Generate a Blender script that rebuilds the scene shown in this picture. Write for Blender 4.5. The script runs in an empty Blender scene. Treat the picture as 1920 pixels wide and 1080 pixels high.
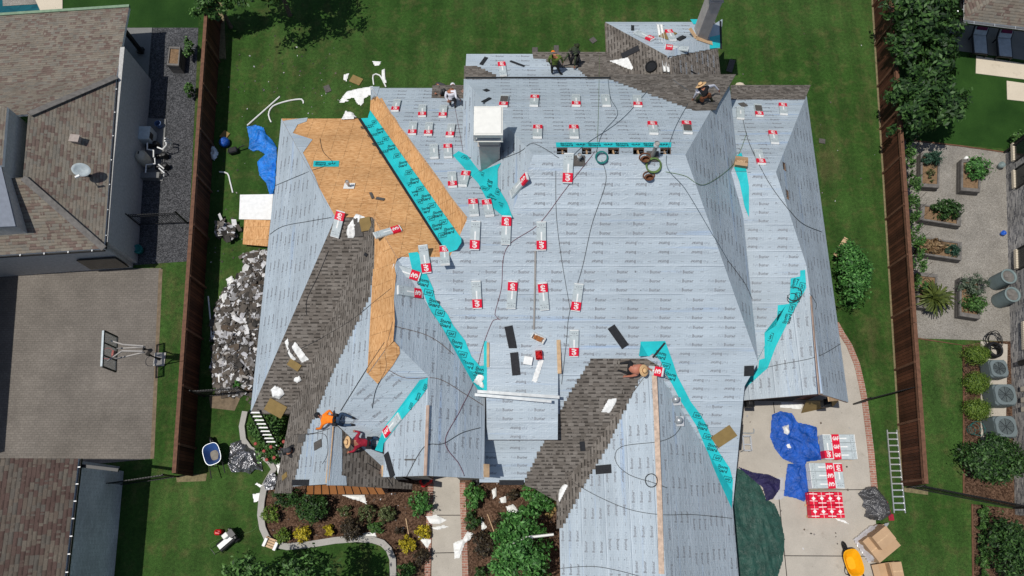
import bpy, bmesh, math, random
import numpy as np
from mathutils import Vector, Matrix, noise
from mathutils.bvhtree import BVHTree
from mathutils.geometry import tessellate_polygon
R = math.radians
random.seed(7)
SC = bpy.context.scene
COL = SC.collection

# ---------------------------------------------------------------- camera, sky, sun, exposure
CAM_H, PITCH, FOC = 32.5, R(17.6), 1400.0
cd = bpy.data.cameras.new('camera'); cam = bpy.data.objects.new('camera', cd); COL.objects.link(cam)
cam.location = (0, 0, CAM_H); cam.rotation_euler = (PITCH, 0, 0)
cd.sensor_width = 36; cd.lens = FOC / 1920 * 36; cd.clip_end = 2000; cd.clip_start = .5
SC.camera = cam
SUN = Vector((-.31, -.075, 1)).normalized()          # towards the sun
W = bpy.data.worlds.new('World'); SC.world = W; W.use_nodes = True
wt = W.node_tree; bg = wt.nodes['Background']
sky = wt.nodes.new('ShaderNodeTexSky'); sky.sky_type = 'NISHITA'; sky.sun_disc = False
sky.sun_elevation = math.asin(SUN.z); sky.sun_rotation = math.atan2(SUN.x, SUN.y)
wt.links.new(sky.outputs[0], bg.inputs[0]); bg.inputs[1].default_value = .08
sl = bpy.data.lights.new('sun', 'SUN'); sl.energy = 3.7; sl.angle = R(.5); sl.color = (1, .965, .9)
so = bpy.data.objects.new('sun', sl); COL.objects.link(so); so.rotation_euler = SUN.to_track_quat('Z', 'Y').to_euler()
vs = SC.view_settings; vs.view_transform = 'Standard'; vs.look = 'None'; vs.gamma = 1; vs.exposure = 0; vs.use_curve_mapping = False

# ---------------------------------------------------------------- pixel (of the 1920x1080 photo) <-> world
_cp, _sp = math.cos(PITCH), math.sin(PITCH)
def ray(px, py):
    x, y = (px - 960) / FOC, (540 - py) / FOC
    return Vector((x, y * _cp + _sp, y * _sp - _cp))
CAMP = Vector((0, 0, CAM_H))
def pix(px, py, h=0.0):
    d = ray(px, py); return CAMP + d * ((h - CAM_H) / d.z)
def ppl(px, py, P, off=0.0):                          # pixel onto plane P = (nx,ny,nz,d)
    n = Vector(P[:3]); d = ray(px, py)
    p = CAMP + d * ((P[3] - n.dot(CAMP)) / n.dot(d))
    return p + n.normalized() * off

# ---------------------------------------------------------------- objects
WM = {}
def link(o): COL.objects.link(o); return o
def tag(o, label=None, cat=None, group=None, kind=None):
    if label: o['label'] = label
    if cat: o['category'] = cat
    if group: o['group'] = group
    if kind: o['kind'] = kind
    return o
def thing(name, label, cat, loc=(0, 0, 0), group=None):
    o = link(bpy.data.objects.new(name, None)); o.location = loc; o.empty_display_size = .2
    WM[o] = Matrix.Translation(Vector(loc)); return tag(o, label, cat, group)
class MB:
    def __init__(s): s.v = []; s.f = []; s.m = []; s.uv = []
    def face(s, pts, m=0, uv=None):
        b = len(s.v); s.v += [tuple(p) for p in pts]; s.f.append(tuple(range(b, b + len(pts)))); s.m.append(m)
        s.uv.append(uv)
    def add(s, vs_, fs, m=0):
        b = len(s.v); s.v += [tuple(p) for p in vs_]
        for f in fs: s.f.append(tuple(i + b for i in f)); s.m.append(m); s.uv.append(None)
    def box(s, c, size, rot=None, m=0, taper=1.0):
        hx, hy, hz = [k / 2 for k in size]; c = Vector(c); vs_ = []
        for z in (-1, 1):
            t = taper if z > 0 else 1
            for x, y in ((-1, -1), (1, -1), (1, 1), (-1, 1)):
                p = Vector((x * hx * t, y * hy * t, z * hz))
                if rot is not None: p = rot @ p
                vs_.append(p + c)
        s.add(vs_, [(3, 2, 1, 0), (4, 5, 6, 7), (0, 1, 5, 4), (1, 2, 6, 5), (2, 3, 7, 6), (3, 0, 4, 7)], m)
    def beam(s, a, b, w, h, m=0, up=Vector((0, 0, 1))):
        a, b = Vector(a), Vector(b); d = b - a; L = d.length
        if L < 1e-6: return
        d.normalize(); x = d.cross(up)
        if x.length < 1e-4: x = d.cross(Vector((0, 1, 0)))
        x.normalize(); z = x.cross(d)
        rot = Matrix((x, d, z)).transposed(); s.box((a + b) / 2, (w, L, h), rot, m)
    def tube(s, pts, r, n=6, m=0, cap=True, r2=None):
        pts = [Vector(p) for p in pts]; b = len(s.v); k = len(pts)
        for i, p in enumerate(pts):
            d = (pts[min(i + 1, k - 1)] - pts[max(i - 1, 0)])
            d = d.normalized() if d.length > 1e-9 else Vector((0, 0, 1))
            x = d.cross(Vector((0, 0, 1)))
            if x.length < 1e-3: x = d.cross(Vector((0, 1, 0)))
            x.normalize(); y = d.cross(x)
            rr = r if r2 is None else r + (r2 - r) * i / max(1, k - 1)
            for j in range(n):
                a = 2 * math.pi * j / n; s.v.append(tuple(p + (x * math.cos(a) + y * math.sin(a)) * rr))
        for i in range(k - 1):
            for j in range(n):
                s.f.append((b + i * n + j, b + i * n + (j + 1) % n, b + (i + 1) * n + (j + 1) % n, b + (i + 1) * n + j)); s.m.append(m); s.uv.append(None)
        if cap:
            s.f.append(tuple(b + j for j in range(n - 1, -1, -1))); s.m.append(m); s.uv.append(None)
            s.f.append(tuple(b + (k - 1) * n + j for j in range(n))); s.m.append(m); s.uv.append(None)
    def lathe(s, prof, n=20, M=None, m=0):                # prof: [(r,z)...]
        b = len(s.v); M = M or Matrix.Identity(4)
        for r, z in prof:
            for j in range(n):
                a = 2 * math.pi * j / n; s.v.append(tuple(M @ Vector((r * math.cos(a), r * math.sin(a), z))))
        for i in range(len(prof) - 1):
            for j in range(n):
                s.f.append((b + i * n + j, b + i * n + (j + 1) % n, b + (i + 1) * n + (j + 1) % n, b + (i + 1) * n + j)); s.m.append(m); s.uv.append(None)
    def prism(s, top, dz, m=0, ms=1, uvf=None, holes=None):
        # solid sheet: top polygon (3d), extruded by vector dz
        dz = Vector(dz); loops = [top] + (holes or [])
        tris = tessellate_polygon([[Vector(p) for p in l] for l in loops]); flat = [Vector(p) for l in loops for p in l]
        for t in tris:
            p = [flat[i] for i in t]
            if (p[1] - p[0]).cross(p[2] - p[0]).dot(dz) > 0: p.reverse()
            s.face(p, m, [uvf(q) for q in p] if uvf else None)
            s.face([q + dz for q in reversed(p)], ms)
        for l in loops:
            k = len(l)
            for i in range(k):
                a, b = Vector(l[i]), Vector(l[(i + 1) % k]); s.face([a, b, b + dz, a + dz], ms)
    def build(s, name, mats, parent=None, smooth=False, local=False, bevel=0):
        me = bpy.data.meshes.new(name)
        me.from_pydata(s.v, [], s.f)
        for m_ in (mats if isinstance(mats, (list, tuple)) else [mats]): me.materials.append(m_)
        me.polygons.foreach_set('material_index', s.m)
        if any(u is not None for u in s.uv):
            ul = me.uv_layers.new(name='UVMap').data; i = 0
            for f, u in zip(s.f, s.uv):
                for k in range(len(f)):
                    if u is not None: ul[i].uv = u[k]
                    i += 1
        if smooth: me.polygons.foreach_set('use_smooth', [True] * len(me.polygons))
        me.update()
        bm = bmesh.new(); bm.from_mesh(me)
        if not any(u is not None for u in s.uv): bmesh.ops.remove_doubles(bm, verts=bm.verts, dist=1e-5) if bevel else None
        bmesh.ops.recalc_face_normals(bm, faces=bm.faces) if bevel else None
        if bevel: bmesh.ops.bevel(bm, geom=bm.edges[:], offset=bevel, segments=1, affect='EDGES', clamp_overlap=True)
        bm.to_mesh(me); bm.free()
        o = link(bpy.data.objects.new(name, me))
        if parent is not None:
            o.parent = parent
            if not local: o.matrix_parent_inverse = WM[parent].inverted()
        WM[o] = Matrix.Identity(4)
        return o
def copy_tree(o, parent=None):
    c = o.copy(); COL.objects.link(c); c.parent = parent
    c.matrix_parent_inverse = o.matrix_parent_inverse.copy()
    for ch in o.children: copy_tree(ch, c)
    return c

# ---------------------------------------------------------------- materials
class NT:
    def __init__(s, name):
        s.mat = bpy.data.materials.new(name); s.mat.use_nodes = True; s.t = s.mat.node_tree
        s.b = s.t.nodes['Principled BSDF']; s.out = s.t.nodes['Material Output']
    def n(s, typ, ins=None, **kw):
        nd = s.t.nodes.new(typ)
        for k, v in kw.items(): setattr(nd, k, v)
        for k, v in (ins or {}).items(): s.set(nd.inputs[k], v)
        return nd
    def set(s, sock, v):
        if hasattr(v, 'is_output'): s.t.links.new(v, sock)
        elif hasattr(v, 'outputs'): s.t.links.new(v.outputs[0], sock)
        else:
            if isinstance(v, tuple) and len(v) == 3 and sock.type == 'RGBA': v = v + (1,)
            sock.default_value = v
    def math(s, op, a, b=0.0, c=0.0):
        nd = s.n('ShaderNodeMath', operation=op); s.set(nd.inputs[0], a); s.set(nd.inputs[1], b); s.set(nd.inputs[2], c); return nd.outputs[0]
    def mix(s, f, a, b, mode='MIX'):
        nd = s.n('ShaderNodeMix', data_type='RGBA', blend_type=mode); s.set(nd.inputs[0], f); s.set(nd.inputs[6], a); s.set(nd.inputs[7], b); return nd.outputs[2]
    def ramp(s, f, stops, const=False):
        nd = s.n('ShaderNodeValToRGB'); cr = nd.color_ramp; cr.interpolation = 'CONSTANT' if const else 'LINEAR'
        while len(cr.elements) < len(stops): cr.elements.new(.5)
        for e, (p, c) in zip(cr.elements, stops):
            e.position = p; e.color = (c, c, c, 1) if isinstance(c, (int, float)) else tuple(c) + (1,)
        s.set(nd.inputs[0], f); return nd.outputs[0]
    def coord(s, kind='Object', scale=(1, 1, 1), rot=(0, 0, 0)):
        tc = s.n('ShaderNodeTexCoord'); mp = s.n('ShaderNodeMapping'); s.t.links.new(tc.outputs[kind], mp.inputs[0])
        mp.inputs['Scale'].default_value = scale; mp.inputs['Rotation'].default_value = rot; return mp.outputs[0]
    def noise(s, co, scale, detail=3, rough=.55, dist=0):
        nd = s.n('ShaderNodeTexNoise', ins={'Vector': co, 'Scale': scale, 'Detail': detail, 'Roughness': rough, 'Distortion': dist}); return nd.outputs[0]
    def bump(s, h, strength=.3, dist=.02):
        nd = s.n('ShaderNodeBump', ins={'Height': h, 'Strength': strength, 'Distance': dist}); s.t.links.new(nd.outputs[0], s.b.inputs['Normal'])
    def done(s, col=None, rough=.7, spec=.3, metal=0, alpha=None):
        if col is not None: s.set(s.b.inputs['Base Color'], col)
        s.set(s.b.inputs['Roughness'], rough); s.b.inputs['Specular IOR Level'].default_value = spec; s.b.inputs['Metallic'].default_value = metal
        return s.mat
def plain(name, c, rough=.6, var=.15, scale=6, spec=.3, metal=0, bump=0, bscale=40):
    t = NT(name); co = t.coord(); nz = t.noise(co, scale, 4)
    f = t.ramp(nz, [(.3, 1 - var), (.7, 1 + var)])
    col = t.mix(1.0, c, f, 'MULTIPLY')
    if bump: t.bump(t.noise(co, bscale, 3), bump, .02)
    return t.done(col, rough, spec, metal)
def isl(name, stops, rough=.6, spec=.3, trans=0, bump=False):   # colour differs from one loose piece to the next
    t = NT(name); g = t.n('ShaderNodeNewGeometry'); c = t.ramp(g.outputs['Random Per Island'], stops)
    co = t.coord(); c = t.mix(1.0, c, t.ramp(t.noise(co, 5, 3), [(.3, .8), (.7, 1.2)]), 'MULTIPLY')
    if bump: t.bump(t.noise(co, 25, 3), .4, .02)
    m = t.done(c, rough, spec)
    if trans:
        tr = t.n('ShaderNodeBsdfTranslucent'); t.set(tr.inputs[0], c); mx = t.n('ShaderNodeMixShader'); mx.inputs[0].default_value = trans
        t.t.links.new(t.b.outputs[0], mx.inputs[1]); t.t.links.new(tr.outputs[0], mx.inputs[2]); t.t.links.new(mx.outputs[0], t.out.inputs[0])
    return m
def shingle_mat(name, stops, tab=.19, exp=.145, dash=.55, line=.62, coursedark=.12):
    t = NT(name); sp = t.n('ShaderNodeSeparateXYZ', ins={0: t.n('ShaderNodeTexCoord').outputs['UV']})
    u, v = sp.outputs[0], sp.outputs[1]
    vr = t.math('DIVIDE', v, exp); row = t.math('FLOOR', vr); fv = t.math('FRACT', vr)
    wr = t.n('ShaderNodeTexWhiteNoise', noise_dimensions='1D'); t.set(wr.inputs['W'], row)
    uu = t.math('ADD', t.math('DIVIDE', u, tab), t.math('MULTIPLY', wr.outputs[0], 9.0))
    wob = t.n('ShaderNodeTexNoise', noise_dimensions='2D', ins={'Scale': 1.7, 'Detail': 0})
    cv = t.n('ShaderNodeCombineXYZ', ins={0: uu, 1: t.math('MULTIPLY', row, 3.7)}); t.set(wob.inputs['Vector'], cv)
    uu = t.math('ADD', uu, t.math('MULTIPLY', wob.outputs[0], 1.6)); cl = t.math('FLOOR', uu); fu = t.math('FRACT', uu)
    c2 = t.n('ShaderNodeCombineXYZ', ins={0: cl, 1: row})
    wn = t.n('ShaderNodeTexWhiteNoise', noise_dimensions='2D'); t.set(wn.inputs['Vector'], c2)
    base = t.ramp(wn.outputs[0], stops)
    wn2 = t.n('ShaderNodeTexWhiteNoise', noise_dimensions='2D'); c3 = t.n('ShaderNodeVectorMath', operation='ADD'); t.set(c3.inputs[0], c2); c3.inputs[1].default_value = (17.3, 5.1, 0); t.set(wn2.inputs['Vector'], c3)
    par = t.math('MODULO', t.math('ABSOLUTE', t.math('ADD', cl, row)), 2.0)
    isd = t.math('GREATER_THAN', t.math('ADD', par, t.math('MULTIPLY', t.math('SUBTRACT', wn2.outputs[0], .5), .9)), .5)
    band = t.math('MULTIPLY', t.math('LESS_THAN', fv, .42), isd)
    col = t.mix(band, base, t.mix(1.0, base, (dash, dash, dash), 'MULTIPLY'))
    edge = t.math('LESS_THAN', fv, coursedark); col = t.mix(edge, col, t.mix(1.0, col, (line, line, line), 'MULTIPLY'))
    co = t.coord(); col = t.mix(1.0, col, t.ramp(t.noise(co, 1.3, 4), [(.3, .86), (.7, 1.13)]), 'MULTIPLY')
    col = t.mix(1.0, col, t.ramp(t.noise(co, 60, 2), [(.3, .75), (.7, 1.25)]), 'MULTIPLY')
    hgt = t.math('ADD', t.math('SUBTRACT', 1.0, fv), t.math('MULTIPLY', isd, -.5)); t.bump(hgt, .5, .012)
    return t.done(col, .9, .15)
def uv_split(t):
    sp = t.n('ShaderNodeSeparateXYZ', ins={0: t.n('ShaderNodeTexCoord').outputs['UV']}); return sp.outputs[0], sp.outputs[1]
def felt_mat(name, c):
    t = NT(name); u, v = uv_split(t); uvn = t.n('ShaderNodeTexCoord').outputs['UV']
    def mp(s_, r_=0):
        m_ = t.n('ShaderNodeMapping'); t.t.links.new(uvn, m_.inputs[0]); m_.inputs['Scale'].default_value = s_; m_.inputs['Rotation'].default_value = (0, 0, r_); return m_.outputs[0]
    vr = t.math('DIVIDE', v, 1.03); row = t.math('FLOOR', vr); fv = t.math('FRACT', vr)
    wr = t.n('ShaderNodeTexWhiteNoise', noise_dimensions='1D'); t.set(wr.inputs['W'], row)
    col = t.mix(1.0, c, t.ramp(wr.outputs[0], [(0, .94), (1, 1.05)]), 'MULTIPLY')
    col = t.mix(1.0, col, t.ramp(t.noise(mp((.35, 1.6, 1)), 1.0, 4), [(.3, .88), (.7, 1.1)]), 'MULTIPLY')
    streak = t.ramp(t.noise(mp((.12, 2.6, 1)), 1.0, 3, .6), [(.60, 0), (.70, .55)])
    col = t.mix(streak, col, (c[0] * .62, c[1] * .8, c[2] * 1.12))
    lap = t.math('LESS_THAN', t.math('ABSOLUTE', t.math('SUBTRACT', fv, .03)), .012)
    lapn = t.ramp(t.noise(mp((.5, .97, 1)), 1.0, 1), [(.46, 0), (.5, .6)])
    col = t.mix(t.math('MULTIPLY', lap, lapn), col, (.12, .15, .19))
    lap2 = t.math('LESS_THAN', t.math('ABSOLUTE', t.math('SUBTRACT', fv, .07)), .02); col = t.mix(t.math('MULTIPLY', lap2, .3), col, (.62, .68, .74))
    g1 = t.math('LESS_THAN', t.math('FRACT', t.math('MULTIPLY', u, 11.0)), .14); g2 = t.math('LESS_THAN', t.math('FRACT', t.math('MULTIPLY', v, 11.0)), .14)
    col = t.mix(t.math('MULTIPLY', t.math('MAXIMUM', g1, g2), .16), col, (.2, .24, .3))
    speck = t.ramp(t.noise(mp((9, 9, 1)), 1.0, 1), [(.755, 0), (.77, .75)]); col = t.mix(speck, col, (.07, .07, .08))
    w1 = t.ramp(t.noise(mp((.6, 5, 1), .12), 1.0, 3, .6, 1.2), [(.42, 0), (.5, 1), (.58, 0)])
    w2 = t.ramp(t.noise(mp((1.2, 2.6, 1), .9), 1.0, 2, .5, 1.5), [(.46, 0), (.5, 1), (.54, 0)])
    w3 = t.noise(mp((1.5, 1.5, 1)), 1.0, 3)
    h = t.math('ADD', t.math('ADD', t.math('MULTIPLY', w1, .4), t.math('MULTIPLY', w2, .5)), w3)
    t.bump(h, .36, .03)
    return t.done(col, .4, .4)
def osb_mat(name):
    t = NT(name); uvn = t.n('ShaderNodeTexCoord').outputs['UV']; u, v = uv_split(t)
    m_ = t.n('ShaderNodeMapping'); t.t.links.new(uvn, m_.inputs[0]); m_.inputs['Scale'].default_value = (4.5, 15, 1)
    n1 = t.noise(m_.outputs[0], 1.0, 4, .7, .6)
    m2 = t.n('ShaderNodeMapping'); t.t.links.new(uvn, m2.inputs[0]); m2.inputs['Scale'].default_value = (.5, .8, 1)
    col = t.ramp(n1, [(.25, (.24, .108, .042)), (.45, (.52, .27, .11)), (.6, (.63, .365, .17)), (.78, (.74, .49, .27))])
    col = t.mix(1.0, col, t.ramp(t.noise(m2.outputs[0], 1.0, 3), [(.3, .85), (.7, 1.12)]), 'MULTIPLY')
    # nail lines up the slope every 0.41 m, sheet joints every 1.22 m
    nl = t.math('LESS_THAN', t.math('ABSOLUTE', t.math('SUBTRACT', t.math('FRACT', t.math('DIVIDE', u, .61)), .5)), .017)
    gap = t.ramp(t.noise(m2.outputs[0], 9.0, 2), [(.42, 0), (.5, 1)])
    jl = t.math('LESS_THAN', t.math('FRACT', t.math('DIVIDE', v, 1.22)), .012)
    ln = t.math('MAXIMUM', t.math('MULTIPLY', nl, gap), jl)
    col = t.mix(t.math('MULTIPLY', ln, .55), col, (.1, .05, .02))
    t.bump(n1, .3, .01)
    return t.done(col, .75, .2)
def brick_mat(name, c1, c2, mort, bw, bh, ms, kind='Object', rot=(0, 0, 0), bias=0, bump=.3, var=.2, off=.5):
    t = NT(name); co = t.coord(kind, rot=rot)
    b = t.n('ShaderNodeTexBrick', ins={'Vector': co, 'Color1': c1, 'Color2': c2, 'Mortar': mort, 'Scale': 1, 'Mortar Size': ms, 'Bias': bias, 'Brick Width': bw, 'Row Height': bh}, offset=off)
    col = t.mix(1.0, b.outputs[0], t.ramp(t.noise(t.coord(), .6, 5), [(.3, 1 - var), (.7, 1 + var)]), 'MULTIPLY')
    col = t.mix(1.0, col, t.ramp(t.noise(t.coord(), 12, 3), [(.3, 1 - var * .6), (.7, 1 + var * .6)]), 'MULTIPLY')
    t.bump(b.outputs[1], -bump, .01)
    return t.done(col, .85, .2)
M = {}
M['felt'] = felt_mat('underlayment', (.40, .460, .508))
M['osb'] = osb_mat('strand board')
M['shingle'] = shingle_mat('weathered grey shingle', [(0, (.115, .100, .086)), (.5, (.15, .132, .115)), (1, (.19, .170, .150))], tab=.2, dash=.42)
M['shingle_n'] = shingle_mat('tan red blend shingle', [(0, (.135, .098, .082)), (.2, (.145, .105, .088)), (.3, (.175, .148, .118)), (.55, (.192, .165, .132)), (.75, (.163, .150, .128)), (1, (.208, .18, .145))], tab=.22, exp=.13, dash=.8, line=.6)
M['shingle_g'] = shingle_mat('brown red blend shingle', [(0, (.082, .053, .045)), (.3, (.086, .057, .048)), (.4, (.103, .083, .066)), (.6, (.118, .096, .077)), (.8, (.094, .084, .072)), (1, (.128, .107, .085))], tab=.27, exp=.15, dash=.72, line=.5)
def teal():
    t = NT('teal membrane'); co = t.coord(); c = t.mix(1.0, (.018, .47, .50), t.ramp(t.noise(co, 1.6, 4), [(.3, .85), (.7, 1.15)]), 'MULTIPLY')
    t.bump(t.noise(co, 3.5, 3, .5, 1.5), .45, .03); return t.done(c, .42, .4)
M['teal'] = teal()
M['ink'] = plain('printed ink', (.21, .225, .25), .6, .2)
M['inkpale'] = plain('pale printed ink', (.27, .31, .36), .6, .2)
M['tealink'] = plain('dark teal ink', (.006, .05, .06), .6, .2)
M['fascia'] = plain('salmon trim board', (.40, .29, .23), .7, .2, 4)
M['board'] = plain('raw pine', (.50, .34, .20), .7, .22, 5)
M['paleboard'] = plain('pale ridge board', (.50, .375, .29), .7, .25, 7)
M['white'] = plain('white vinyl', (.74, .74, .72), .5, .08)
M['paper'] = plain('white backing film', (.72, .72, .70), .45, .12, 9, bump=.5, bscale=9)
M['black'] = plain('black asphalt strip', (.018, .019, .022), .7, .3, 12)
M['blackmetal'] = plain('black painted steel', (.012, .012, .013), .45, .2)
M['dgrey'] = plain('dark grey shingle strip', (.085, .078, .072), .9, .25, 20)
M['alu'] = plain('aluminium', (.62, .63, .63), .35, .1, 5, metal=.7)
M['galv'] = plain('galvanised steel', (.42, .44, .45), .4, .15, 5, metal=.5)
M['stucco'] = plain('grey chimney stucco', (.40, .37, .345), .9, .12, 3, bump=.3, bscale=60)
M['capm'] = plain('cream chimney cap', (.72, .71, .66), .5, .05)
M['wallm'] = brick_mat('red brown brick', (.18, .075, .05), (.26, .12, .085), (.3, .27, .24), .22, .075, .012)
M['dark'] = plain('dark interior', (.01, .008, .007), .9, .3)
M['card'] = plain('cardboard', (.44, .29, .17), .8, .1, 2)
M['cardd'] = plain('brown board', (.22, .15, .055), .8, .12, 4)
M['wrap'] = plain('pale grey bundle wrap', (.43, .48, .49), .3, .12, 8, spec=.5, bump=.25, bscale=14)
M['red'] = plain('red label', (.62, .008, .035), .4, .08)
M['redw'] = plain('red cloth', (.28, .012, .03), .8, .25, 12)
M['blue'] = None
def tarp(name, c, hi=.5, rough=.35, scale=7.0, metal=0):
    t = NT(name); co = t.coord(); n1 = t.noise(co, scale, 4, .6, 1.5)
    rid = t.math('SUBTRACT', 1.0, t.math('MULTIPLY', t.math('ABSOLUTE', t.math('SUBTRACT', t.noise(co, scale * .8, 3, .6, 2.0), .5)), 7.0))
    c_ = t.mix(1.0, c, t.ramp(t.noise(co, 3, 3), [(.3, .72), (.7, 1.3)]), 'MULTIPLY')
    t.bump(t.math('ADD', n1, t.math('MULTIPLY', rid, .5)), .55, .05); return t.done(c_, rough, hi, metal)
M['bluetarp'] = tarp('blue tarpaulin', (.008, .085, .42)); M['skytarp'] = tarp('bright blue tarpaulin', (.012, .17, .58))
M['greentarp'] = tarp('dark green tarpaulin', (.018, .062, .048), .3, .5, 4); M['navytarp'] = tarp('navy tarpaulin', (.022, .018, .07), .3, .5)
M['silvertarp'] = tarp('silver and black plastic sheet', (.22, .22, .23), .6, .3, 3, .8)
M['blackbag'] = tarp('grey black plastic', (.13, .13, .135), .6, .3, 6, .5)
def grass():
    t = NT('lawn grass'); co = t.coord()
    big = t.noise(co, .18, 4, .6); mid = t.noise(co, 1.6, 4, .65); fine = t.noise(co, 28, 3, .7)
    c = t.mix(t.ramp(big, [(.35, 0), (.65, 1)]), (.022, .060, .009), (.041, .088, .018))
    c = t.mix(t.ramp(mid, [(.5, 0), (.74, .7)]), c, (.085, .088, .03))
    c = t.mix(t.ramp(t.noise(t.coord('Object', (1, .35, 1)), .55, 5, .7), [(.56, 0), (.7, .55)]), c, (.10, .085, .036))
    c = t.mix(1.0, c, t.ramp(fine, [(.25, .45), (.75, 1.55)]), 'MULTIPLY')
    c = t.mix(1.0, c, t.ramp(t.noise(co, 7, 3), [(.3, .75), (.7, 1.2)]), 'MULTIPLY')
    sx = t.n('ShaderNodeSeparateXYZ', ins={0: t.coord()}); mow = t.math('SINE', t.math('ADD', t.math('MULTIPLY', sx.outputs[0], 5.6), t.math('MULTIPLY', big, 3.0)))
    c = t.mix(1.0, c, t.ramp(t.math('ADD', t.math('MULTIPLY', mow, .5), .5), [(.3, .92), (.7, 1.08)]), 'MULTIPLY')
    c = t.mix(1.0, c, t.ramp(t.noise(co, .45, 5, .7), [(.3, .78), (.7, 1.22)]), 'MULTIPLY')
    t.bump(fine, .7, .04); return t.done(c, .9, .15)
M['grass'] = grass()
def lushgrass():
    t = NT('lush lawn'); co = t.coord(); fine = t.noise(co, 28, 3, .7)
    c = t.mix(t.ramp(t.noise(co, .5, 4), [(.35, 0), (.65, 1)]), (.012, .040, .006), (.024, .066, .011))
    c = t.mix(1.0, c, t.ramp(fine, [(.25, .6), (.75, 1.4)]), 'MULTIPLY'); t.bump(fine, .7, .04); return t.done(c, .9, .15)
M['lush'] = lushgrass()
M['straw'] = plain('dry grass edge', (.17, .14, .075), .95, .3, 8, bump=.5)
def concrete(name, c, var=.1):
    t = NT(name); co = t.coord(); k = t.mix(1.0, c, t.ramp(t.noise(co, .9, 5, .65), [(.3, 1 - var), (.7, 1 + var)]), 'MULTIPLY')
    k = t.mix(1.0, k, t.ramp(t.noise(co, 30, 3), [(.3, .92), (.7, 1.08)]), 'MULTIPLY')
    st = t.ramp(t.noise(co, 1.7, 3, .7), [(.62, 0), (.76, .4)]); k = t.mix(st, k, (c[0] * .5, c[1] * .48, c[2] * .45)); k = t.mix(t.ramp(t.noise(co, 9, 2, .8), [(.7, 0), (.74, .5)]), k, (c[0] * .35, c[1] * .33, c[2] * .3))
    t.bump(t.noise(co, 40, 3), .15, .01); return t.done(k, .85, .2)
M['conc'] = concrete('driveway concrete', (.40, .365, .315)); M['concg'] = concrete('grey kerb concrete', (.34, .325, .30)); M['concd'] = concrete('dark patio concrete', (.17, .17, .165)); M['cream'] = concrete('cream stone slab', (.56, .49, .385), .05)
def speckle(name, a, b, c, scale, bump=.8):
    t = NT(name); co = t.coord(); v = t.n('ShaderNodeTexVoronoi', ins={'Vector': co, 'Scale': scale}); w = t.n('ShaderNodeSeparateColor', ins={0: v.outputs['Color']})
    k = t.ramp(w.outputs[0], [(0, a), (.5, b), (1, c)]); k = t.mix(1.0, k, t.ramp(t.noise(co, 1.1, 4), [(.3, .82), (.7, 1.15)]), 'MULTIPLY')
    t.bump(v.outputs['Distance'], bump, .02); return t.done(k, .95, .15)
M['gravel'] = speckle('pale gravel', (.17, .155, .135), (.25, .232, .205), (.33, .31, .28), 42)
M['dgravel'] = speckle('slate gravel', (.022, .023, .025), (.055, .057, .061), (.12, .12, .127), 26)
M['mulch'] = speckle('bark mulch', (.035, .018, .011), (.08, .045, .028), (.15, .09, .06), 20, 1)
M['dirt'] = plain('bare dirt', (.16, .12, .08), .95, .3, 5, bump=.5)
M['paver'] = brick_mat('taupe pavers', (.145, .128, .111), (.168, .149, .129), (.112, .1, .088), .2, .1, .01)
M['edgebrick'] = brick_mat('red edging brick', (.27, .12, .085), (.35, .17, .125), (.36, .31, .26), .3, .1, .012)
M['dbrick'] = brick_mat('white and charcoal brick', (.07, .07, .09), (.55, .52, .49), (.33, .32, .30), .24, .085, .016, 'UV', bias=-.15, var=.25)
M['gstone'] = brick_mat('grey block wall', (.52, .53, .55), (.62, .63, .65), (.42, .43, .45), .3, .1, .01, 'UV')
M['nwall'] = plain('textured grey stucco', (.43, .42, .40), .95, .15, 10, bump=.5, bscale=25)
def fence_mat(name, c):
    t = NT(name); u, v = uv_split(t); bd = t.math('DIVIDE', u, .14); wr = t.n('ShaderNodeTexWhiteNoise', noise_dimensions='1D'); t.set(wr.inputs['W'], t.math('FLOOR', bd))
    k = t.mix(1.0, c, t.ramp(wr.outputs[0], [(0, .55), (1, 1.35)]), 'MULTIPLY'); g = t.math('LESS_THAN', t.math('FRACT', bd), .12)
    k = t.mix(g, k, (.008, .004, .003)); k = t.mix(1.0, k, t.ramp(t.noise(t.coord(), 1.5, 4), [(.3, .75), (.7, 1.25)]), 'MULTIPLY')
    t.bump(t.math('SUBTRACT', 1.0, g), .6, .02); return t.done(k, .8, .2)
M['fence'] = fence_mat('stained cedar boards', (.085, .032, .017)); M['cap'] = plain('brown cedar cap', (.13, .062, .036), .8, .3, 6)
M['grayboard'] = plain('weathered grey board', (.14, .13, .12), .9, .25, 6); M['soil'] = plain('dry soil', (.18, .115, .065), .95, .3, 12, bump=.6)
M['copper'] = plain('copper roof panel', (.42, .17, .062), .4, .1, 2, metal=.3)
M['acm'] = plain('grey green condenser paint', (.13, .16, .165), .5, .08); M['fan'] = plain('dark fan grille', (.03, .035, .037), .5, .2)
M['barrel'] = plain('sage ribbed plastic', (.16, .205, .205), .55, .08)
M['yellow'] = plain('yellow plastic', (.78, .36, .006), .4, .08); M['wbblue'] = plain('blue steel tray', (.03, .075, .22), .4, .25, 3); M['rust'] = plain('dried mortar', (.20, .18, .15), .9, .2)
M['orange'] = plain('orange cloth', (.86, .20, .01), .8, .2, 10); M['jeans'] = plain('blue denim', (.03, .055, .10), .85, .25, 14)
M['skin'] = plain('tanned skin', (.36, .15, .09), .55, .12); M['skinr'] = plain('ruddy bare skin', (.40, .155, .10), .5, .12)  # second skin tone is slightly redder, for the shirtless worker
M['straw_hat'] = plain('woven straw', (.62, .40, .20), .8, .15, 40); M['blackcloth'] = plain('black cloth', (.013, .013, .015), .85, .3, 10)
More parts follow.
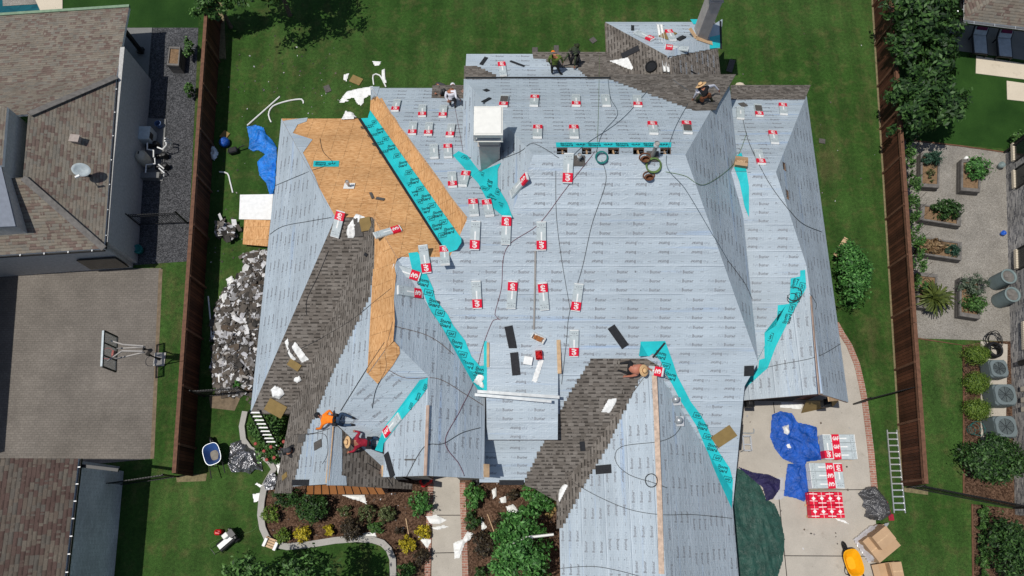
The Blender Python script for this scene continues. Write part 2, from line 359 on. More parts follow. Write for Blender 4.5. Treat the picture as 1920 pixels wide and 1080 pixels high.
M['greycloth'] = plain('charcoal cloth', (.05, .05, .055), .85, .25, 10); M['whitecloth'] = plain('white cloth', (.66, .66, .72), .8, .08, 8); M['green'] = plain('olive green cloth', (.10, .145, .025), .85, .2, 9)
M['camo'] = plain('dark camouflage cloth', (.05, .065, .035), .85, .65, 14); M['dgreen'] = plain('dark olive cloth', (.025, .032, .014), .85, .25, 9)
M['pvc'] = plain('grey vent pipe', (.30, .28, .26), .5, .1); M['redplastic'] = plain('red plastic', (.5, .012, .015), .4, .08)
M['glassd'] = plain('dark window glass', (.012, .016, .018), .08, .2, spec=.6)
def clearm(name, c, a):
    t = NT(name); t.b.inputs['Alpha'].default_value = a; return t.done(c, .15, .5)
M['clear'] = clearm('clear acrylic', (.45, .5, .48), .28); M['plasticfilm'] = clearm('clear plastic film', (.62, .62, .66), .55)
def water():
    t = NT('pool water'); co = t.coord(); k = t.ramp(t.noise(co, 2.5, 3, .5, 1), [(.3, (.006, .06, .08)), (.7, (.012, .11, .13))]); t.bump(t.noise(co, 6, 2), .2, .02); return t.done(k, .08, .6)
M['water'] = water()
leaf = lambda n, a, b, c, tr=.25: isl(n, [(0, a), (.55, b), (1, c)], .55, .35, tr)
M['leaf_dark'] = leaf('dark green leaf', (0.0104, 0.0286, 0.0078), (0.027, 0.072, 0.015), (0.08, 0.17, 0.04))
M['leaf_mid'] = leaf('mid green leaf', (0.0208, 0.0546, 0.0117), (0.051, 0.1275, 0.024), (0.14, 0.28, 0.07))
M['leaf_bright'] = leaf('bright green leaf', (0.0234, 0.078, 0.0156), (0.054, 0.1725, 0.033), (0.15, 0.36, 0.09))
M['leaf_yellow'] = leaf('gold green leaf', (.2, .18, .012), (.46, .38, .02), (.68, .55, .05))
M['leaf_lime'] = leaf('lime green leaf', (.04, .085, .010), (.10, .175, .020), (.21, .29, .045))
M['leaf_olive'] = leaf('olive leaf', (0.039, 0.052, 0.0156), (0.0825, 0.105, 0.0375), (0.2, 0.24, 0.1))
M['leaf_purple'] = leaf('dark purple brown leaf', (0.0156, 0.013, 0.0078), (0.042, 0.03, 0.018), (0.11, 0.084, 0.044))
M['leaf_gray'] = leaf('silver green leaf', (.035, .06, .035), (.08, .115, .07), (.16, .2, .14)); M['leaf_teal'] = leaf('blue green leaf', (.014, .045, .026), (.03, .085, .05), (.06, .13, .085))
M['leaf_tan'] = leaf('dry tan grass', (.12, .07, .03), (.24, .15, .075), (.36, .26, .14)); M['leaf_fern'] = leaf('yellow green frond', (.03, .045, .008), (.07, .095, .016), (.12, .15, .03))
M['bark'] = plain('tree bark', (.11, .085, .065), .9, .3, 12, bump=.6)
M['debris'] = isl('torn shingle scraps', [(0, (.025, .023, .021)), (.3, (.06, .052, .045)), (.55, (.115, .098, .082)), (.64, (.19, .185, .185)), (.76, (.40, .40, .42)), (.88, (.70, .70, .70)), (.93, (.09, .065, .045)), (1, (.05, .043, .037))], .75, .3, 0, True)
# ---------------------------------------------------------------- lettering
_tx = {}
def glyphs(s, off=0.0, res=1):
    if (s, off) in _tx: return _tx[(s, off)]
    cu = bpy.data.curves.new('t', 'FONT'); cu.body = s; cu.resolution_u = res; cu.offset = off; cu.space_line = .8
    o = bpy.data.objects.new('t', cu); COL.objects.link(o); dg = bpy.context.evaluated_depsgraph_get(); me = o.evaluated_get(dg).to_mesh()
    v = np.array([x.co[:2] for x in me.vertices]); f = [tuple(p.vertices) for p in me.polygons]
    o.evaluated_get(dg).to_mesh_clear(); bpy.data.objects.remove(o); bpy.data.curves.remove(cu)
    mn, mx = v.min(0), v.max(0); v = (v - (mn + mx) / 2) / .7; _tx[(s, off)] = (v, f, (mx - mn) / .7); return _tx[(s, off)]
def stamp(mb, s, o, u, v, size, m=0, off=0.0, wid=None):
    # letters of cap height size on the plane through o spanned by unit vectors u (reading direction) and v (up)
    gv, gf, ext = glyphs(s, off); k = size if wid is None else wid / ext[0]
    mb.add([o + u * (a * k) + v * (b * size) for a, b in gv], gf, m)
def frame(mb, o, u, v, w, h, t, m=0):
    for a, b, c, d in ((-w, -h, w, -h + t), (-w, h - t, w, h), (-w, -h + t, -w + t, h - t), (w - t, -h + t, w, h - t)):
        mb.face([o + u * a + v * b, o + u * c + v * b, o + u * c + v * d, o + u * a + v * d], m)

# ---------------------------------------------------------------- planes of the big roof: h = a + b X + c Y
def PH(a, b, c): return (-b, -c, 1.0, a)
def XP(x): return (1, 0, 0, x)
def YP(y): return (0, 1, 0, y)
def ZP(z): return (0, 0, 1, z)
def I3(*P):
    return Vector(np.linalg.solve(np.array([p[:3] for p in P], float), np.array([p[3] for p in P], float)))
def hz(P, x, y): return (P[3] - P[0] * x - P[1] * y) / P[2]
def axes(P):
    n = Vector(P[:3]).normalized(); g = Vector((P[0], P[1], 0))         # uphill = -gradient of n
    up = Vector((-P[0], -P[1], 0)); up = (up - n * up.dot(n)).normalized(); u = up.cross(n).normalized(); return u, up, n
Rp = {}
Rp['MF'] = PH(3 - .617 * 1.55, 0, .617)
yb = pix(960, 148, 5.6).y; aL = ppl(1000, 290, Rp['MF']); aR = ppl(1285, 290, Rp['MF']); RH = aL.z
Rp['MB'] = PH(5.6 + (RH - 5.6) / (yb - aL.y) * yb, 0, -(RH - 5.6) / (yb - aL.y))
k = (RH - 5.6) / (aL.x + 2.0); Rp['ML'] = PH(5.6 + k * 2.0, k, 0)
k = (RH - 5.6) / (9.0 - aR.x); Rp['MR'] = PH(5.6 + k * 9.0, -k, 0)
r2 = ppl(925, 412, Rp['MF']); ye = pix(785, 165, 3).y; k = (r2.z - 3) / (ye - r2.y); Rp['R2B'] = PH(3 + k * ye, 0, -k)
Rp['LB'] = PH(3 + 1.11 * 6.37, 1.11, 0); Rp['OB'] = PH(3 + .56 * 17.3, 0, -.56); Rp['LL'] = PH(3 + .96 * 10.3, .96, 0)
Rp['LA'] = PH(3 - .51 * 4.17, 0, .51)
q = I3(Rp['MF'], Rp['OB'], XP(-4.09)); kB = (q.z - 3) / (8.7 - 4.09); Rp['B'] = PH(3 + kB * 8.7, kB, 0)
kG = (q.z - 5.07) / (4.09 - 1.18); Rp['GR'] = PH(q.z - kG * 4.09, -kG, 0)
yF = pix(738, 638, q.z).y; Rp['F'] = PH(q.z - .97 * yF, 0, .97)
zG2 = q.z - kG * (4.09 - 2.93); Rp['G2L'] = PH(zG2 + .893 * 2.93, .893, 0)
zG3 = hz(Rp['B'], -6.46, 0); Rp['G3R'] = PH(zG3 - .9 * 6.46, -.9, 0)
Rp['FGL'] = PH(5.5 - .79 * 5.2, .79, 0); Rp['FGR'] = PH(5.5 + .83 * 5.2, -.83, 0)
Rp['R3F'] = PH(3 - .41 * 5.2, 0, .41); zr3 = 3 + .41 * (13.06 - 5.2); k = (zr3 - 3) / (18.5 - 13.06); Rp['R3B'] = PH(3 + k * 18.5, 0, -k)
Rp['R3R'] = PH(3 + 1.056 * 13.3, -1.056, 0); Rp['R3GL'] = PH(4.8 - .78 * 11.5, .78, 0)
Rp['BL1'] = PH(3 + .35 * 20.66, 0, -.35)
Rp['BL2L'] = PH(3 - .58 * 4.35, .58, 0); Rp['BL2R'] = PH(3 + .58 * 9.5, -.58, 0); Rp['BL2B'] = PH(3 + .5 * 22.4, 0, -.5)
Rp['DR'] = PH(4.5 - .436 * 3.0, 0, .436)
P = Rp
yr3f = I3(P['R3F'], P['R3GL'], XP(9.15)).y
dtop = I3(P['MF'], P['DR'], XP(0)).y
Xr = lambda n, x, y: Vector((x, y, hz(P[n], x, y)))
c1 = I3(P['MF'], P['MR'], ZP(5.55))
slopes = {
 'MF': [aL, aR, c1, ppl(1396, 724, P['MF']), ppl(1374, 950, P['MF']), Xr('MF', 3, .8), Xr('MF', 3, 1.55), Xr('MF', -1.25, 1.55), I3(P['MF'], P['GR'], XP(-1.25)), q, I3(P['MF'], P['OB'], P['LB']), I3(P['MF'], P['LB'], P['R2B']), I3(P['MF'], P['R2B'], P['ML'])],
 'MB': [aL, I3(P['MB'], P['ML'], ZP(5.6)), I3(P['MB'], P['MR'], ZP(5.6)), aR],
 'ML': [aL, I3(P['MF'], P['R2B'], P['ML']), I3(P['ML'], P['R2B'], ZP(5.6)), I3(P['MB'], P['ML'], ZP(5.6))],
 'MR': [aR, I3(P['MB'], P['MR'], ZP(5.6)), c1],
 'R2B': [I3(P['MF'], P['LB'], P['R2B']), I3(P['LB'], P['R2B'], ZP(3)), Xr('R2B', -1.6, ye), Xr('R2B', -1.6, I3(P['ML'], P['R2B'], XP(-1.6)).y), I3(P['MF'], P['R2B'], P['ML'])],
 'LB': [I3(P['MF'], P['LB'], P['R2B']), I3(P['MF'], P['LB'], P['OB']), I3(P['OB'], P['LB'], ZP(3)), I3(P['LB'], P['R2B'], ZP(3))],
 'OB': [q, I3(P['OB'], P['B'], P['LA']), I3(P['OB'], P['LL'], P['LA']), I3(P['OB'], P['LL'], ZP(3)), I3(P['OB'], P['LB'], ZP(3)), I3(P['MF'], P['LB'], P['OB'])],
 'LL': [I3(P['OB'], P['LL'], P['LA']), I3(P['LL'], P['LA'], ZP(3)), I3(P['LL'], P['OB'], ZP(3))],
 'LA': [I3(P['OB'], P['LL'], P['LA']), I3(P['OB'], P['B'], P['LA']), I3(P['LA'], P['B'], ZP(3)), I3(P['LL'], P['LA'], ZP(3))],
 'B': [q, I3(P['B'], P['GR'], P['F']), I3(P['B'], P['G3R'], P['F']), I3(P['B'], P['G3R'], YP(1.38)), I3(P['B'], ZP(3), YP(1.38)), I3(P['LA'], P['B'], ZP(3)), I3(P['OB'], P['B'], P['LA'])],
 'GR': [q, I3(P['GR'], P['MF'], XP(-1.0)), Xr('GR', -1.0, 1.58), I3(P['GR'], P['G2L'], YP(1.58)), I3(P['F'], P['GR'], P['G2L']), I3(P['B'], P['GR'], P['F'])],
 'F': [I3(P['B'], P['GR'], P['F']), I3(P['F'], P['GR'], P['G2L']), I3(P['F'], P['G2L'], XP(-4.6)), I3(P['F'], P['G3R'], XP(-4.4)), I3(P['B'], P['G3R'], P['F'])],
 'G2L': [I3(P['F'], P['GR'], P['G2L']), I3(P['GR'], P['G2L'], YP(1.58)), Xr('G2L', -4.6, 1.62), I3(P['F'], P['G2L'], XP(-4.6))],
 'G3R': [I3(P['B'], P['G3R'], P['F']), I3(P['F'], P['G3R'], XP(-4.3)), Xr('G3R', -3.84, 1.5), Xr('G3R', -3.84, 1.3), I3(P['B'], P['G3R'], YP(1.34))],
 'FGL': [I3(P['FGL'], P['FGR'], P['MF']), I3(P['FGL'], P['MF'], XP(1.8)), Xr('FGL', 1.8, -7), Xr('FGL', 5.2, -7)],
 'FGR': [I3(P['FGL'], P['FGR'], P['MF']), Xr('FGR', 5.2, -7), Xr('FGR', 8.42, -7), I3(P['FGR'], P['MF'], XP(8.42))],
 'R3F': [I3(P['R3F'], P['R3B'], P['MR']), I3(P['R3F'], P['R3B'], P['R3R']), I3(P['R3F'], P['R3R'], P['R3GL']), I3(P['R3F'], P['R3GL'], XP(9.15)), Xr('R3F', 8.62, yr3f), Xr('R3F', 8.62, I3(P['R3F'], P['MR'], XP(8.62)).y if False else 11.9)],
 'R3B': [I3(P['R3F'], P['R3B'], P['MR']), Xr('R3B', 8.7, 14.5), Xr('R3B', 8.7, 18.5), I3(P['R3B'], P['R3R'], ZP(3)), I3(P['R3F'], P['R3B'], P['R3R'])],
 'R3R': [I3(P['R3F'], P['R3B'], P['R3R']), I3(P['R3B'], P['R3R'], ZP(3)), Xr('R3R', 13.3, 4.62), I3(P['R3R'], P['R3GL'], YP(4.62)), I3(P['R3F'], P['R3R'], P['R3GL'])],
 'R3GL': [I3(P['R3F'], P['R3R'], P['R3GL']), I3(P['R3R'], P['R3GL'], YP(4.66)), Xr('R3GL', 9.15, 4.7), I3(P['R3F'], P['R3GL'], XP(9.15))],
 'BL1': [Xr('BL1', -2.1, 17.2), Xr('BL1', -2.1, 20.66), Xr('BL1', 4.35, 20.66), I3(P['BL1'], P['BL2L'], YP(17.2))],
 'BL2L': [I3(P['BL2L'], P['BL2B'], P['BL2R']), Xr('BL2L', 6.925, 17.2), I3(P['BL1'], P['BL2L'], YP(17.2)), Xr('BL2L', 4.35, 20.66), I3(P['BL2L'], P['BL2B'], ZP(3))],
 'BL2R': [I3(P['BL2L'], P['BL2B'], P['BL2R']), I3(P['BL2R'], P['BL2B'], ZP(3)), Xr('BL2R', 9.5, 17.2), Xr('BL2R', 6.925, 17.2)],
 'BL2B': [I3(P['BL2L'], P['BL2B'], P['BL2R']), I3(P['BL2L'], P['BL2B'], ZP(3)), I3(P['BL2R'], P['BL2B'], ZP(3))],
 'DR': [Xr('DR', -.96, dtop), Xr('DR', 1.69, dtop), Xr('DR', 1.69, 3.0), Xr('DR', -.93, 3.0)],
}
SV, SF = [], []
def surf(pts):
    pts = [Vector(p) for p in pts]
    for t in tessellate_polygon([pts]): b = len(SV); SV.extend(pts[i] for i in t); SF.append((b, b + 1, b + 2))
for nm, pl in slopes.items(): surf(pl)
surf([(-80, -40, 0), (80, -40, 0), (80, 90, 0), (-80, 90, 0)])
BVH = None
def rebuild():
    global BVH; BVH = BVHTree.FromPolygons([tuple(v) for v in SV], SF)
rebuild()
def hit(px, py, off=0.0):
    d = ray(px, py).normalized(); p, n, i, _ = BVH.ray_cast(CAMP, d)
    if n.z < 0: n = -n
    return p + n * off, n
def above(px, py, h):                                  # point h metres (vertically) over what stands at that pixel
    p, n = hit(px, py)
    for _ in range(3):
        g = pix(px, py, p.z + h); dn = BVH.ray_cast(Vector((g.x, g.y, 40)), Vector((0, 0, -1)))[0]; p = dn if dn is not None else p
    return pix(px, py, p.z + h)
def ground_z(x, y): return BVH.ray_cast(Vector((x, y, 40)), Vector((0, 0, -1)))[0].z

# ---------------------------------------------------------------- overlays draped over roof slopes
def clip(poly, n, d):                                   # keep n.p >= d
    out = []
    for i in range(len(poly)):
        a, b = poly[i], poly[(i + 1) % len(poly)]; da, db = n.dot(a) - d, n.dot(b) - d
        if da >= 0: out.append(a)
        if (da > 0 > db) or (da < 0 < db): out.append(a + (b - a) * (da / (da - db)))
    return out
def drape(mb, pts, names, mode='v', off=.012, m=0, th=.006):
    for nm in names:
        Pn = P[nm]; u, up, n = axes(Pn); poly = [ppl(x, y, Pn) for x, y in pts]
        for o in names:
            if o == nm: continue
            Q = P[o]; s = 1 if mode == 'v' else -1           # valley: the higher plane is the surface; hip: the lower
            nn = Vector((-(Pn[0] / Pn[2] - Q[0] / Q[2]) * s, -(Pn[1] / Pn[2] - Q[1] / Q[2]) * s, 0)); dd = -(Pn[3] / Pn[2] - Q[3] / Q[2]) * s
            poly = clip(poly, nn, dd)
        if len(poly) < 3: continue
        poly = [p + n * (off + th) for p in poly]
        mb.prism(poly, -n * th, m, m, uvf=lambda q_: (q_.dot(u), q_.dot(up)))
def stair(a, b, n, first='x', jit=.25, rnd=random.Random(3)):     # stepped edge from pixel a to pixel b
    out = [a]; x, y = a
    for i in range(1, n + 1):
        t = min(1, (i + rnd.uniform(-jit, jit)) / n) if i < n else 1; nx, ny = a[0] + (b[0] - a[0]) * t, a[1] + (b[1] - a[1]) * t
        out.append((nx, y) if first == 'x' else (x, ny)); out.append((nx, ny)); x, y = nx, ny
    return out

# ---------------------------------------------------------------- the house being re-roofed
HOUSE = thing('house', 'large central house with its roof half stripped and covered in pale grey underlayment', 'house', (2, 9, 0))
BASE = {'OB': 'osb', 'LB': 'osb', 'LA': 'shingle', 'G3R': 'shingle', 'BL2L': 'shingle', 'BL2R': 'shingle'}
roof = {}
NOTEXT = ('OB', 'LB', 'LA', 'G3R', 'BL2L')
holes = {}
for nm, quads in {'MB': [[(x, 277), (x + w, 277), (x + w, 289), (x, 289)] for x, w in ((1044, 20), (1091, 18), (1140, 21), (1187, 21), (1238, 20))],
                  'ML': [[(992, 297), (1003, 291), (1003, 308), (992, 314)], [(989, 358), (996, 352), (996, 366), (990, 372)]],
                  'MR': [[(1292, 320), (1300, 324), (1301, 343), (1294, 339)]],
                  'R3R': [[(1467, 303), (1472, 306), (1474, 322), (1469, 318)], [(1473, 354), (1478, 358), (1480, 376), (1475, 372)]]}.items():
    holes[nm] = [[ppl(x, y, P[nm]) for x, y in qd] for qd in quads]
def inside(poly, x, y):
    c = False
    for i in range(len(poly)):
        a, b = poly[i], poly[i - 1]
        if (a[1] > y) != (b[1] > y) and x < (b[0] - a[0]) * (y - a[1]) / (b[1] - a[1]) + a[0]: c = not c
    return c
rt = random.Random(11)
for nm, pl in slopes.items():
    u, up, n = axes(P[nm]); mb = MB()
    hs = []
    for hq in holes.get(nm, []):
        ok = all(inside([(p.x, p.y) for p in pl], p.x, p.y) for p in hq)
        if ok: hs.append(hq)
    mb.prism([Vector(p) for p in pl], (0, 0, -.17), 0, 1, uvf=lambda q_: (q_.dot(u), q_.dot(up)), holes=hs)
    o = mb.build('roof_slope', [M[BASE.get(nm, 'felt')], M['fascia']], HOUSE); roof[nm] = o
    if hs:
        f = MB()
        for hq in hs:
            c = sum(hq, Vector()) / 4; f.beam(c - up * .3 + Vector((0, 0, -.25)) - u * .03, c + up * .3 + Vector((0, 0, -.25)) - u * .03, .05, .1)
        f.build('rafter', M['board'], o)
    if nm in NOTEXT: continue
    # printed wording of the underlayment, three lines to a course, the courses running either way up
    t = MB(); P2 = [(p.dot(u), p.dot(up)) for p in pl]; us = [a for a, b in P2]; vv = [b for a, b in P2]; d0 = P[nm][3] / Vector(P[nm][:3]).length
    if nm == 'F': uu_, vv_ = (u + up).normalized(), (up - u).normalized()
    else: uu_, vv_ = u, up
    P2 = [(p.dot(uu_), p.dot(vv_)) for p in pl]; us = [a for a, b in P2]; vv = [b for a, b in P2]
    row = math.floor(min(vv) / 1.03)
    while row * 1.03 < max(vv):
        flip = rt.random() < .45; sh = rt.random() * 1.2; s_ = -1 if flip else 1
        for j in range(3):
            y = row * 1.03 + .2 + j * .33; x = min(us) - 1 + sh
            while x < max(us) + 1:
                ok = all(inside(P2, x + dx, y + dy) for dx, dy in ((-.36, -.05), (.36, -.05), (.36, .05), (-.36, .05)))
                if ok:
                    c = uu_ * x + vv_ * y + n * (d0 + .004)
                    stamp(t, 'Felt', c - uu_ * s_ * .23, uu_ * s_, vv_ * s_, .10, 1, 0, .20)
                    stamp(t, 'Buster', c + uu_ * s_ * .10, uu_ * s_, vv_ * s_, .115, 0, .03, .40)
                if inside(P2, x + .58, y - .04) and inside(P2, x + .5, y - .04):
                    c = uu_ * (x + .58) + vv_ * y + n * (d0 + .004); t.face([c - uu_ * .06 - vv_ * .008, c + uu_ * .06 - vv_ * .008, c + uu_ * .06 + vv_ * .008, c - uu_ * .06 + vv_ * .008], 0)
                x += 1.17
        row += 1
    if t.v: t.build('print_pattern', [M['ink'], M['inkpale']], o)

# --- decking, shingles, membrane lying on the slopes
def over(nm, name, mat, polys, names=None, mode='v', off=.012, th=.006):
    mb = MB()
    for pl in polys: drape(mb, pl, names or [nm], mode, off, 0, th)
    return mb.build(name, M[mat], roof[nm])
over('LL', 'torn_underlayment', 'felt', [[(527, 228), (552, 224), (577, 221), (575, 228), (558, 234), (549, 250), (586, 262), (568, 287), (590, 330), (606, 372), (627, 406), (600, 380), (560, 300)]], ['LL', 'OB'], 'h')
over('LB', 'torn_underlayment', 'felt', [[(695, 163), (712, 163), (704, 190), (701, 186), (696, 188)]], ['LB', 'R2B'], 'h')
over('R2B', 'bare_decking', 'osb', [[(703, 178), (711, 186), (716, 184), (725, 200), (733, 213), (741, 222), (750, 238), (760, 250), (780, 278), (796, 299), (810, 318), (826, 340), (843, 366), (860, 388), (876, 408), (868, 425), (830, 400), (697, 185)]], ['LB', 'R2B'], 'h', .012)
over('B', 'bare_decking', 'osb', [[(699, 400), (722, 425), (770, 474), (745, 486), (740, 500), (743, 516), (739, 560), (741, 602), (738, 640), (690, 690), (697, 560), (700, 500)]], ['B', 'OB'], 'h')
over('F', 'bare_decking', 'osb', [[(722, 640), (738, 638), (749, 650), (750, 662), (737, 684), (722, 703), (708, 719), (688, 698), (690, 690)]], ['F', 'B'], 'h', .02)
for nm, pl in (('B', [(676, 440), (694, 404), (703, 412), (703, 470), (702, 505)] + stair((702, 505), (695, 549), 3) + stair((695, 549), (626, 690), 16, 'y') + stair((626, 690), (598, 758), 8, 'y') + stair((598, 758), (569, 821), 7, 'y') + stair((569, 821), (551, 905), 6, 'y') + [(547, 925), (515, 925), (545, 775), (560, 718)]),):
    over(nm, 'shingle_course', 'shingle', [pl])
over('MF', 'shingle_course', 'shingle', [[(1212, 672), (1236, 686), (1216, 700)] + stair((1196, 712), (1140, 832), 13, 'y') + stair((1140, 832), (1090, 915), 9, 'y') + stair((1090, 915), (1066, 962), 5, 'y') + stair((1066, 962), (1052, 990), 3, 'y') + [(1044, 992), (1044, 940), (1000, 915), (984, 910)] + stair((984, 904), (1026, 820), 9, 'y') + stair((1026, 820), (1072, 735), 10, 'y') + stair((1072, 735), (1112, 672), 8, 'y')], ['MF', 'FGL'])
over('MB', 'shingle_course', 'shingle', [[(1142, 140), (1380, 140), (1349, 192), (1342, 207), (1304, 208)] + stair((1304, 207), (1142, 147), 18)[1:]], ['MB'])
over('BL1', 'shingle_course', 'shingle', [[(998, 98), (1180, 98), (1180, 160), (1105, 152)] + stair((1105, 147), (1084, 128), 5)[1:] + [(1060, 127), (1036, 126), (1032, 118), (1024, 116), (1024, 111), (1000, 110)], [(870, 124), (895, 124)] + stair((895, 126), (930, 143), 5) + [(930, 152), (870, 152)]])
over('R3B', 'shingle_course', 'shingle', [[(1370, 160), (1520, 160), (1509, 187), (1370, 187)]])
over('R2B', 'shingle_course', 'shingle', [[(811, 160), (880, 160), (880, 185), (809, 184)]])
over('BL2R', 'torn_underlayment', 'felt', [[(1250, 108), (1252, 100)] + [(1300, 70), (1354, 36), (1350, 91)] + stair((1345, 91), (1253, 108), 8)], off=.02)
over('G3R', 'torn_underlayment', 'felt', [[(618, 798), (630, 798), (640, 806)] + stair((641, 812), (633, 884), 1, 'y') + [(640, 884), (640, 891), (649, 893), (649, 902), (650, 910), (612, 910)]])
# teal membrane with its printed marks
def membrane(own, pl, names, mode, line, ang, off=.02, s=1.0, kx=1.0):
    mb = MB(); drape(mb, pl, names, mode, off, 0, .006)
    if line:
        (ax, ay), (bx, by), step = line; L = math.hypot(bx - ax, by - ay); dx, dy = (bx - ax) / L, (by - ay) / L; i_ = 0; t_ = 0
        while t_ < L:
            for side, kind in ((-1, i_ % 2), (1, 1 - i_ % 2)):
                x, y = ax + dx * t_ - dy * side * 7.5, ay + dy * t_ + dx * side * 7.5; t2 = 9
                if not all(inside(pl, x + a, y + b) for a, b in ((-4, 0), (4, 0), (0, 2), (0, -2))): continue
                p, n = hit(x, y, off + .012); p2, _n = hit(x + math.cos(ang) * 5, y - math.sin(ang) * 5, off + .012)
                if (p2 - p).length > 1 or (n - _n).length > .3: continue
                e = (p2 - p).normalized(); f = n.cross(e).normalized()
                if kind: stamp(mb, 'Storm\nGuard', p, e, f, .135 * s, 1, .03, .42 * s * kx)
                else: frame(mb, p, e, f, .17 * s * kx, .11 * s, .02, 1); stamp(mb, 'GAF', p, e, f, .10 * s, 1, .03, .22 * s * kx)
            t_ += step; i_ += 1
    return mb.build('valley_membrane', [M['teal'], M['tealink']], roof[own])
membrane('LB', [(673, 223), (690, 222), (695, 207), (866, 447), (866, 455), (858, 468), (838, 476), (830, 466)], ['LB', 'OB'], 'v', ((696, 234), (846, 450), 19), R(12), s=.9, kx=1.7)
membrane('MF', [(766, 474), (783, 472), (790, 482), (796, 505), (812, 540), (816, 560), (840, 590), (850, 610), (872, 638), (884, 668), (900, 686), (914, 684), (914, 744), (905, 744), (885, 716), (858, 668), (826, 610), (808, 585), (792, 545), (774, 510)], ['MF', 'GR'], 'v', ((800, 525), (898, 705), 22), R(-14))
membrane('ML', [(849, 292), (860, 284), (876, 292), (899, 322), (940, 306), (934, 318), (934, 350), (952, 380), (962, 408), (953, 411), (940, 404), (918, 385), (897, 345)], ['ML', 'R2B'], 'v', ((868, 302), (965, 402), 22), R(-20))
membrane('FGR', [(1201, 640), (1247, 639), (1262, 680), (1270, 705), (1278, 720), (1295, 753), (1312, 775), (1325, 797), (1343, 840), (1368, 877), (1374, 900), (1371, 953), (1347, 900), (1337, 877), (1323, 840), (1305, 797), (1277, 753), (1260, 720), (1248, 700), (1238, 676), (1224, 662), (1216, 668), (1197, 668)], ['FGR', 'MF'], 'v', ((1245, 662), (1362, 912), 22), R(-15))
membrane('R3F', [(1482, 522), (1500, 518), (1500, 507), (1510, 506), (1512, 540), (1480, 600), (1455, 650), (1440, 690), (1400, 726), (1396, 720), (1422, 690), (1424, 675), (1434, 672), (1433, 624), (1456, 610), (1458, 572), (1480, 570)], ['R3F', 'R3GL'], 'v', ((1497, 535), (1440, 660), 22), R(75))
membrane('G2L', [(787, 712), (803, 708), (802, 728), (790, 745), (752, 790), (720, 832), (718, 848), (704, 844), (722, 800)], ['F', 'G2L'], 'v', ((792, 722), (722, 815), 22), R(70), s=.7)
membrane('MB', [(1042, 268), (1259, 268), (1258, 277), (1043, 277)], ['MB'], 'v', None, 0)
membrane('R3B', [(1381, 292), (1390, 287), (1399, 318), (1404, 350), (1404, 407), (1396, 388), (1386, 340), (1376, 314)], ['R3B', 'R3F'], 'h', None, 0)
membrane('OB', [(588, 302), (636, 302), (635, 313), (587, 313)], ['OB'], 'v', None, 0, .012)
membrane('BL2B', [(1294, 37), (1336, 37), (1336, 46), (1300, 46)], ['BL2B'], 'v', None, 0)
membrane('BL2R', [(1330, 70), (1349, 66), (1349, 90), (1330, 92)], ['BL2R'], 'v', None, 0, .03)
membrane('G3R', [(716, 800), (722, 840), (700, 846), (706, 824)], ['G3R'], 'v', None, 0, .03)
membrane('DR', [(907, 636), (913, 636), (913, 740), (907, 740)], ['DR'], 'v', None, 0, .0)
mb = MB()
for x_ in range(1062, 1250, 26):
    p_ = ppl(x_, 272.5, P['MB'], .034); u_, v_, n_ = axes(P['MB']); stamp(mb, 'Storm\nGuard' if x_ % 4 else 'GAF', p_, -u_, -v_, .12, 0, .03)
mb.build('print_pattern', M['tealink'], roof['MB'])
mb = MB()
for x_, w_ in ((601, 'Storm\nGuard'), (622, 'GAF')):
    p_ = ppl(x_, 307.5, P['OB'], .026); u_, v_, n_ = axes(P['OB']); stamp(mb, w_, p_, -u_, -v_, .12, 0, .03)
mb.build('print_pattern', M['tealink'], roof['OB'])
# metal and black edge strips
mb = MB()
def strip(mb, a, b, nm, w=.1, off=.03, m=0, h=.02):
    A, B_ = ppl(*a, P[nm], off), ppl(*b, P[nm], off); mb.beam(A, B_, w, h, m, Vector(P[nm][:3]).normalized())
drape(mb, [(671, 223), (677, 223), (834, 468), (828, 467)], ['LB', 'OB'], 'v', .03); mb.build('valley_metal', M['black'], roof['LB'])
mb = MB(); strip(mb, (873, 147), (1145, 147), 'MB', .16, .03); mb.build('starter_strip', M['black'], roof['MB'])
mb = MB(); strip(mb, (549, 905), (580, 905), 'B', .22, .03); mb.build('starter_strip', M['black'], roof['B'])
mb = MB(); strip(mb, (936, 904), (982, 904), 'MF', .2, .03); mb.build('starter_strip', M['black'], roof['MF'])
mb = MB(); strip(mb, (1350, 40), (1351, 92), 'BL2R', .12, .03); mb.build('starter_strip', M['black'], roof['BL2R'])
# timber ridge and rake boards
def board(own, pts, nm, w, mat='board', name='ridge_board', off=.03, h=.03):
    mb = MB()
    for a, b in zip(pts, pts[1:]): strip(mb, a, b, nm, w, off, 0, h)
    return mb.build(name, M[mat], roof[own])
board('FGL', [(1227, 692), (1232, 800), (1238, 960), (1241, 1076)], 'FGL', .2, 'paleboard', off=.02)
board('G2L', [(803, 760), (798, 892)], 'G2L', .14, 'fascia', off=.02)
board('B', [(624, 800), (620, 850), (615, 906)], 'B', .2, off=.03)
board('R3R', [(1519, 556), (1526, 640), (1535, 740)], 'R3R', .12, 'fascia')
board('GR', [(912, 870), (912, 895)], 'GR', .26, 'board', 'rake_board', off=.0)
board('G2L', [(715, 872), (715, 893)], 'G2L', .2, 'board', 'rake_board', off=-.1)
board('R3R', [(1557, 748), (1580, 746)], 'R3R', .18, 'board', 'rake_board', off=-.08)
board('DR', [(915, 642), (915, 688)], 'DR', .09, 'board', 'rake_board'); board('DR', [(1047, 637), (1049, 700)], 'DR', .14, 'board', 'rake_board')

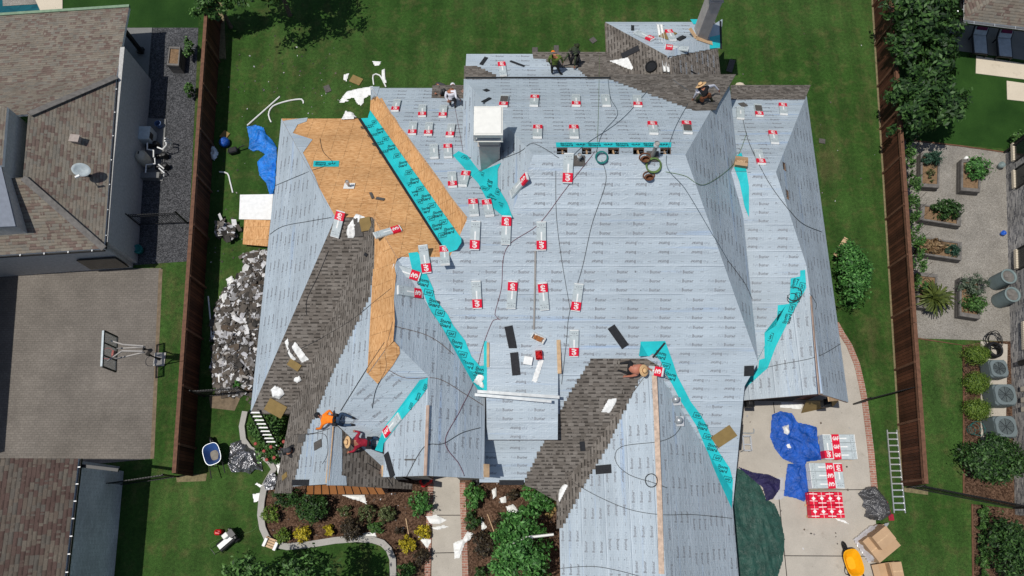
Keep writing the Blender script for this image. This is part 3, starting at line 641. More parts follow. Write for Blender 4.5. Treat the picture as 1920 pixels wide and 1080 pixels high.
# --- walls under the eaves
def wall_run(pts, name='wall', mat='wallm', parent=HOUSE, z0=0, drop=.2, th=.2):
    mb = MB()
    for (x0, y0), (x1, y1) in zip(pts, pts[1:]):
        a, b = Vector((x0, y0, 0)), Vector((x1, y1, 0)); L = (b - a).length; k_ = max(1, int(L / .4)); t = (b - a).normalized(); s_ = Vector((-t.y, t.x, 0)) * th / 2
        for i in range(k_):
            p, q_ = a + (b - a) * (i / k_), a + (b - a) * ((i + 1) / k_)
            hp, hq = max(.3, ground_z(p.x, p.y) - drop), max(.3, ground_z(q_.x, q_.y) - drop)
            vs_ = [p - s_, p + s_, q_ + s_, q_ - s_]; vs2 = [Vector((v.x, v.y, h)) for v, h in zip(vs_, (hp, hp, hq, hq))]
            mb.add([Vector((v.x, v.y, z0)) for v in vs_] + vs2, [(4, 5, 6, 7), (0, 4, 7, 3), (1, 2, 6, 5)] + ([(0, 1, 5, 4)] if i == 0 else []) + ([(3, 7, 6, 2)] if i == k_ - 1 else []))
    return mb.build(name, M[mat], parent)
wall_run([(-9.9, 4.6), (-9.9, 16.9), (-6.2, 16.9), (-6.2, 18.5), (-1.6, 18.5), (-1.6, 20.3), (4.7, 20.3), (4.7, 22.0), (9.1, 22.0), (9.1, 18.1), (12.9, 18.1), (12.9, 5.3)])
wall_run([(12.9, 5.3), (9.6, 5.3)]); wall_run([(8.2, 5.3), (8.2, 1.2)]); wall_run([(8.05, 1.2), (8.05, -6.6), (2.2, -6.6), (2.2, 1.9), (-1.35, 1.9)])
wall_run([(-1.35, 1.9), (-1.35, 5.4)], mat='nwall'); wall_run([(-1.35, 1.9), (-2.2, 1.9)]); wall_run([(-3.3, 1.9), (-8.35, 1.9), (-8.35, 4.6), (-9.9, 4.6)])
wall_run([(-4.25, 1.8), (-4.25, 3.2)])
wall_run([(-1.7, 17.0), (8.6, 17.0), (8.6, 5.4)], drop=.25)
mb = MB(); mb.face([(9.7, 5.28, .05), (12.2, 5.28, .05), (12.2, 5.28, 2.35), (9.7, 5.28, 2.35)]);  mb = MB(); mb.box((10.95, 5.17, 1.2), (2.5, .06, 2.3)); mb.build('garage_door', M['dark'], HOUSE)
mb = MB(); mb.box((-2.75, 2.0, 1.1), (1.1, .06, 2.2)); mb.build('door', M['dark'], HOUSE)
# dormer walls
mb = MB()
for x in (-.83, 1.57):
    vs_ = [(x - .05, 3.15), (x + .05, 3.15), (x + .05, 6.1), (x - .05, 6.1)]
    mb.add([(a, b, hz(P['MF'], a, b) - .1) for a, b in vs_] + [(a, b, hz(P['DR'], a, b) - .16) for a, b in vs_], [(0, 1, 5, 4), (1, 2, 6, 5), (2, 3, 7, 6), (3, 0, 4, 7), (4, 5, 6, 7)])
mb.box((.37, 3.15, 4.05), (2.5, .1, .62)); mb.build('dormer_wall', M['fascia'], HOUSE)
# copper bay roof with standing seams under the front gable
mb = MB(); xa, xb = -7.92, -5.15; n_ = 10
for i in range(n_):
    x0, x1 = xa + (xb - xa) * i / n_, xa + (xb - xa) * (i + 1) / n_; g = .012
    x0b, x1b = xa - .13 + (xb - xa + .36) * i / n_, xa - .13 + (xb - xa + .36) * (i + 1) / n_
    mb.add([(x0 + g, 1.55, 2.75), (x1 - g, 1.55, 2.75), (x1b - g, 1.14, 2.3), (x0b + g, 1.14, 2.3), (x0 + g, 1.55, 2.6), (x1 - g, 1.55, 2.6), (x1b - g, 1.14, 2.18), (x0b + g, 1.14, 2.18)], [(3, 2, 1, 0), (4, 5, 6, 7), (0, 4, 7, 3), (1, 2, 6, 5), (2, 3, 7, 6), (0, 1, 5, 4)])
bay = mb.build('bay_roof', M['copper'], HOUSE)
sm = MB()
for i in range(n_ + 1):
    x0, xb0 = xa + (xb - xa) * i / n_, xa - .13 + (xb - xa + .36) * i / n_; sm.beam((x0, 1.55, 2.765), (xb0, 1.14, 2.315), .022, .04)
sm.build('standing_seam', M['blackmetal'], bay)
mb = MB(); mb.box((-6.5, 1.75, 1.1), (2.6, .95, 2.05)); mb.build('bay_wall', M['wallm'], HOUSE)
# chimneys: stucco stack with moulding and a cream cap
def chimney(pA, pB, nm, top, depth, capw, capd, extra=0):
    A = ppl(*pA, P[nm]); B_ = pix(pB[0], pB[1], A.z + .55); w = B_.x - A.x; cx, cy = A.x + w / 2, A.y + depth / 2
    mb = MB(); mb.box((cx, cy, (A.z - 2.5 + top) / 2), (w, depth, top - A.z + 2.5))
    mb.box((cx, cy, top - .5), (w + .08, depth + .08, .05)); mb.box((cx, cy, top - .1), (w + .06, depth + .06, .16))
    st = mb.build('chimney', M['stucco'], HOUSE, bevel=.012)
    mb = MB(); mb.box((cx, cy, top + .30), (capw * .8, capd * .8, .36)); mb.build('chimney_flue', M['galv'], st)
    mb = MB()
    mb.box((cx, cy, top + .05), (capw, capd, .06)); mb.box((cx, cy, top + .5), (capw, capd, .08)); mb.box((cx, cy, top + .555), (capw * .97, capd * .97, .05), taper=.9)
    for sx in (-1, 1):
        for sy in (-1, 1): mb.box((cx + sx * capw * .46, cy + sy * capd * .46, top + .27), (.07, .07, .4))
    for sx in (-1, 1): mb.box((cx + sx * capw * .48, cy, top + .40), (.03, capd * .9, .14)); mb.box((cx, cy + sx * capd * .48, top + .40), (capw * .9, .03, .14))
    mb.build('chimney_cap', M['capm'], st, bevel=.01); return st
chimney((902, 323), (938, 305), 'ML', 9.35, .82, 1.0, 1.12)
c2 = chimney((1307, 70), (1336, 74), 'BL2R', 6.55, .75, 1.0, .95)
# roof vents and pipes
def vent(px, py, h, r=.05, hood=False, flash='dgrey'):
    p, n = hit(px, py); mb = MB(); mb.tube([p - Vector((0, 0, .1)), p + Vector((0, 0, h))], r, 12); o = mb.build('vent_pipe', M['pvc'], HOUSE, smooth=False)
    mb = MB()
    if hood:
        mb.lathe([(.0, h + .12), (.06, h + .12), (.13, h + .05), (.13, h), (.07, h - .02)], 14, Matrix.Translation(p)); mb.lathe([(.07, .3), (.12, .05), (.17, -.1)], 12, Matrix.Translation(p)); mb.build('vent_cap', M['galv'], o, smooth=True)
    else: mb.lathe([(r + .02, h + .02), (r + .03, h - .05), (r + .03, h - .12)], 12, Matrix.Translation(p)); mb.build('vent_cap', M['white'], o, smooth=True)
    u_ = Vector((1, 0, 0)); v_ = n.cross(u_).normalized(); mb = MB(); mb.box(p + n * .035, (.42, .36, .02), Matrix((u_, v_, n)).transposed()); mb.build('pipe_flashing', M[flash], o)
vent(1085, 301, .42); vent(1223, 293, .9, .07); vent(655, 350, .45, .05, False, 'white'); vent(1264, 751, .3, .06, True, 'alu'); vent(1270, 790, .3, .06, True, 'alu')
mb = MB()
for a, b in (((1292, 54), (1304, 72)), ((1304, 72), (1334, 82))): strip(mb, a, b, 'BL2R', .22, .05)
mb.build('pale_flashing_strip', M['board'], c2)
# ================================================================ the ground
def sheet(name, mat, px, z, kind='structure', th=.004, h0=0):
    mb = MB(); pts = [pix(x, y, h0) + Vector((0, 0, z)) for x, y in px]
    for t in tessellate_polygon([pts]):
        p = [pts[i] for i in t]
        if (p[1] - p[0]).cross(p[2] - p[0]).z < 0: p.reverse()
        mb.face(p, 0)
    if th > .01:
        for a, b in zip(pts, pts[1:] + pts[:1]): mb.face([a, b, b - Vector((0, 0, th)), a - Vector((0, 0, th))])
    return tag(mb.build(name, M[mat]), kind=kind)
mb = MB(); mb.face([(-90, -50, 0), (90, -50, 0), (90, 110, 0), (-90, 110, 0)]); tag(mb.build('lawn', M['grass']), kind='structure')
sheet('driveway', 'conc', [(1360, 740), (1555, 740), (1563, 600), (1572, 612), (1590, 650), (1606, 700), (1618, 760), (1628, 840), (1636, 910), (1644, 1000), (1652, 1120), (1300, 1140)], .008)
sheet('path', 'conc', [(812, 890), (862, 890), (868, 1130), (808, 1130)], .008)
sheet('yard_paving', 'paver', [(-120, 505), (304, 503), (295, 680), (283, 860), (-120, 900)], .008)
sheet('gravel_strip', 'dgravel', [(235, 52), (372, 52), (352, 490), (240, 498)], .006)
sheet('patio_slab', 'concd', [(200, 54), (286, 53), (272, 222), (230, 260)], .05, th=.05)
sheet('side_lawn', 'grass', [(303, 497), (352, 495), (325, 900), (285, 898), (290, 690)], .008)
sheet('bare_soil', 'dirt', [(298, 505), (305, 505), (289, 860), (282, 860)], .010)
sheet('mulch_bed', 'mulch', [(497, 905), (1060, 890), (1060, 1140), (738, 1140), (736, 1050), (725, 1028), (700, 1014), (640, 1012), (560, 1023), (515, 1022), (500, 995), (494, 960)], .006)
sheet('gravel_garden', 'gravel', [(1692, 262), (1893, 285), (1896, 640), (1712, 634)], .006)
sheet('back_lawn', 'lush', [(1690, -60), (1800, 96), (1990, 125), (1990, 288), (1692, 262)], .007)
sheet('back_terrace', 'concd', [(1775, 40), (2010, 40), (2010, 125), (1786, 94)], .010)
for px in ([(1830, 105), (1990, 132), (1990, 158), (1829, 138)], [(1887, 152), (1990, 166), (1990, 198), (1888, 187)]): sheet('stone_slab', 'cream', px, .03, th=.03)
sheet('narrow_lawn', 'grass', [(1716, 634), (1806, 648), (1806, 930), (1738, 915)], .007)
sheet('narrow_lawn', 'grass', [(1700, 930), (1822, 945), (1824, 1140), (1690, 1140)], .006)
sheet('mulch_bed', 'mulch', [(1804, 648), (1850, 640), (1900, 640), (1902, 950), (1806, 930)], .008)
sheet('mulch_bed', 'mulch', [(1822, 945), (1990, 965), (1990, 1140), (1824, 1140)], .008)
sheet('condenser_pad', 'conc', [(1838, 640), (1888, 646), (1884, 830), (1838, 825)], .05, th=.05)
for k_, px in enumerate(([(1630, -60), (1636, -60), (1695, 920), (1690, 920)], [(406, -40), (418, -40), (424, 110), (411, 110)], [(330, 893), (388, 888), (386, 902), (332, 904)], [(1692, 914), (1740, 918), (1740, 928), (1692, 922)], [(392, 745), (440, 735), (450, 748), (440, 770), (395, 765)])):
    sheet('bare_ground', 'straw' if k_ != 4 else 'dirt', px, .009)
# brick edging, walk borders, kerbs
def ribbon(name, mat, pts, w, h, label=None, cat=None):
    c = [pix(x, y, 0) for x, y in pts]; mb = MB(); L, Rr = [], []
    for i, p in enumerate(c):
        d = (c[min(i + 1, len(c) - 1)] - c[max(0, i - 1)]).normalized(); s_ = Vector((-d.y, d.x, 0)) * w / 2; L.append(p + s_); Rr.append(p - s_)
    up = Vector((0, 0, h)); nv = len(c)
    mb.v = [tuple(v) for v in L] + [tuple(v) for v in Rr] + [tuple(v + up) for v in L] + [tuple(v + up) for v in Rr]
    for i in range(nv - 1):
        for f in ((2 * nv + i, 3 * nv + i, 3 * nv + i + 1, 2 * nv + i + 1), (i, 2 * nv + i, 2 * nv + i + 1, i + 1), (nv + i, nv + i + 1, 3 * nv + i + 1, 3 * nv + i)): mb.f.append(f); mb.m.append(0); mb.uv.append(None)
    for i in (0, nv - 1): mb.f.append((i, nv + i, 3 * nv + i, 2 * nv + i)); mb.m.append(0); mb.uv.append(None)
    return tag(mb.build(name, M[mat]), label, cat, None, 'structure')
ribbon('brick_edging', 'edgebrick', [(1567, 606), (1578, 626), (1592, 648), (1606, 682), (1614, 716), (1621, 752), (1627, 800), (1633, 850), (1638, 905), (1641, 935)], .26, .04)
ribbon('walk_border', 'edgebrick', [(808, 905), (804, 1000), (800, 1120)], .24, .03); ribbon('walk_border', 'edgebrick', [(867, 905), (870, 1000), (874, 1120)], .24, .03)
kerb = [(497, 912), (492, 940), (490, 965), (494, 990), (502, 1008), (516, 1020), (540, 1025), (580, 1021), (630, 1013), (670, 1010), (700, 1012), (718, 1018), (730, 1030), (737, 1048), (738, 1080), (736, 1130)]
ribbon('kerb', 'concg', kerb, .26, .14)
ribbon('kerb', 'concg', [(461, 772), (455, 800), (458, 825), (470, 842), (490, 852), (507, 866), (515, 880), (506, 896), (497, 912)], .24, .14)
ribbon('edging_strip', 'cap', [(1692, 262), (1800, 274), (1884, 286)], .06, .05); ribbon('edging_strip', 'cap', [(1716, 634), (1806, 648), (1806, 925)], .06, .05); ribbon('edging_strip', 'cap', [(1822, 945), (1824, 1130)], .06, .05)
# control joints of the slabs, a shallow groove line each
mb = MB()
for a, b in (((1382, 920), (1636, 918)), ((1470, 1042), (1645, 1043)), ((1460, 930), (1478, 1110)), ((1450, 754), (1452, 775)), ((812, 966), (865, 966)), ((810, 1037), (866, 1036))):
    A, B_ = pix(*a, 0), pix(*b, 0); mb.beam(A + Vector((0, 0, .008)), B_ + Vector((0, 0, .008)), .03, .008)
tag(mb.build('paving_joint', M['dark']), kind='structure')
# swimming pool corner
sheet('pool_coping', 'cream', [(40, -60), (118, -60), (118, 22), (76, 20)], .05, th=.05)
sheet('pool_water', 'water', [(-120, -90), (78, -90), (76, 40), (-120, 40)], .012)
sheet('pool_shelf', 'gravel', [(4, -30), (76, -30), (76, 8), (6, 12)], .030)
sheet('side_lawn', 'lush', [(118, -60), (372, -60), (372, 52), (118, 52)], .006)

# ================================================================ fences and gates
def board_fence(a, b, label, h=1.8, lit=1, splits=()):
    A, B_ = pix(*a, 0), pix(*b, 0); d = (B_ - A); L = d.length; d.normalize(); s_ = Vector((-d.y, d.x, 0)); root = thing('board_fence', label, 'fence', A)
    mb = MB(); up = Vector((0, 0, h)); t = .02
    for s1 in (t, -t):
        p = [A + s_ * s1, B_ + s_ * s1, B_ + s_ * s1 + up, A + s_ * s1 + up]; mb.face(p if s1 < 0 else p[::-1], 0, [(0, 0), (L, 0), (L, h), (0, h)] if s1 < 0 else [(0, h), (L, h), (L, 0), (0, 0)])
    for e in (A, B_): mb.face([e + s_ * t, e - s_ * t, e - s_ * t + up, e + s_ * t + up], 0, [(.05, 0)] * 4)
    mb.build('board_panel', M['fence'], root)
    for i in range(0, int(L / 2.4) + 1):
        p = A + d * min(L - .05, i * 2.4 + .05) - s_ * .07 * lit; q = MB(); q.box(p + Vector((0, 0, h / 2)), (.09, .09, h - .02)); q.build('post', M['cap'], root)
    c = [A] + [A + d * L * k_ for k_ in splits] + [B_]
    for p, q_ in zip(c, c[1:]):
        m_ = MB(); m_.beam(p + up + Vector((0, 0, .02)), q_ + up + Vector((0, 0, .02)) - d * .02, .16, .04); m_.beam(p + Vector((0, 0, h - .12)) - s_ * .05 * lit, q_ + Vector((0, 0, h - .12)) - s_ * .05 * lit - d * .02, .05, .1); m_.build('cap_rail', M['cap'], root)
    return root
board_fence((414, 40), (361, 893), 'brown cedar board fence in shade left of the debris pile', lit=-1, splits=(.27, .55, .8))
board_fence((1634, -60), (1694, 912), 'sunlit red brown cedar board fence right of the house', lit=1, splits=(.3, .52, .75))
def picket(a, b, h, label, name='picket_fence', cat='fence', post=True, gap=.11, mid=True):
    A, B_ = pix(*a, 0), pix(*b, 0); d = B_ - A; L = d.length; d.normalize(); root = thing(name, label, cat, A); up = Vector((0, 0, 1))
    for z in ([.15, h - .25, h - .06] if mid else [.15, h - .06]):
        m_ = MB(); m_.beam(A + up * z, B_ + up * z, .03, .035); m_.build('rail', M['blackmetal'], root)
    m_ = MB(); n_ = int(L / gap)
    for i in range(n_ + 1): p = A + d * L * i / n_; m_.beam(p + up * .06, p + up * (h + .02), .016, .016, up=Vector((0, 1, 0)))
    m_.build('picket_row', M['blackmetal'], root)
    for p in (A, B_):
        m_ = MB(); m_.box(p + up * (h + .08) / 2, (.06, .06, h + .08)); m_.box(p + up * (h + .10), (.075, .075, .05), taper=.5); m_.build('post', M['blackmetal'], root)
    return root
picket((262, 423), (352, 419), 1.3, 'black metal picket fence across the slate gravel strip')
picket((213, 912), (334, 894), 1.4, 'long black metal picket fence above the shaded front lawn at lower left')
picket((384, 744), (470, 738), 1.5, 'black metal gate between left board fence and house', 'metal_gate', 'gate')
picket((1600, 758), (1690, 735), 1.6, 'open black metal gate between driveway and right board fence', 'metal_gate', 'gate')
picket((1700, 914), (1900, 953), 1.4, 'long black metal picket fence from right board fence to brick house', mid=True)

# ================================================================ neighbouring houses
def plane3(a, b, c):
    n = (b - a).cross(c - a).normalized()
    if n.z < 0: n = -n
    return (n.x, n.y, n.z, n.dot(a))
def roofpoly(px, mat, parent, th=.15, rot=None):
    pts = [pix(x, y, h) for x, y, h in px]; Pn = plane3(*pts[:3]); u, up, n = axes(Pn); mb = MB()
    if rot: pass
    mb.prism(pts, (0, 0, -th), 0, 1, uvf=lambda q_: (q_.dot(u), q_.dot(up))); surf(pts); return mb.build('roof_slope', [M[mat], M['white']], parent), Pn
def gutter(px, parent, mat='blackmetal', lit='white', n=7):
    pts = [pix(x, y, h) for x, y, h in px]; mb = MB()
    for a, b in zip(pts, pts[1:]):
        mb.beam(a + Vector((0, 0, -.12)), b + Vector((0, 0, -.12)), .12, .02); d = (b - a).normalized(); s_ = Vector((d.y, -d.x, 0)) * .06
        for s2 in (1, -1): mb.beam(a + s_ * s2 + Vector((0, 0, -.06)), b + s_ * s2 + Vector((0, 0, -.06)), .008, .12)
    g = mb.build('gutter', M[mat], parent); mb = MB()
    for a, b in zip(pts, pts[1:]):
        d = (b - a).normalized(); s_ = Vector((d.y, -d.x, 0)) * .07
        mb.beam(a + s_, b + s_, .025, .02)
        for i in range(n): p = a + (b - a) * ((i + .5) / n); mb.beam(p - s_, p + s_, .04, .015)
    mb.build('gutter_lip', M[lit], g); return g
def wallq(px, h, mat, parent, name='wall', z0=0):
    pts = [pix(x, y, 0) for x, y in px]; mb = MB(); L = 0
    for a, b in zip(pts, pts[1:]):
        l = (b - a).length; d = (b - a).normalized(); s_ = Vector((-d.y, d.x, 0)) * .2; up = Vector((0, 0, h)); z = Vector((0, 0, z0))
        mb.face([a + z, b + z, b + up, a + up], 0, [(L, 0), (L + l, 0), (L + l, h), (L, h)]); mb.face([b + s_ + z, a + s_ + z, a + s_ + up, b + s_ + up], 0, [(L, 0), (L + l, 0), (L + l, h), (L, h)])
        mb.face([a + up, b + up, b + up + s_, a + up + s_], 0, [(0, 0)] * 4); mb.face([a + z, a + up, a + up + s_, a + z + s_], 0, [(0, 0)] * 4); mb.face([b + z, b + z + s_, b + up + s_, b + up], 0, [(0, 0)] * 4); L += l
    return mb.build(name, M[mat], parent)
NH = thing('house', 'neighbouring house at upper left with tan and red blend shingles and a satellite dish', 'house', pix(120, 300, 0))
s1, _ = roofpoly([(-120, 38, 2.3), (242, 13, 2.3), (218, 144, 2.8), (-120, 164, 2.8)], 'shingle_n', NH)
s2, _ = roofpoly([(-120, 164, 2.8), (218, 144, 2.8), (55, 214, 4.2), (-120, 227, 4.2)], 'shingle_n', NH)
s3, PN2 = roofpoly([(218, 144, 2.8), (195, 466, 2.8), (43, 333, 4.3), (53, 214, 4.25)], 'shingle_n', NH)
s4, _ = roofpoly([(195, 466, 2.8), (-120, 486, 2.8), (-120, 340, 4.3), (43, 333, 4.3)], 'shingle_n', NH)
s5, _ = roofpoly([(-120, 190, 5.4), (13, 200, 5.0), (4, 310, 5.0), (-120, 315, 5.4)], 'shingle_n', NH)
rp = MB(); rpp = [pix(-120, 315, 5.2), pix(2, 312, 4.9), pix(29, 424, 4.1), pix(-120, 430, 4.1)]; rp.prism(rpp, (0, 0, -.1), 0, 0); rp.build('roof_slope', plain('slate blue metal roof', (.17, .19, .23), .7, .1), NH)
mb = MB()
for a, b in (((13, 200, 4.9), (4, 312, 4.9)), ((4, 312, 4.9), (29, 424, 4.0)), ((29, 424, 4.0), (-60, 430, 4.0))):
    A, B_ = pix(*a), pix(*b); mb.face([A, B_, Vector((B_.x, B_.y, 2.6)), Vector((A.x, A.y, 2.6))])
mb.build('wall', M['nwall'], NH)
mb = MB(); mb.beam(pix(218, 144, 2.86), pix(55, 214, 4.28), .28, .05); mb.build('ridge_cap', M['shingle_g'] if 0 else M['grayboard'], NH)
mb = MB(); mb.beam(pix(195, 466, 2.86), pix(43, 333, 4.36), .26, .05); mb.build('ridge_cap', M['grayboard'], NH)
gutter([(218, 146, 2.78), (195, 466, 2.75)], NH); gutter([(195, 467, 2.75), (-120, 487, 2.75)], NH)
mb = MB(); mb.beam(pix(243, 12, 2.3), pix(-120, 36, 2.3), .14, .14); mb.build('gutter', plain('pale green gutter', (.18, .26, .17), .5, .15), NH)
wallq([(276, 150), (259, 355), (250, 494)], 2.7, 'nwall', NH); wallq([(250, 494), (120, 503), (-120, 520)], 2.7, 'nwall', NH)
mb = MB(); mb.beam(pix(250, 494, 1.0) + Vector((-.5, .05, 0)), pix(250, 494, 1.0) + Vector((-2.2, -.06, 0)), .06, 1.2); mb.build('window', M['glassd'], NH)
ww = [pix(-8, 515, 0), pix(-38, 858, 0), pix(-160, 870, 0), pix(-160, 500, 0)]; mb = MB(); mb.prism([q_ + Vector((0, 0, 3.3)) for q_ in ww], (0, 0, -3.3), 0, 0); mb.build('wing', M['nwall'], NH)
p0 = pix(266, 98, 0); mb = MB(); mb.box(p0 + Vector((0, 0, 1.1)), (.16, .16, 2.2)); mb.box(p0 + Vector((0, 0, .12)), (.3, .3, .24)); mb.build('porch_post', M['blackmetal'], NH)
p0 = pix(145, 264, 3.1); p0 = ppl(145, 264, PN2); mb = MB(); mb.box(p0 + Vector((0, 0, .12)), (.36, .28, .2), Matrix.Rotation(-.1, 3, 'Z')); mb.box(p0 + Vector((0, 0, .24)), (.42, .34, .04), Matrix.Rotation(-.1, 3, 'Z')); mb.build('roof_vent', plain('taupe vent box', (.32, .27, .24), .6), NH)
# electrical boxes on its side wall
def wallbox(px, py, h, sz, mat, name='meter_box'):
    A, B_ = pix(259, 355, 0), pix(250, 494, 0); d = (B_ - A).normalized(); n = Vector((-d.y, d.x, 0)); n = n if n.x > 0 else -n; p = pix(px, py, h); p += n * ((A - p).dot(n) + sz[0] / 2)
    mb = MB(); mb.box(p, sz, Matrix((n, d, Vector((0, 0, 1)))).transposed()); return mb.build(name, M[mat], NH, bevel=.01)
wallbox(235, 318, 1.3, (.14, .55, .8), 'nwall'); wallbox(233, 335, 1.2, (.16, .5, .7), 'gstone' if 0 else 'acm'); wallbox(250, 336, .8, (.12, .3, .6), 'blackmetal'); wallbox(240, 380, 1.2, (.13, .4, .5), 'acm'); wallbox(228, 217, 2.1, (.06, .2, .2), 'blackmetal', 'wall_hook'); wallbox(228, 229, 2.1, (.06, .18, .18), 'blackmetal', 'wall_hook')
mb = MB(); A = [pix(*p, h) + Vector((.12, 0, 0)) for p, h in (((212, 338), 1.9), ((222, 352), 1.7), ((216, 361), 1.75), ((228, 372), 1.3), ((236, 368), 1.1))]; mb.tube(A, .012, 5); mb.build('wall_cable', M['blackmetal'], NH)
# dish
DP = ppl(166, 330, PN2); dish = thing('satellite_dish', 'pale grey satellite dish on the upper left roof', 'satellite dish', DP)
Md = Matrix.Translation(DP + Vector((.02, -.02, .62))) @ Matrix.Rotation(R(38), 4, Vector((.55, 1, 0)).normalized()) @ Matrix.Diagonal((1, .78, 1, 1))
mb = MB(); mb.lathe([(0, 0), (.12, .01), (.24, .035), (.36, .08), (.365, .075), (.24, .022), (0, -.015)], 28, Md); mb.build('reflector', M['wrap'], dish, smooth=True)
mb = MB(); mb.tube([DP, DP + Vector((0, 0, .35)), DP + Vector((.02, -.02, .6))], .028, 8); mb.build('mast', M['galv'], dish)
mb = MB(); e = Md @ Vector((-.12, -.42, .42)); mb.tube([Md @ Vector((0, -.3, .0)), Md @ Vector((-.1, -.45, .25)), e], .016, 6); ar = mb.build('feed_arm', M['galv'], dish); mb = MB(); mb.box(e, (.2, .09, .09), Matrix.Rotation(.5, 3, 'Z')); mb.build('receiver', M['white'], dish, bevel=.01)
mb = MB(); mb.box(DP + Vector((0, 0, .02)), (.25, .12, .03)); mb.build('foot', M['blackmetal'], dish)
# garage at lower left
NG = thing('garage', 'neighbouring garage at lower left with brown red blend shingles over a grey block wall', 'garage', pix(80, 980, 0))
roofpoly([(147, 860, 3.5), (112, 1160, 3.5), (-140, 1160, 4.9), (-120, 858, 4.9)], 'shingle_g', NG)
gutter([(149, 860, 3.48), (114, 1160, 3.48)], NG, n=9)
wallq([(223, 884), (203, 1100)], 3.3, 'gstone', NG); wallq([(60, 880), (223, 884)], 3.3, 'gstone', NG)
mb = MB(); mb.beam(pix(150, 873, 3.2), pix(222, 884, 3.0) + Vector((0, .05, 0)), .12, .12); mb.build('eave_beam', M['blackmetal'], NG)
sheet('stone_base', 'paver', [(205, 884), (216, 884), (203, 1140), (190, 1140)], .02)
# house at the top right corner with a terrace
NR = thing('house', 'neighbouring house at the top right corner with grey gutters over a shaded terrace', 'house', pix(1900, 0, 0))
roofpoly([(1808, 37, 2.9), (2040, 66, 2.9), (2040, -70, 5.2), (1990, -90, 5.2)], 'shingle_n', NR); roofpoly([(1808, 37, 2.9), (1990, -90, 5.2), (1960, -170, 5.2), (1808, -130, 2.9)], 'shingle_n', NR)
gutter([(1807, 40, 2.85), (2040, 69, 2.85)], NR, lit='alu', n=6); gutter([(1804, 38, 2.85), (1804, -120, 2.85)], NR, lit='alu', n=4)
mb = MB(); mb.box(pix(1900, 30, 0) + Vector((4, 4, 1.3)), (12, 6, 2.6)); mb.build('wall', M['nwall'], NR)
mb = MB(); mb.tube([pix(1797, 20, 2.6), pix(1797, 34, 1.2), pix(1794, 38, .1)], .05, 8); mb.build('downspout', M['galv'], NR)
# brick house at the right edge
BH = thing('brick_house', 'white and charcoal brick house at the right edge behind the gravel garden', 'house', pix(1930, 600, 0))
WA, WB = (1885, 290), (1903, 965)
w_ = wallq([WA, WB], 3.0, 'dbrick', BH); wallq([(2010, 302), WA], 3.0, 'dbrick', BH)
A, B_ = pix(*WA, 0), pix(*WB, 0); wd = (B_ - A).normalized(); wn = Vector((wd.y, -wd.x, 0)); wn = wn if wn.x < 0 else -wn
Mw = Matrix((wd, wn, Vector((0, 0, 1)))).transposed()
for y, z, wl in ((300, 1.25, 1.0), (350, 1.25, 1.0), (497, 1.25, 1.0), (640, 1.6, 1.3)):
    p = A + wd * ((pix(1890, y, 0) - A).dot(wd))
    mb = MB(); mb.box(p + Vector((0, 0, z + .2)) + wn * .01, (wl, .06, 1.3), Mw); wi = mb.build('window', M['glassd'], BH)
    mb = MB()
    for i in range(int(wl / .085)): mb.box(p + wd * (-wl / 2 + .04 + i * .085) + Vector((0, 0, z - .58)) + wn * .05, (.07, .14, .16), Mw)
    mb.build('brick_sill', M['cream'], wi)
    mb = MB()
    for dx in (-wl / 2, wl / 2): mb.box(p + wd * dx + Vector((0, 0, z + .2)) + wn * .03, (.06, .09, 1.36), Mw)
    mb.build('window_frame', M['blackmetal'], wi)
mb = MB(); mb.tube([A + wn * .07 - wd * .1, A + wn * .07 - wd * .1 + Vector((0, 0, 2.9))], .05, 8); mb.build('downspout', M['blackmetal'], BH)
mb = MB(); roofpoly([(1964, 205, 3.1), (1990, 1100, 3.1), (2300, 1100, 6), (2300, 200, 6)], 'shingle_n', BH)
for y, z in ((735, .9), (755, .9), (772, .9)):
    p = A + wd * ((pix(1890, y, 0) - A).dot(wd)) + wn * .06 + Vector((0, 0, z)); mb = MB(); mb.box(p, (.2, .1, .3), Mw); mb.build('utility_box', M['card'] if 0 else M['cream'], BH, bevel=.01)
p = A + wd * ((pix(1890, 688, 0) - A).dot(wd)) + wn * .1 + Vector((0, 0, 1.1)); mb = MB(); mb.box(p, (.2, .18, .7), Mw); mb.build('utility_box', M['blackmetal'], BH, bevel=.01)
rebuild()
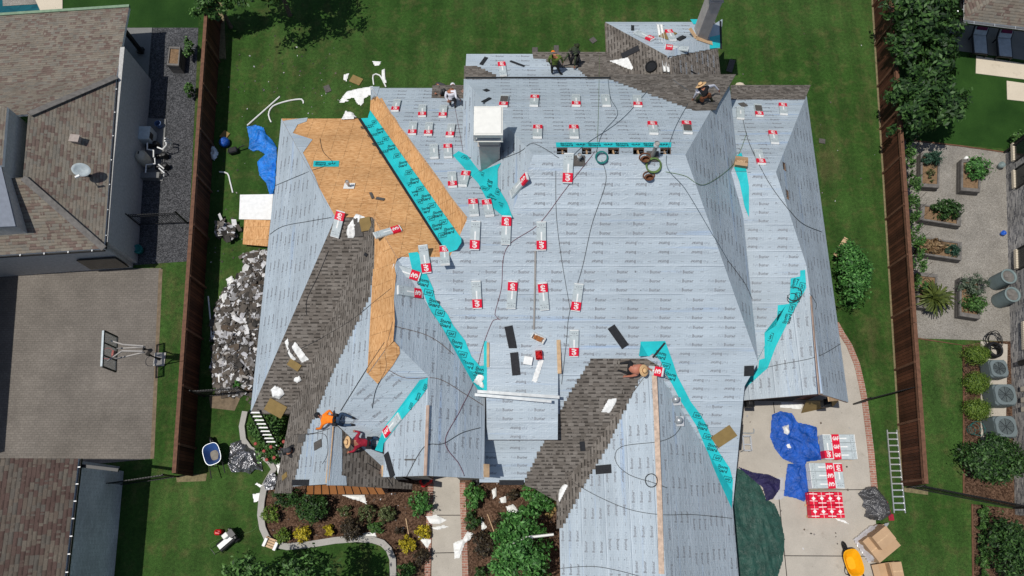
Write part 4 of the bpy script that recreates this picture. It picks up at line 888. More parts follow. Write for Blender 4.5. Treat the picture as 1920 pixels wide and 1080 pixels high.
# ================================================================ helpers for the loose things
def foliage(name, mat, blobs, n, size, seed, parent, up=.35, clump=28):
    r = np.random.default_rng(seed); vol = np.array([b[1][0] * b[1][1] * b[1][2] for b in blobs]) ** .75; cnt = np.maximum(1, (n * vol / vol.sum()).astype(int)); C = []; D = []
    for (c, rad), m in zip(blobs, cnt):
        k = max(1, m // clump); d = r.normal(size=(k, 3)); d /= np.linalg.norm(d, axis=1)[:, None]; d[:, 2] = np.where(d[:, 2] < -.35, -d[:, 2], d[:, 2])
        rr = .55 + .45 * r.random(k) ** .6; rad = np.array(rad); cc = d * rr[:, None] * rad
        idx = r.integers(0, k, m); p = cc[idx] + r.normal(size=(m, 3)) * (rad * .16); C.append(p + np.array(c)); D.append(d[idx])
    C = np.concatenate(C); D = np.concatenate(D); m = len(C); C[:, 2] = np.maximum(C[:, 2], .03)
    nrm = D + r.normal(size=(m, 3)) * .55 + np.array([0, 0, up]); nrm /= np.linalg.norm(nrm, axis=1)[:, None]
    t = np.cross(nrm, r.normal(size=(m, 3))); t /= np.linalg.norm(t, axis=1)[:, None]; b = np.cross(nrm, t); s = (size * (.6 + .8 * r.random(m)))[:, None]
    V = np.stack([C - t * s, C + b * s * .45, C + t * s, C - b * s * .45], 1).reshape(-1, 3)
    me = bpy.data.meshes.new(name); me.vertices.add(4 * m); me.vertices.foreach_set('co', V.ravel()); me.loops.add(4 * m); me.loops.foreach_set('vertex_index', np.arange(4 * m)); me.polygons.add(m); me.polygons.foreach_set('loop_start', np.arange(0, 4 * m, 4)); me.polygons.foreach_set('loop_total', np.full(m, 4)); me.update(calc_edges=True); me.materials.append(M[mat])
    o = link(bpy.data.objects.new(name, me))
    if parent: o.parent = parent; o.matrix_parent_inverse = WM[parent].inverted()
    WM[o] = Matrix.Identity(4); return o
_sd = [100]
def seed(): _sd[0] += 1; return _sd[0]
def shrub(px, py, rx, ry, h, mat, label, n=900, size=.05, group=None, cat='shrub', name='shrub', lobes=5, mats2=None):
    c = pix(px, py, h * .5); k = (CAM_H - h * .5) / FOC; a, b = rx * k * 1.02, ry * k * 1.02; root = thing(name, label, cat, (c.x, c.y, 0), group); r = random.Random(seed()); bl = [((c.x, c.y, h * .5), (a * .92, b * .92, h * .5))]
    for i in range(lobes):
        t = 2 * math.pi * (i + r.random() * .6) / lobes; bl.append(((c.x + math.cos(t) * a * .5, c.y + math.sin(t) * b * .5, h * (.45 + .2 * r.random())), (a * .48, b * .48, h * .38)))
    foliage('foliage', mat, bl, n, size, seed(), root)
    if mats2: foliage('new_growth', mats2, bl, n // 3, size, seed(), root)
    m = MB()
    for i in range(4): t = i * 1.6; m.tube([(c.x, c.y, 0), (c.x + math.cos(t) * a * .3, c.y + math.sin(t) * b * .3, h * .55)], .02, 5, r2=.008)
    m.build('stem', M['bark'], root); return root
def tree(px, py, r, h, mat, label, n, size, base=None, group=None, crown_z=.62, rz=.36, lobes=9, squash=1.0):
    c = pix(px, py, h * crown_z); root = thing('tree', label, 'tree', (c.x, c.y, 0), group); q = random.Random(seed()); bl = []
    for i in range(lobes):
        t = 2 * math.pi * i / lobes + q.random(); d = r * (.35 + .4 * q.random()); bl.append(((c.x + math.cos(t) * d, c.y + math.sin(t) * d * squash, h * (crown_z - .12 + .25 * q.random())), (r * .46, r * .46 * squash, h * rz * .55)))
    bl.append(((c.x, c.y, h * (crown_z + .12)), (r * .5, r * .5 * squash, h * rz * .7)))
    foliage('crown', mat, bl, n, size, seed(), root, .45, 40)
    m = MB(); m.tube([(c.x, c.y, 0), (c.x + .05, c.y, h * .3), (c.x, c.y + .05, h * .7)], .13, 8, r2=.05)
    for i in range(6): b = bl[i][0]; m.tube([(c.x, c.y, h * (.3 + .05 * i)), ((c.x + b[0]) / 2, (c.y + b[1]) / 2, h * .5), b], .05, 5, r2=.012)
    m.build('trunk', M['bark'], root); return root
def inpoly(pl, x, y): return inside(pl, x, y)
def crumple(name, mat, pl, label, cat, amp=.12, cell=3.0, group=None, scale=1.6, base=.02, stretch=(1, 1), parent=None, kind=None, edge=8, flat=False, gnd=False):
    xs = [p[0] for p in pl]; ys = [p[1] for p in pl]; sd = seed() * 3.7; x0, y0 = min(xs), min(ys); nx, ny = int((max(xs) - x0) / cell) + 2, int((max(ys) - y0) / cell) + 2; vid = {}; V = []; F = []
    def dist(x, y):
        best = 1e9
        for i in range(len(pl)):
            ax, ay = pl[i - 1]; bx, by = pl[i]; dx, dy = bx - ax, by - ay; t = max(0, min(1, ((x - ax) * dx + (y - ay) * dy) / (dx * dx + dy * dy + 1e-9))); best = min(best, math.hypot(x - ax - dx * t, y - ay - dy * t))
        return best
    def vert(i, j):
        if (i, j) in vid: return vid[(i, j)]
        x, y = x0 + i * cell, y0 + j * cell
        if not inside(pl, x, y):                          # pull outside corners to the outline
            best = None
            for k in range(len(pl)):
                ax, ay = pl[k - 1]; bx, by = pl[k]; dx, dy = bx - ax, by - ay; t = max(0, min(1, ((x - ax) * dx + (y - ay) * dy) / (dx * dx + dy * dy + 1e-9))); qx, qy = ax + dx * t, ay + dy * t; d = math.hypot(x - qx, y - qy)
                if best is None or d < best[0]: best = (d, qx, qy)
            x, y = best[1], best[2]
        e = min(1, dist(x, y) / edge); p, n = (pix(x, y, 0), Vector((0, 0, 1))) if gnd or 'driveway' in label else hit(x, y); s = Vector((p.x * stretch[0], p.y * stretch[1], sd)) * scale
        s = s + Vector((noise.noise(s * .9), noise.noise(s * .9 + Vector((5, 5, 5))), 0)) * .8; rid = max(0, 1 - abs(noise.noise(s)) * 2.6) ** 2; rid2 = max(0, 1 - abs(noise.noise(s * 2.3 + Vector((9, 2, 1)))) * 2.6) ** 2 + .5 * max(0, 1 - abs(noise.noise(s * 4.6 + Vector((3, 8, 4)))) * 3) ** 2
        z = base + amp * (.25 + .75 * e) * max(0, .6 * rid + .2 * rid2 + .25 + .4 * noise.noise(s * .5))
        V.append(tuple(p + n * z)); vid[(i, j)] = len(V) - 1; return vid[(i, j)]
    for i in range(nx):
        for j in range(ny):
            if inside(pl, x0 + (i + .5) * cell, y0 + (j + .5) * cell): F.append((vert(i, j), vert(i + 1, j), vert(i + 1, j + 1), vert(i, j + 1)))
    m = MB(); m.add(V, [f[::-1] for f in F]); o = m.build(name, M[mat], parent, smooth=not flat)
    return tag(o, label, cat, group, kind)
def path3(pts, off=.02, step=6):
    out = []; k = len(pts)
    for i in range(k - 1):
        p0, p1, p2, p3 = pts[max(0, i - 1)], pts[i], pts[i + 1], pts[min(k - 1, i + 2)]; n = max(2, int(math.hypot(p2[0] - p1[0], p2[1] - p1[1]) / step))
        for j in range(n):
            t = j / n; f = lambda a, b, c, d: .5 * (2 * b + (c - a) * t + (2 * a - 5 * b + 4 * c - d) * t * t + (3 * b - a - 3 * c + d) * t ** 3)
            out.append(hit(f(p0[0], p1[0], p2[0], p3[0]), f(p0[1], p1[1], p2[1], p3[1]), off)[0])
    out.append(hit(*pts[-1], off)[0]); return out
def cable(pts, r, mat, label, cat='hose', name='air_hose', group=None, off=None):
    p = path3(pts, off or r + .01); p = [a for i, a in enumerate(p) if i == 0 or (a - p[i - 1]).length > .01]
    m = MB(); m.tube(p, r, 6); return tag(m.build(name, M[mat], smooth=True), label, cat, group)
def frame_at(px, py, toward, off=0.0):                     # base matrix: Z = surface normal, -Y points to image direction 'toward'
    p, n = hit(px, py, off); P_ = (n.x, n.y, n.z, n.dot(p)); d = (ppl(px + toward[0], py + toward[1], P_) - p).normalized(); y = -d; x = y.cross(n).normalized()
    return Matrix.Translation(p) @ Matrix((x, y, n)).transposed().to_4x4()
def slab(px, py, toward, size, mat, label, cat, name, off=.008, group=None, bevel=.004, bend=0, mats=None):
    m = MB(); k = 6 if bend else 1
    if bend:
        for i in range(k):
            a, b = -size[1] / 2 + size[1] * i / k, -size[1] / 2 + size[1] * (i + 1) / k; f = lambda y: bend * (2 * y / size[1]) ** 2; m.beam((0, a, size[2] / 2 + f(a)), (0, b + .001, size[2] / 2 + f(b)), size[0], size[2])
    else: m.box((0, 0, size[2] / 2), size)
    o = m.build(name, mats or M[mat], bevel=bevel if not bend else 0); o.matrix_world = frame_at(px, py, toward, off); WM[o] = o.matrix_world.copy(); return tag(o, label, cat, group)

# ================================================================ bundles of shingles
LB_, WB_, TB_ = 1.0, .337, .085
def bundle_proto(labelled=True, open_=False):
    m = MB(); m.box((0, 0, TB_ / 2), (WB_, LB_, TB_)); root = m.build('shingle_bundle', M['wrap'], bevel=.012)
    e = MB(); e.box((0, -LB_ / 2 - .002, TB_ / 2), (WB_ * .96, .02, TB_ * .9)); e.box((0, LB_ / 2 + .002, TB_ / 2), (WB_ * .96, .02, TB_ * .9)); e.build('end_flap', M['white'], root, local=True)
    e = MB()
    for x in (-.115, .115): e.box((x, .31, TB_ + .001), (.075, .022, .004))
    for x in (-.08, 0, .08): e.box((x, .40, TB_ + .001), (.03, .03, .004))
    e.build('vent_mark', M['ink'], root, local=True)
    e = MB(); e.box((0, 0, TB_ + .001), (.05, .3, .003)); e.build('seam', M['white'], root, local=True)
    if labelled:
        l = MB(); l.box((0, -.315, TB_ / 2 + .002), (WB_ + .008, .325, TB_ + .004)); lab = l.build('red_label', M['red'], root, local=True, bevel=.01)
        g = MB(); stamp(g, 'GAF', Vector((0, -.315, TB_ + .0075)), Vector((0, 1, 0)), Vector((-1, 0, 0)), .15, 0, .035, .265); lt = g.build('lettering', M['white'], lab, local=True)
    if open_:
        l = MB(); l.box((0, .12, TB_ + .006), (.29, .5, .012)); l.build('shingle_layer', M['dgrey'], root, local=True)
    return root
PROTO = {'L': None, 'P': None, 'O': None}
def bundle(px, py, toward, label, kind='L', group='shingle bundles laid out on the roof', Mx=None, off=.012):
    if PROTO[kind] is None: o = PROTO[kind] = bundle_proto(kind != 'P', kind == 'O')
    else: o = copy_tree(PROTO[kind])
    if Mx is None: q_ = .05 * math.sin(px * 1.7 + py); toward = (toward[0] * math.cos(q_) - toward[1] * math.sin(q_), toward[0] * math.sin(q_) + toward[1] * math.cos(q_))
    o.matrix_world = Mx if Mx is not None else frame_at(px, py, toward, off); return tag(o, label, 'shingle bundle', group)
B_, T_ = (0, 10), (0, -10)
pre = 'wrapped bundle with '
for a in [
 (891, 441, (0, 10), pre + 'red end down, leftmost beside the tip of the bare decking'), (949, 431, (0, -10), pre + 'red end up, just below the upper left teal valley'),
 (1015, 442, (0, 10), pre + 'red end down, above the long grey metal strip'), (894, 552, (0, 10), pre + 'red end down, leftmost of the row across mid roof'),
 (960, 552, (1, -10), pre + 'red end up, beside the pink cord across mid roof'), (1019, 555, (-1, -10), pre + 'red end up, right against the long grey metal strip'),
 (1082, 557, (-1, 10), pre + 'red end down, rightmost of the row across mid roof'), (1076, 643, (0, 10), pre + 'red end down, right of the flat dormer'),
 (1065, 315, (0, 10), pre + 'red end down, just below the left ridge vent pipe'), (797, 485, (1, 10), pre + 'red end down, lying across the top of the teal valley'),
 (834, 481, (-1, -10), pre + 'red end up, at the foot of the long teal strip'), (762, 510, (10, 3), pre + 'red end right, upper one on the left gable ridge'),
 (767, 548, (10, 2), pre + 'red end right, lower one on the left gable ridge'), (737, 798, (-10, 12), pre + 'red end low, on the entry gable beside teal'),
 (727, 437, (10, -4), pre + 'red end right, alone on the bare decking'), (634, 420, (2, -10), pre + 'red end up, at the top of the left hip beside debris'),
 (743, 200, (-3, 10), pre + 'red end down, nearest the torn top left corner'), (792, 210, (-1, 10), pre + 'red end down, top row middle of the rear left slope'), (831, 211, (-1, 10), pre + 'red end down, top row nearest the white hooded worker'),
 (774, 243, (-1, 10), pre + 'red end down, second row left on the rear left slope'), (804, 244, (-1, 10), pre + 'red end down, second row middle on the rear left slope'), (845, 247, (-2, 10), pre + 'red end down, second row right on the rear left slope'),
 (840, 285, (0, -10), pre + 'red end up, right of the plain white bundle'), (848, 339, (1, 10), pre + 'red end down, left of the pair beside the upper teal valley'), (871, 337, (2, -10), pre + 'red end up, right of the pair beside the upper teal valley'),
 (888, 391, (-1, -10), pre + 'red end up, left of the pair near the decking tip'), (915, 392, (-2, -10), pre + 'red end up, right of the pair near the decking tip'),
 (1002, 191, (1, -10), pre + 'red end up, rear slope top row nearest the chimney'), (1080, 191, (0, 10), pre + 'red end down, rear slope top row left of the plain one'),
 (1195, 192, (1, 10), pre + 'red end down, rear slope top row nearest the new shingles'), (1008, 249, (0, -10), pre + 'red end up, rear slope lower row nearest the chimney'), (1076, 249, (0, -10), pre + 'red end up, rear slope lower row middle'),
 (1224, 242, (-1, -10), pre + 'red end up, rear slope lower row above the right vent pipe'), (976, 348, (6, -8), pre + 'red end up right, askew below the big chimney'),
 (1468, 206, (-1, -10), pre + 'red end up, on the right wing nearest its back corner'), (1450, 259, (-2, -10), pre + 'red end up, alone mid way up the right wing back slope'), (1424, 297, (3, 10), pre + 'red end down, next to the open carton on the right wing'),
 (942, 131, (-1, -10), pre + 'red end up, alone on the low rear roof'), (1208, 69, (9, 4), pre + 'red end right, left of the white gutter lengths on far roof'), (1257, 68, (-4, -10), pre + 'red end up, on brown board of far roof'), (1268, 92, (-10, -2), pre + 'red end left, lowest on the far roof beside white gutter'),
 (1222, 695, (10, 1), pre + 'red end right, over the front gable ridge under a worker'), ]: bundle(*a)
bundle(814, 286, B_, 'plain white wrapped shingle bundle without a red label, on the rear left slope', 'P'); bundle(1136, 191, (1, 10), 'plain white wrapped shingle bundle without a red label, on the rear main slope', 'P')
bundle(1388, 214, B_, 'plain white wrapped shingle bundle at the left edge of the right wing', 'P')
bundle(945, 192, (-1, 10), 'torn open shingle bundle with red end down, behind the big chimney', 'O'); bundle(1288, 241, (-1, -10), 'torn open shingle bundle with red end up, near the right hip', 'O'); bundle(1422, 209, (2, 10), 'torn open shingle bundle with red end down, on the right wing', 'O')
# the stacks on the driveway
def stack(cx, cy, flip, gname, word):
    c = pix(cx, cy, .45); s_ = -1 if flip else 1
    for lay in range(5):
        z = lay * (TB_ + .006) + .10
        for j in range(3):
            Mx = Matrix.Translation((c.x + s_ * .17, c.y + (j - 1) * .345, z)) @ Matrix.Rotation(-math.pi / 2 * s_ + .015 * (lay % 2), 4, 'Z')
            top = lay == 4; w = ('upper', 'middle', 'lower')[2 - j]
            bundle(0, 0, 0, f'{w} of the three long top bundles on the {word} driveway stack' if top else f'wrapped shingle bundle in the lower layers of the {word} driveway stack', 'L', gname, Mx)
        Mx = Matrix.Translation((c.x - s_ * .51, c.y, z)) @ Matrix.Rotation(0 if not flip else math.pi, 4, 'Z')
        bundle(0, 0, 0, f'crosswise top bundle at the end of the {word} driveway stack' if lay == 4 else f'wrapped shingle bundle in the lower layers of the {word} driveway stack', 'L', gname, Mx)
    m = MB()
    for y in (-.45, 0, .45): m.box((c.x, c.y + y, .05), (1.35, .09, .09))
    for i in range(7): m.box((c.x - .6 + i * .2, c.y, .0895), (.1, 1.05, .018))
    tag(m.build('pallet', M['board']), f'wooden pallet under the {word} driveway stack of shingle bundles', 'pallet')
stack(1573, 838, False, 'bundles of the upper driveway stack', 'upper'); stack(1549, 892, True, 'bundles of the middle driveway stack', 'middle')
# red boxes of ridge caps
def redbox():
    m = MB(); m.box((0, 0, .07), (.33, .5, .14)); o = m.build('red_carton', M['redplastic'] if 0 else M['red'], bevel=.012)
    e = MB(); e.box((0, 0, .1405), (.012, .5, .004)); e.box((0, .1, .1415), (.33, .02, .003)); e.box((0, -.18, .1415), (.33, .03, .003)); e.box((0, 0, .141), (.12, .12, .005), Matrix.Rotation(.78, 3, 'Z')); e.build('white_print', M['white'], o, local=True); return o
rb = None; c = pix(1547, 947, .4)
for lay in range(3):
    for i in range(4):
        for j in range(2):
            o = rb = redbox() if rb is None else copy_tree(rb0)
            if lay == 0 and i == 0 and j == 0: rb0 = o
            o.matrix_world = Matrix.Translation((c.x - .5 + i * .345, c.y - .26 + j * .52, .1 + lay * .15)) @ Matrix.Rotation(.02 * ((i * 7 + j * 3 + lay) % 5 - 2) + (math.pi if (i + j) % 2 else 0), 4, 'Z')
            tag(o, f'red white carton, {("leftmost", "second", "third", "rightmost")[i]} on top, {("front", "back")[j]} row of the lowest driveway stack' if lay == 2 else 'red and white carton in the lower layers of the lowest driveway stack', 'carton', 'red cartons of the lowest driveway stack')
m = MB()
for y in (-.45, 0, .45): m.box((c.x, c.y + y, .04), (1.4, .09, .08))
for i in range(7): m.box((c.x - .6 + i * .2, c.y, .088), (.1, 1.05, .018))
tag(m.build('pallet', M['board']), 'wooden pallet under the red and white cartons', 'pallet')

# ================================================================ tarps, sheets, paper and torn scraps
crumple('blue_tarp', 'bluetarp', [(1446, 778), (1462, 771), (1485, 775), (1495, 792), (1515, 796), (1531, 801), (1533, 830), (1546, 862), (1512, 866), (1508, 880), (1492, 872), (1466, 860), (1452, 842), (1443, 820), (1445, 802)], 'deep blue crumpled tarpaulin on the driveway beside the upper shingle stack', 'tarp', .17, 1.7)
crumple('blue_tarp', 'bluetarp', [(1476, 870), (1500, 868), (1514, 880), (1515, 925), (1507, 941), (1489, 934), (1469, 930), (1471, 905), (1473, 890)], 'smaller deep blue tarpaulin left of the middle shingle stack', 'tarp', .15, 1.7)
crumple('blue_tarp', 'skytarp', [(463, 238), (480, 235), (495, 240), (499, 252), (510, 262), (520, 278), (519, 320), (516, 364), (506, 366), (500, 345), (487, 330), (483, 305), (497, 290), (484, 282), (475, 285), (467, 280), (468, 262)], 'bright blue crumpled tarpaulin on the lawn left of the house', 'tarp', .24, 1.7)
crumple('green_tarp', 'greentarp', [(1362, 890), (1384, 878), (1415, 890), (1436, 935), (1452, 945), (1463, 970), (1471, 1010), (1468, 1050), (1455, 1090), (1365, 1100)], 'big dark green tarpaulin spread along the driveway edge of the front gable', 'tarp', .13, 2.2, scale=.75, stretch=(1.7, .6), edge=14, gnd=True)
crumple('navy_tarp', 'navytarp', [(1379, 874), (1410, 886), (1440, 890), (1461, 900), (1460, 918), (1447, 936), (1434, 940), (1428, 915), (1410, 900)], 'dark navy tarpaulin heaped over the top of the green one', 'tarp', .22, 1.7, base=.12, gnd=True)
crumple('silver_sheet', 'silvertarp', [(432, 832), (455, 824), (470, 838), (488, 850), (494, 884), (480, 880), (470, 890), (462, 886), (435, 886), (428, 872)], 'crumpled silver and black plastic sheet on the lawn by the wheelbarrow', 'plastic sheet', .4, 1.5, scale=1.5, stretch=(1.4, .7))
crumple('silver_sheet', 'silvertarp', [(504, 892), (516, 885), (522, 897), (515, 918), (500, 920), (495, 905)], 'small silver plastic sheet draped over the kerb', 'plastic sheet', .14, 2.0, base=.12, scale=2.6)
crumple('grey_plastic', 'blackbag', [(1606, 926), (1622, 913), (1640, 912), (1655, 930), (1665, 945), (1668, 965), (1652, 976), (1630, 975), (1618, 968), (1622, 955), (1614, 950), (1618, 940)], 'heap of dark grey plastic wrap at the driveway edge', 'plastic heap', .55, 1.6, scale=2.0)
crumple('clear_film', 'plasticfilm', [(1448, 897), (1470, 895), (1469, 935), (1452, 938)], 'thin clear film between navy tarp and blue tarp', 'plastic film', .06, 3)
scr = [
 ('white', [(424, 524), (436, 518), (444, 530), (438, 540), (428, 536)], 'white torn sheet at the head of the long debris heap', .35), ('white', [(412, 556), (428, 548), (434, 566), (424, 578), (414, 570)], 'white torn sheet on the left flank of the long debris heap', .35),
 ('white', [(430, 590), (448, 584), (452, 598), (438, 606)], 'pale sheet mid way along the long debris heap', .45), ('white', [(398, 622), (412, 612), (416, 630), (404, 640)], 'white sheet slipped off the debris heap beside the left fence', .15),
 ('white', [(436, 694), (444, 690), (450, 708), (440, 712)], 'white curled scrap near the lower end of the debris heap', .4), ('white', [(408, 702), (420, 700), (434, 720), (424, 732), (412, 720)], 'white jagged sheet at the lower end of the debris heap', .3), ('white', [(404, 424), (418, 416), (424, 432), (412, 444), (402, 438)], 'white sheet on the small shingle heap by the propped foam sheet', .4),
 ('white', [(636, 190), (650, 172), (675, 166), (700, 162), (697, 178), (682, 186), (683, 192), (677, 199), (670, 196), (664, 184), (652, 186)], 'large white backing sheet on the back lawn beside the decking', .1),
 ('white', [(640, 226), (648, 208), (662, 212), (672, 224)], 'white torn sheet poking over the eave of the bare decking', .2), ('white', [(652, 424), (668, 402), (686, 408), (670, 420), (664, 446), (652, 446), (650, 436)], 'white sheet hanging over the top of the left hip', .12),
 ('white', [(645, 140), (655, 138), (650, 154), (644, 150)], 'white scrap left of the brown board on the back lawn', .06), ('white', [(636, 192), (645, 182), (655, 190), (640, 194)], 'white scrap below the large white sheet', .06),
 ('white', [(534, 640), (540, 634), (546, 660), (556, 674), (548, 676), (540, 662)], 'thin curled white strip on the left shingled slope', .08), ('white', [(546, 650), (554, 640), (580, 674), (566, 680)], 'broad white strip on the left shingled slope', .08),
 ('white', [(552, 708), (562, 704), (566, 712), (558, 718), (551, 714)], 'small white wad on the left shingled slope', .12), ('white', [(1127, 772), (1140, 748), (1157, 746), (1154, 756), (1143, 774)], 'white torn sheet on the shingled strip left of the front gable', .06),
 ('white', [(1141, 115), (1178, 108), (1188, 128), (1184, 132)], 'white triangular sheet under the black strip on the far roof', .05), ('white', [(886, 716), (897, 700), (913, 706), (904, 714), (912, 728), (900, 726)], 'white torn sheet on the teal valley left of the dormer', .1),
 ('white', [(640, 928), (684, 928), (688, 946), (676, 940), (660, 936)], 'long white sheet on the mulch below the copper bay roof', .1), ('white', [(798, 968), (818, 965), (838, 975), (826, 982), (806, 982)], 'upper white sheet lying across the front walk', .1), ('white', [(806, 990), (832, 984), (842, 988), (820, 994)], 'thin white sheet across the front walk edge', .08),
 ('white', [(850, 1018), (868, 1010), (876, 996), (888, 1000), (882, 1012), (872, 1018), (862, 1046), (852, 1048)], 'tall white torn sheet on the right edge of the front walk', .12), ('white', [(902, 966), (906, 978), (914, 988), (903, 997)], 'white curled scrap beside the dark round shrub right of the walk', .08),
 ('white', [(784, 1006), (810, 1012), (802, 1030), (792, 1018)], 'white scrap under the gold shrub left of the walk', .06), ('white', [(1041, 936), (1056, 906), (1066, 910), (1050, 942)], 'white strip hanging over the front eave left of the front gable', .08), ('white', [(948, 950), (962, 945), (975, 960), (958, 972)], 'white scraps on the mulch between small shrubs right of the walk', .12),
 ('white', [(922, 918), (930, 914), (932, 930), (924, 936)], 'small white scrap on the mulch nearest the walk', .1), ('white', [(936, 934), (948, 930), (950, 942), (940, 944)], 'pale torn scrap on the mulch beside the bright shrub', .1), ('white', [(680, 1000), (704, 996), (706, 1006), (684, 1010)], 'white scrap against the kerb beside the dark purple shrub', .1),
 ('white', [(474, 926), (490, 924), (486, 940), (476, 942)], 'white scrap on the lawn left of the kerb', .06), ('white', [(478, 908), (482, 905), (500, 914), (497, 920)], 'pale strip between lawn and kerb below the silver sheet', .04), ('white', [(514, 866), (536, 862), (536, 884), (522, 890)], 'white board scrap at the left front corner of the house', .1),
 ('white', [(382, 276), (402, 272), (412, 290), (404, 303), (392, 296)], 'grey white bag against the left board fence', .3), ('white', [(508, 730), (516, 722), (530, 728), (534, 738), (524, 748), (512, 744)], 'white sheet caught in the shrubs behind the leaning ladder', .2),
 ('white', [(698, 115), (715, 116), (712, 123), (702, 124)], 'small grey white sheet alone on the back lawn', .05), ('white', [(716, 132), (722, 130), (722, 144), (726, 158), (718, 156), (716, 146)], 'curled white strip standing out on the lawn behind the house', .12), ('white', [(1464, 754), (1506, 755), (1502, 768), (1462, 764)], 'white sheet on the driveway against the garage front', .03),
 ('white', [(1466, 800), (1478, 796), (1480, 812), (1474, 818), (1468, 812)], 'white rag on the upper blue tarpaulin', .25), ('white', [(1472, 826), (1482, 824), (1484, 850), (1474, 850)], 'grey rag on the upper blue tarpaulin', .25), ('white', [(1472, 896), (1480, 898), (1494, 912), (1486, 912)], 'white scrap on the smaller blue tarpaulin', .2), ('white', [(1560, 968), (1584, 976), (1594, 984), (1570, 976)], 'torn white wrapper beside the red cartons', .06),
 ('white', [(1012, 668), (1014, 664), (1022, 668), (1006, 718), (997, 714)], 'pale plastic strip below the red box on the dormer', .03)]
for mt, pl, lb, am in scr: crumple('torn_sheet', 'paper', pl, lb, 'torn sheet', am, 2.2, 'torn white sheets and scraps', 2.5, edge=3)
r_ = random.Random(5)
# small litter specks scattered on the lawn and beds, too many and too small to tell apart
m = MB()
for i in range(330):
    z_ = r_.choice([(420, 60, 700, 240), (420, 100, 660, 230), (930, 905, 1040, 1060), (500, 920, 790, 1010), (385, 300, 460, 760), (1390, 770, 1600, 1040), (1180, 30, 1640, 500)])
    x, y = r_.uniform(z_[0], z_[2]), r_.uniform(z_[1], z_[3]); p, n = hit(x, y, .02)
    if p.z > .5: continue
    s = r_.uniform(.015, .06); a = r_.random() * 6.3; u = Vector((math.cos(a), math.sin(a), r_.uniform(-.3, .3))) * s; v = Vector((-math.sin(a), math.cos(a), r_.uniform(-.2, .4))) * s * r_.uniform(.4, 1); m.face([p - u, p + v, p + u, p - v])
tag(m.build('litter', M['debris']), 'tiny torn scraps of roofing scattered over lawn and beds', kind='stuff')
# the heap of torn shingles along the left side
heap = [(455, 478), (500, 470), (497, 520), (482, 640), (470, 735), (440, 740), (408, 735), (398, 690), (402, 640), (400, 600), (420, 545), (450, 520), (462, 495)]
m = MB(); cnt = 0
while cnt < 3600:
    x, y = r_.uniform(395, 502), r_.uniform(465, 742)
    if not inside(heap, x, y): continue
    p = pix(x, y, 0); e = min(1, min(math.hypot(x - a, y - b) for a, b in heap) / 30); s = r_.uniform(.03, .17) if cnt % 9 else r_.uniform(.15, .28); a = r_.random() * 6.3; z = .04 + r_.random() * .3 * e; p.z = z; p = pix(x, y, z)
    t1, t2 = r_.uniform(-.3, .3), r_.uniform(-.3, .3); u = Vector((math.cos(a), math.sin(a), t1)) * s; v = Vector((-math.sin(a), math.cos(a), t2)) * s * (r_.uniform(.35, .8) if cnt % 4 else .22); k = Vector((0, 0, r_.uniform(-.05, .08)))
    m.add([p - u - v, p - v + k, p + u - v * r_.uniform(.2, 1), p + u + v, p + v + k, p - u + v * r_.uniform(.2, 1)], [(0, 1, 4, 5), (1, 2, 3, 4)]); cnt += 1
tag(m.build('debris_heap', M['debris']), 'long heap of torn shingles and silver wrapping along the left side of house', kind='stuff')
for (x0, y0, x1, y1, n, lb) in ((400, 412, 446, 450, 90, 'small heap of torn shingles by the propped white sheet'), (440, 690, 480, 760, 60, 'torn shingles at the foot of the left metal gate')):
    m = MB()
    for i in range(n):
        x, y = r_.gauss((x0 + x1) / 2, (x1 - x0) / 5), r_.gauss((y0 + y1) / 2, (y1 - y0) / 5); s = r_.uniform(.07, .2); a = r_.random() * 6.3; p = pix(x, y, .04 + r_.random() * .35); u = Vector((math.cos(a), math.sin(a), r_.uniform(-.8, .8))) * s; v = Vector((-math.sin(a), math.cos(a), r_.uniform(-.8, .8))) * s * .6; m.face([p - u - v, p + u - v, p + u + v, p - u + v])
    tag(m.build('debris_heap', M['debris']), lb, kind='stuff')
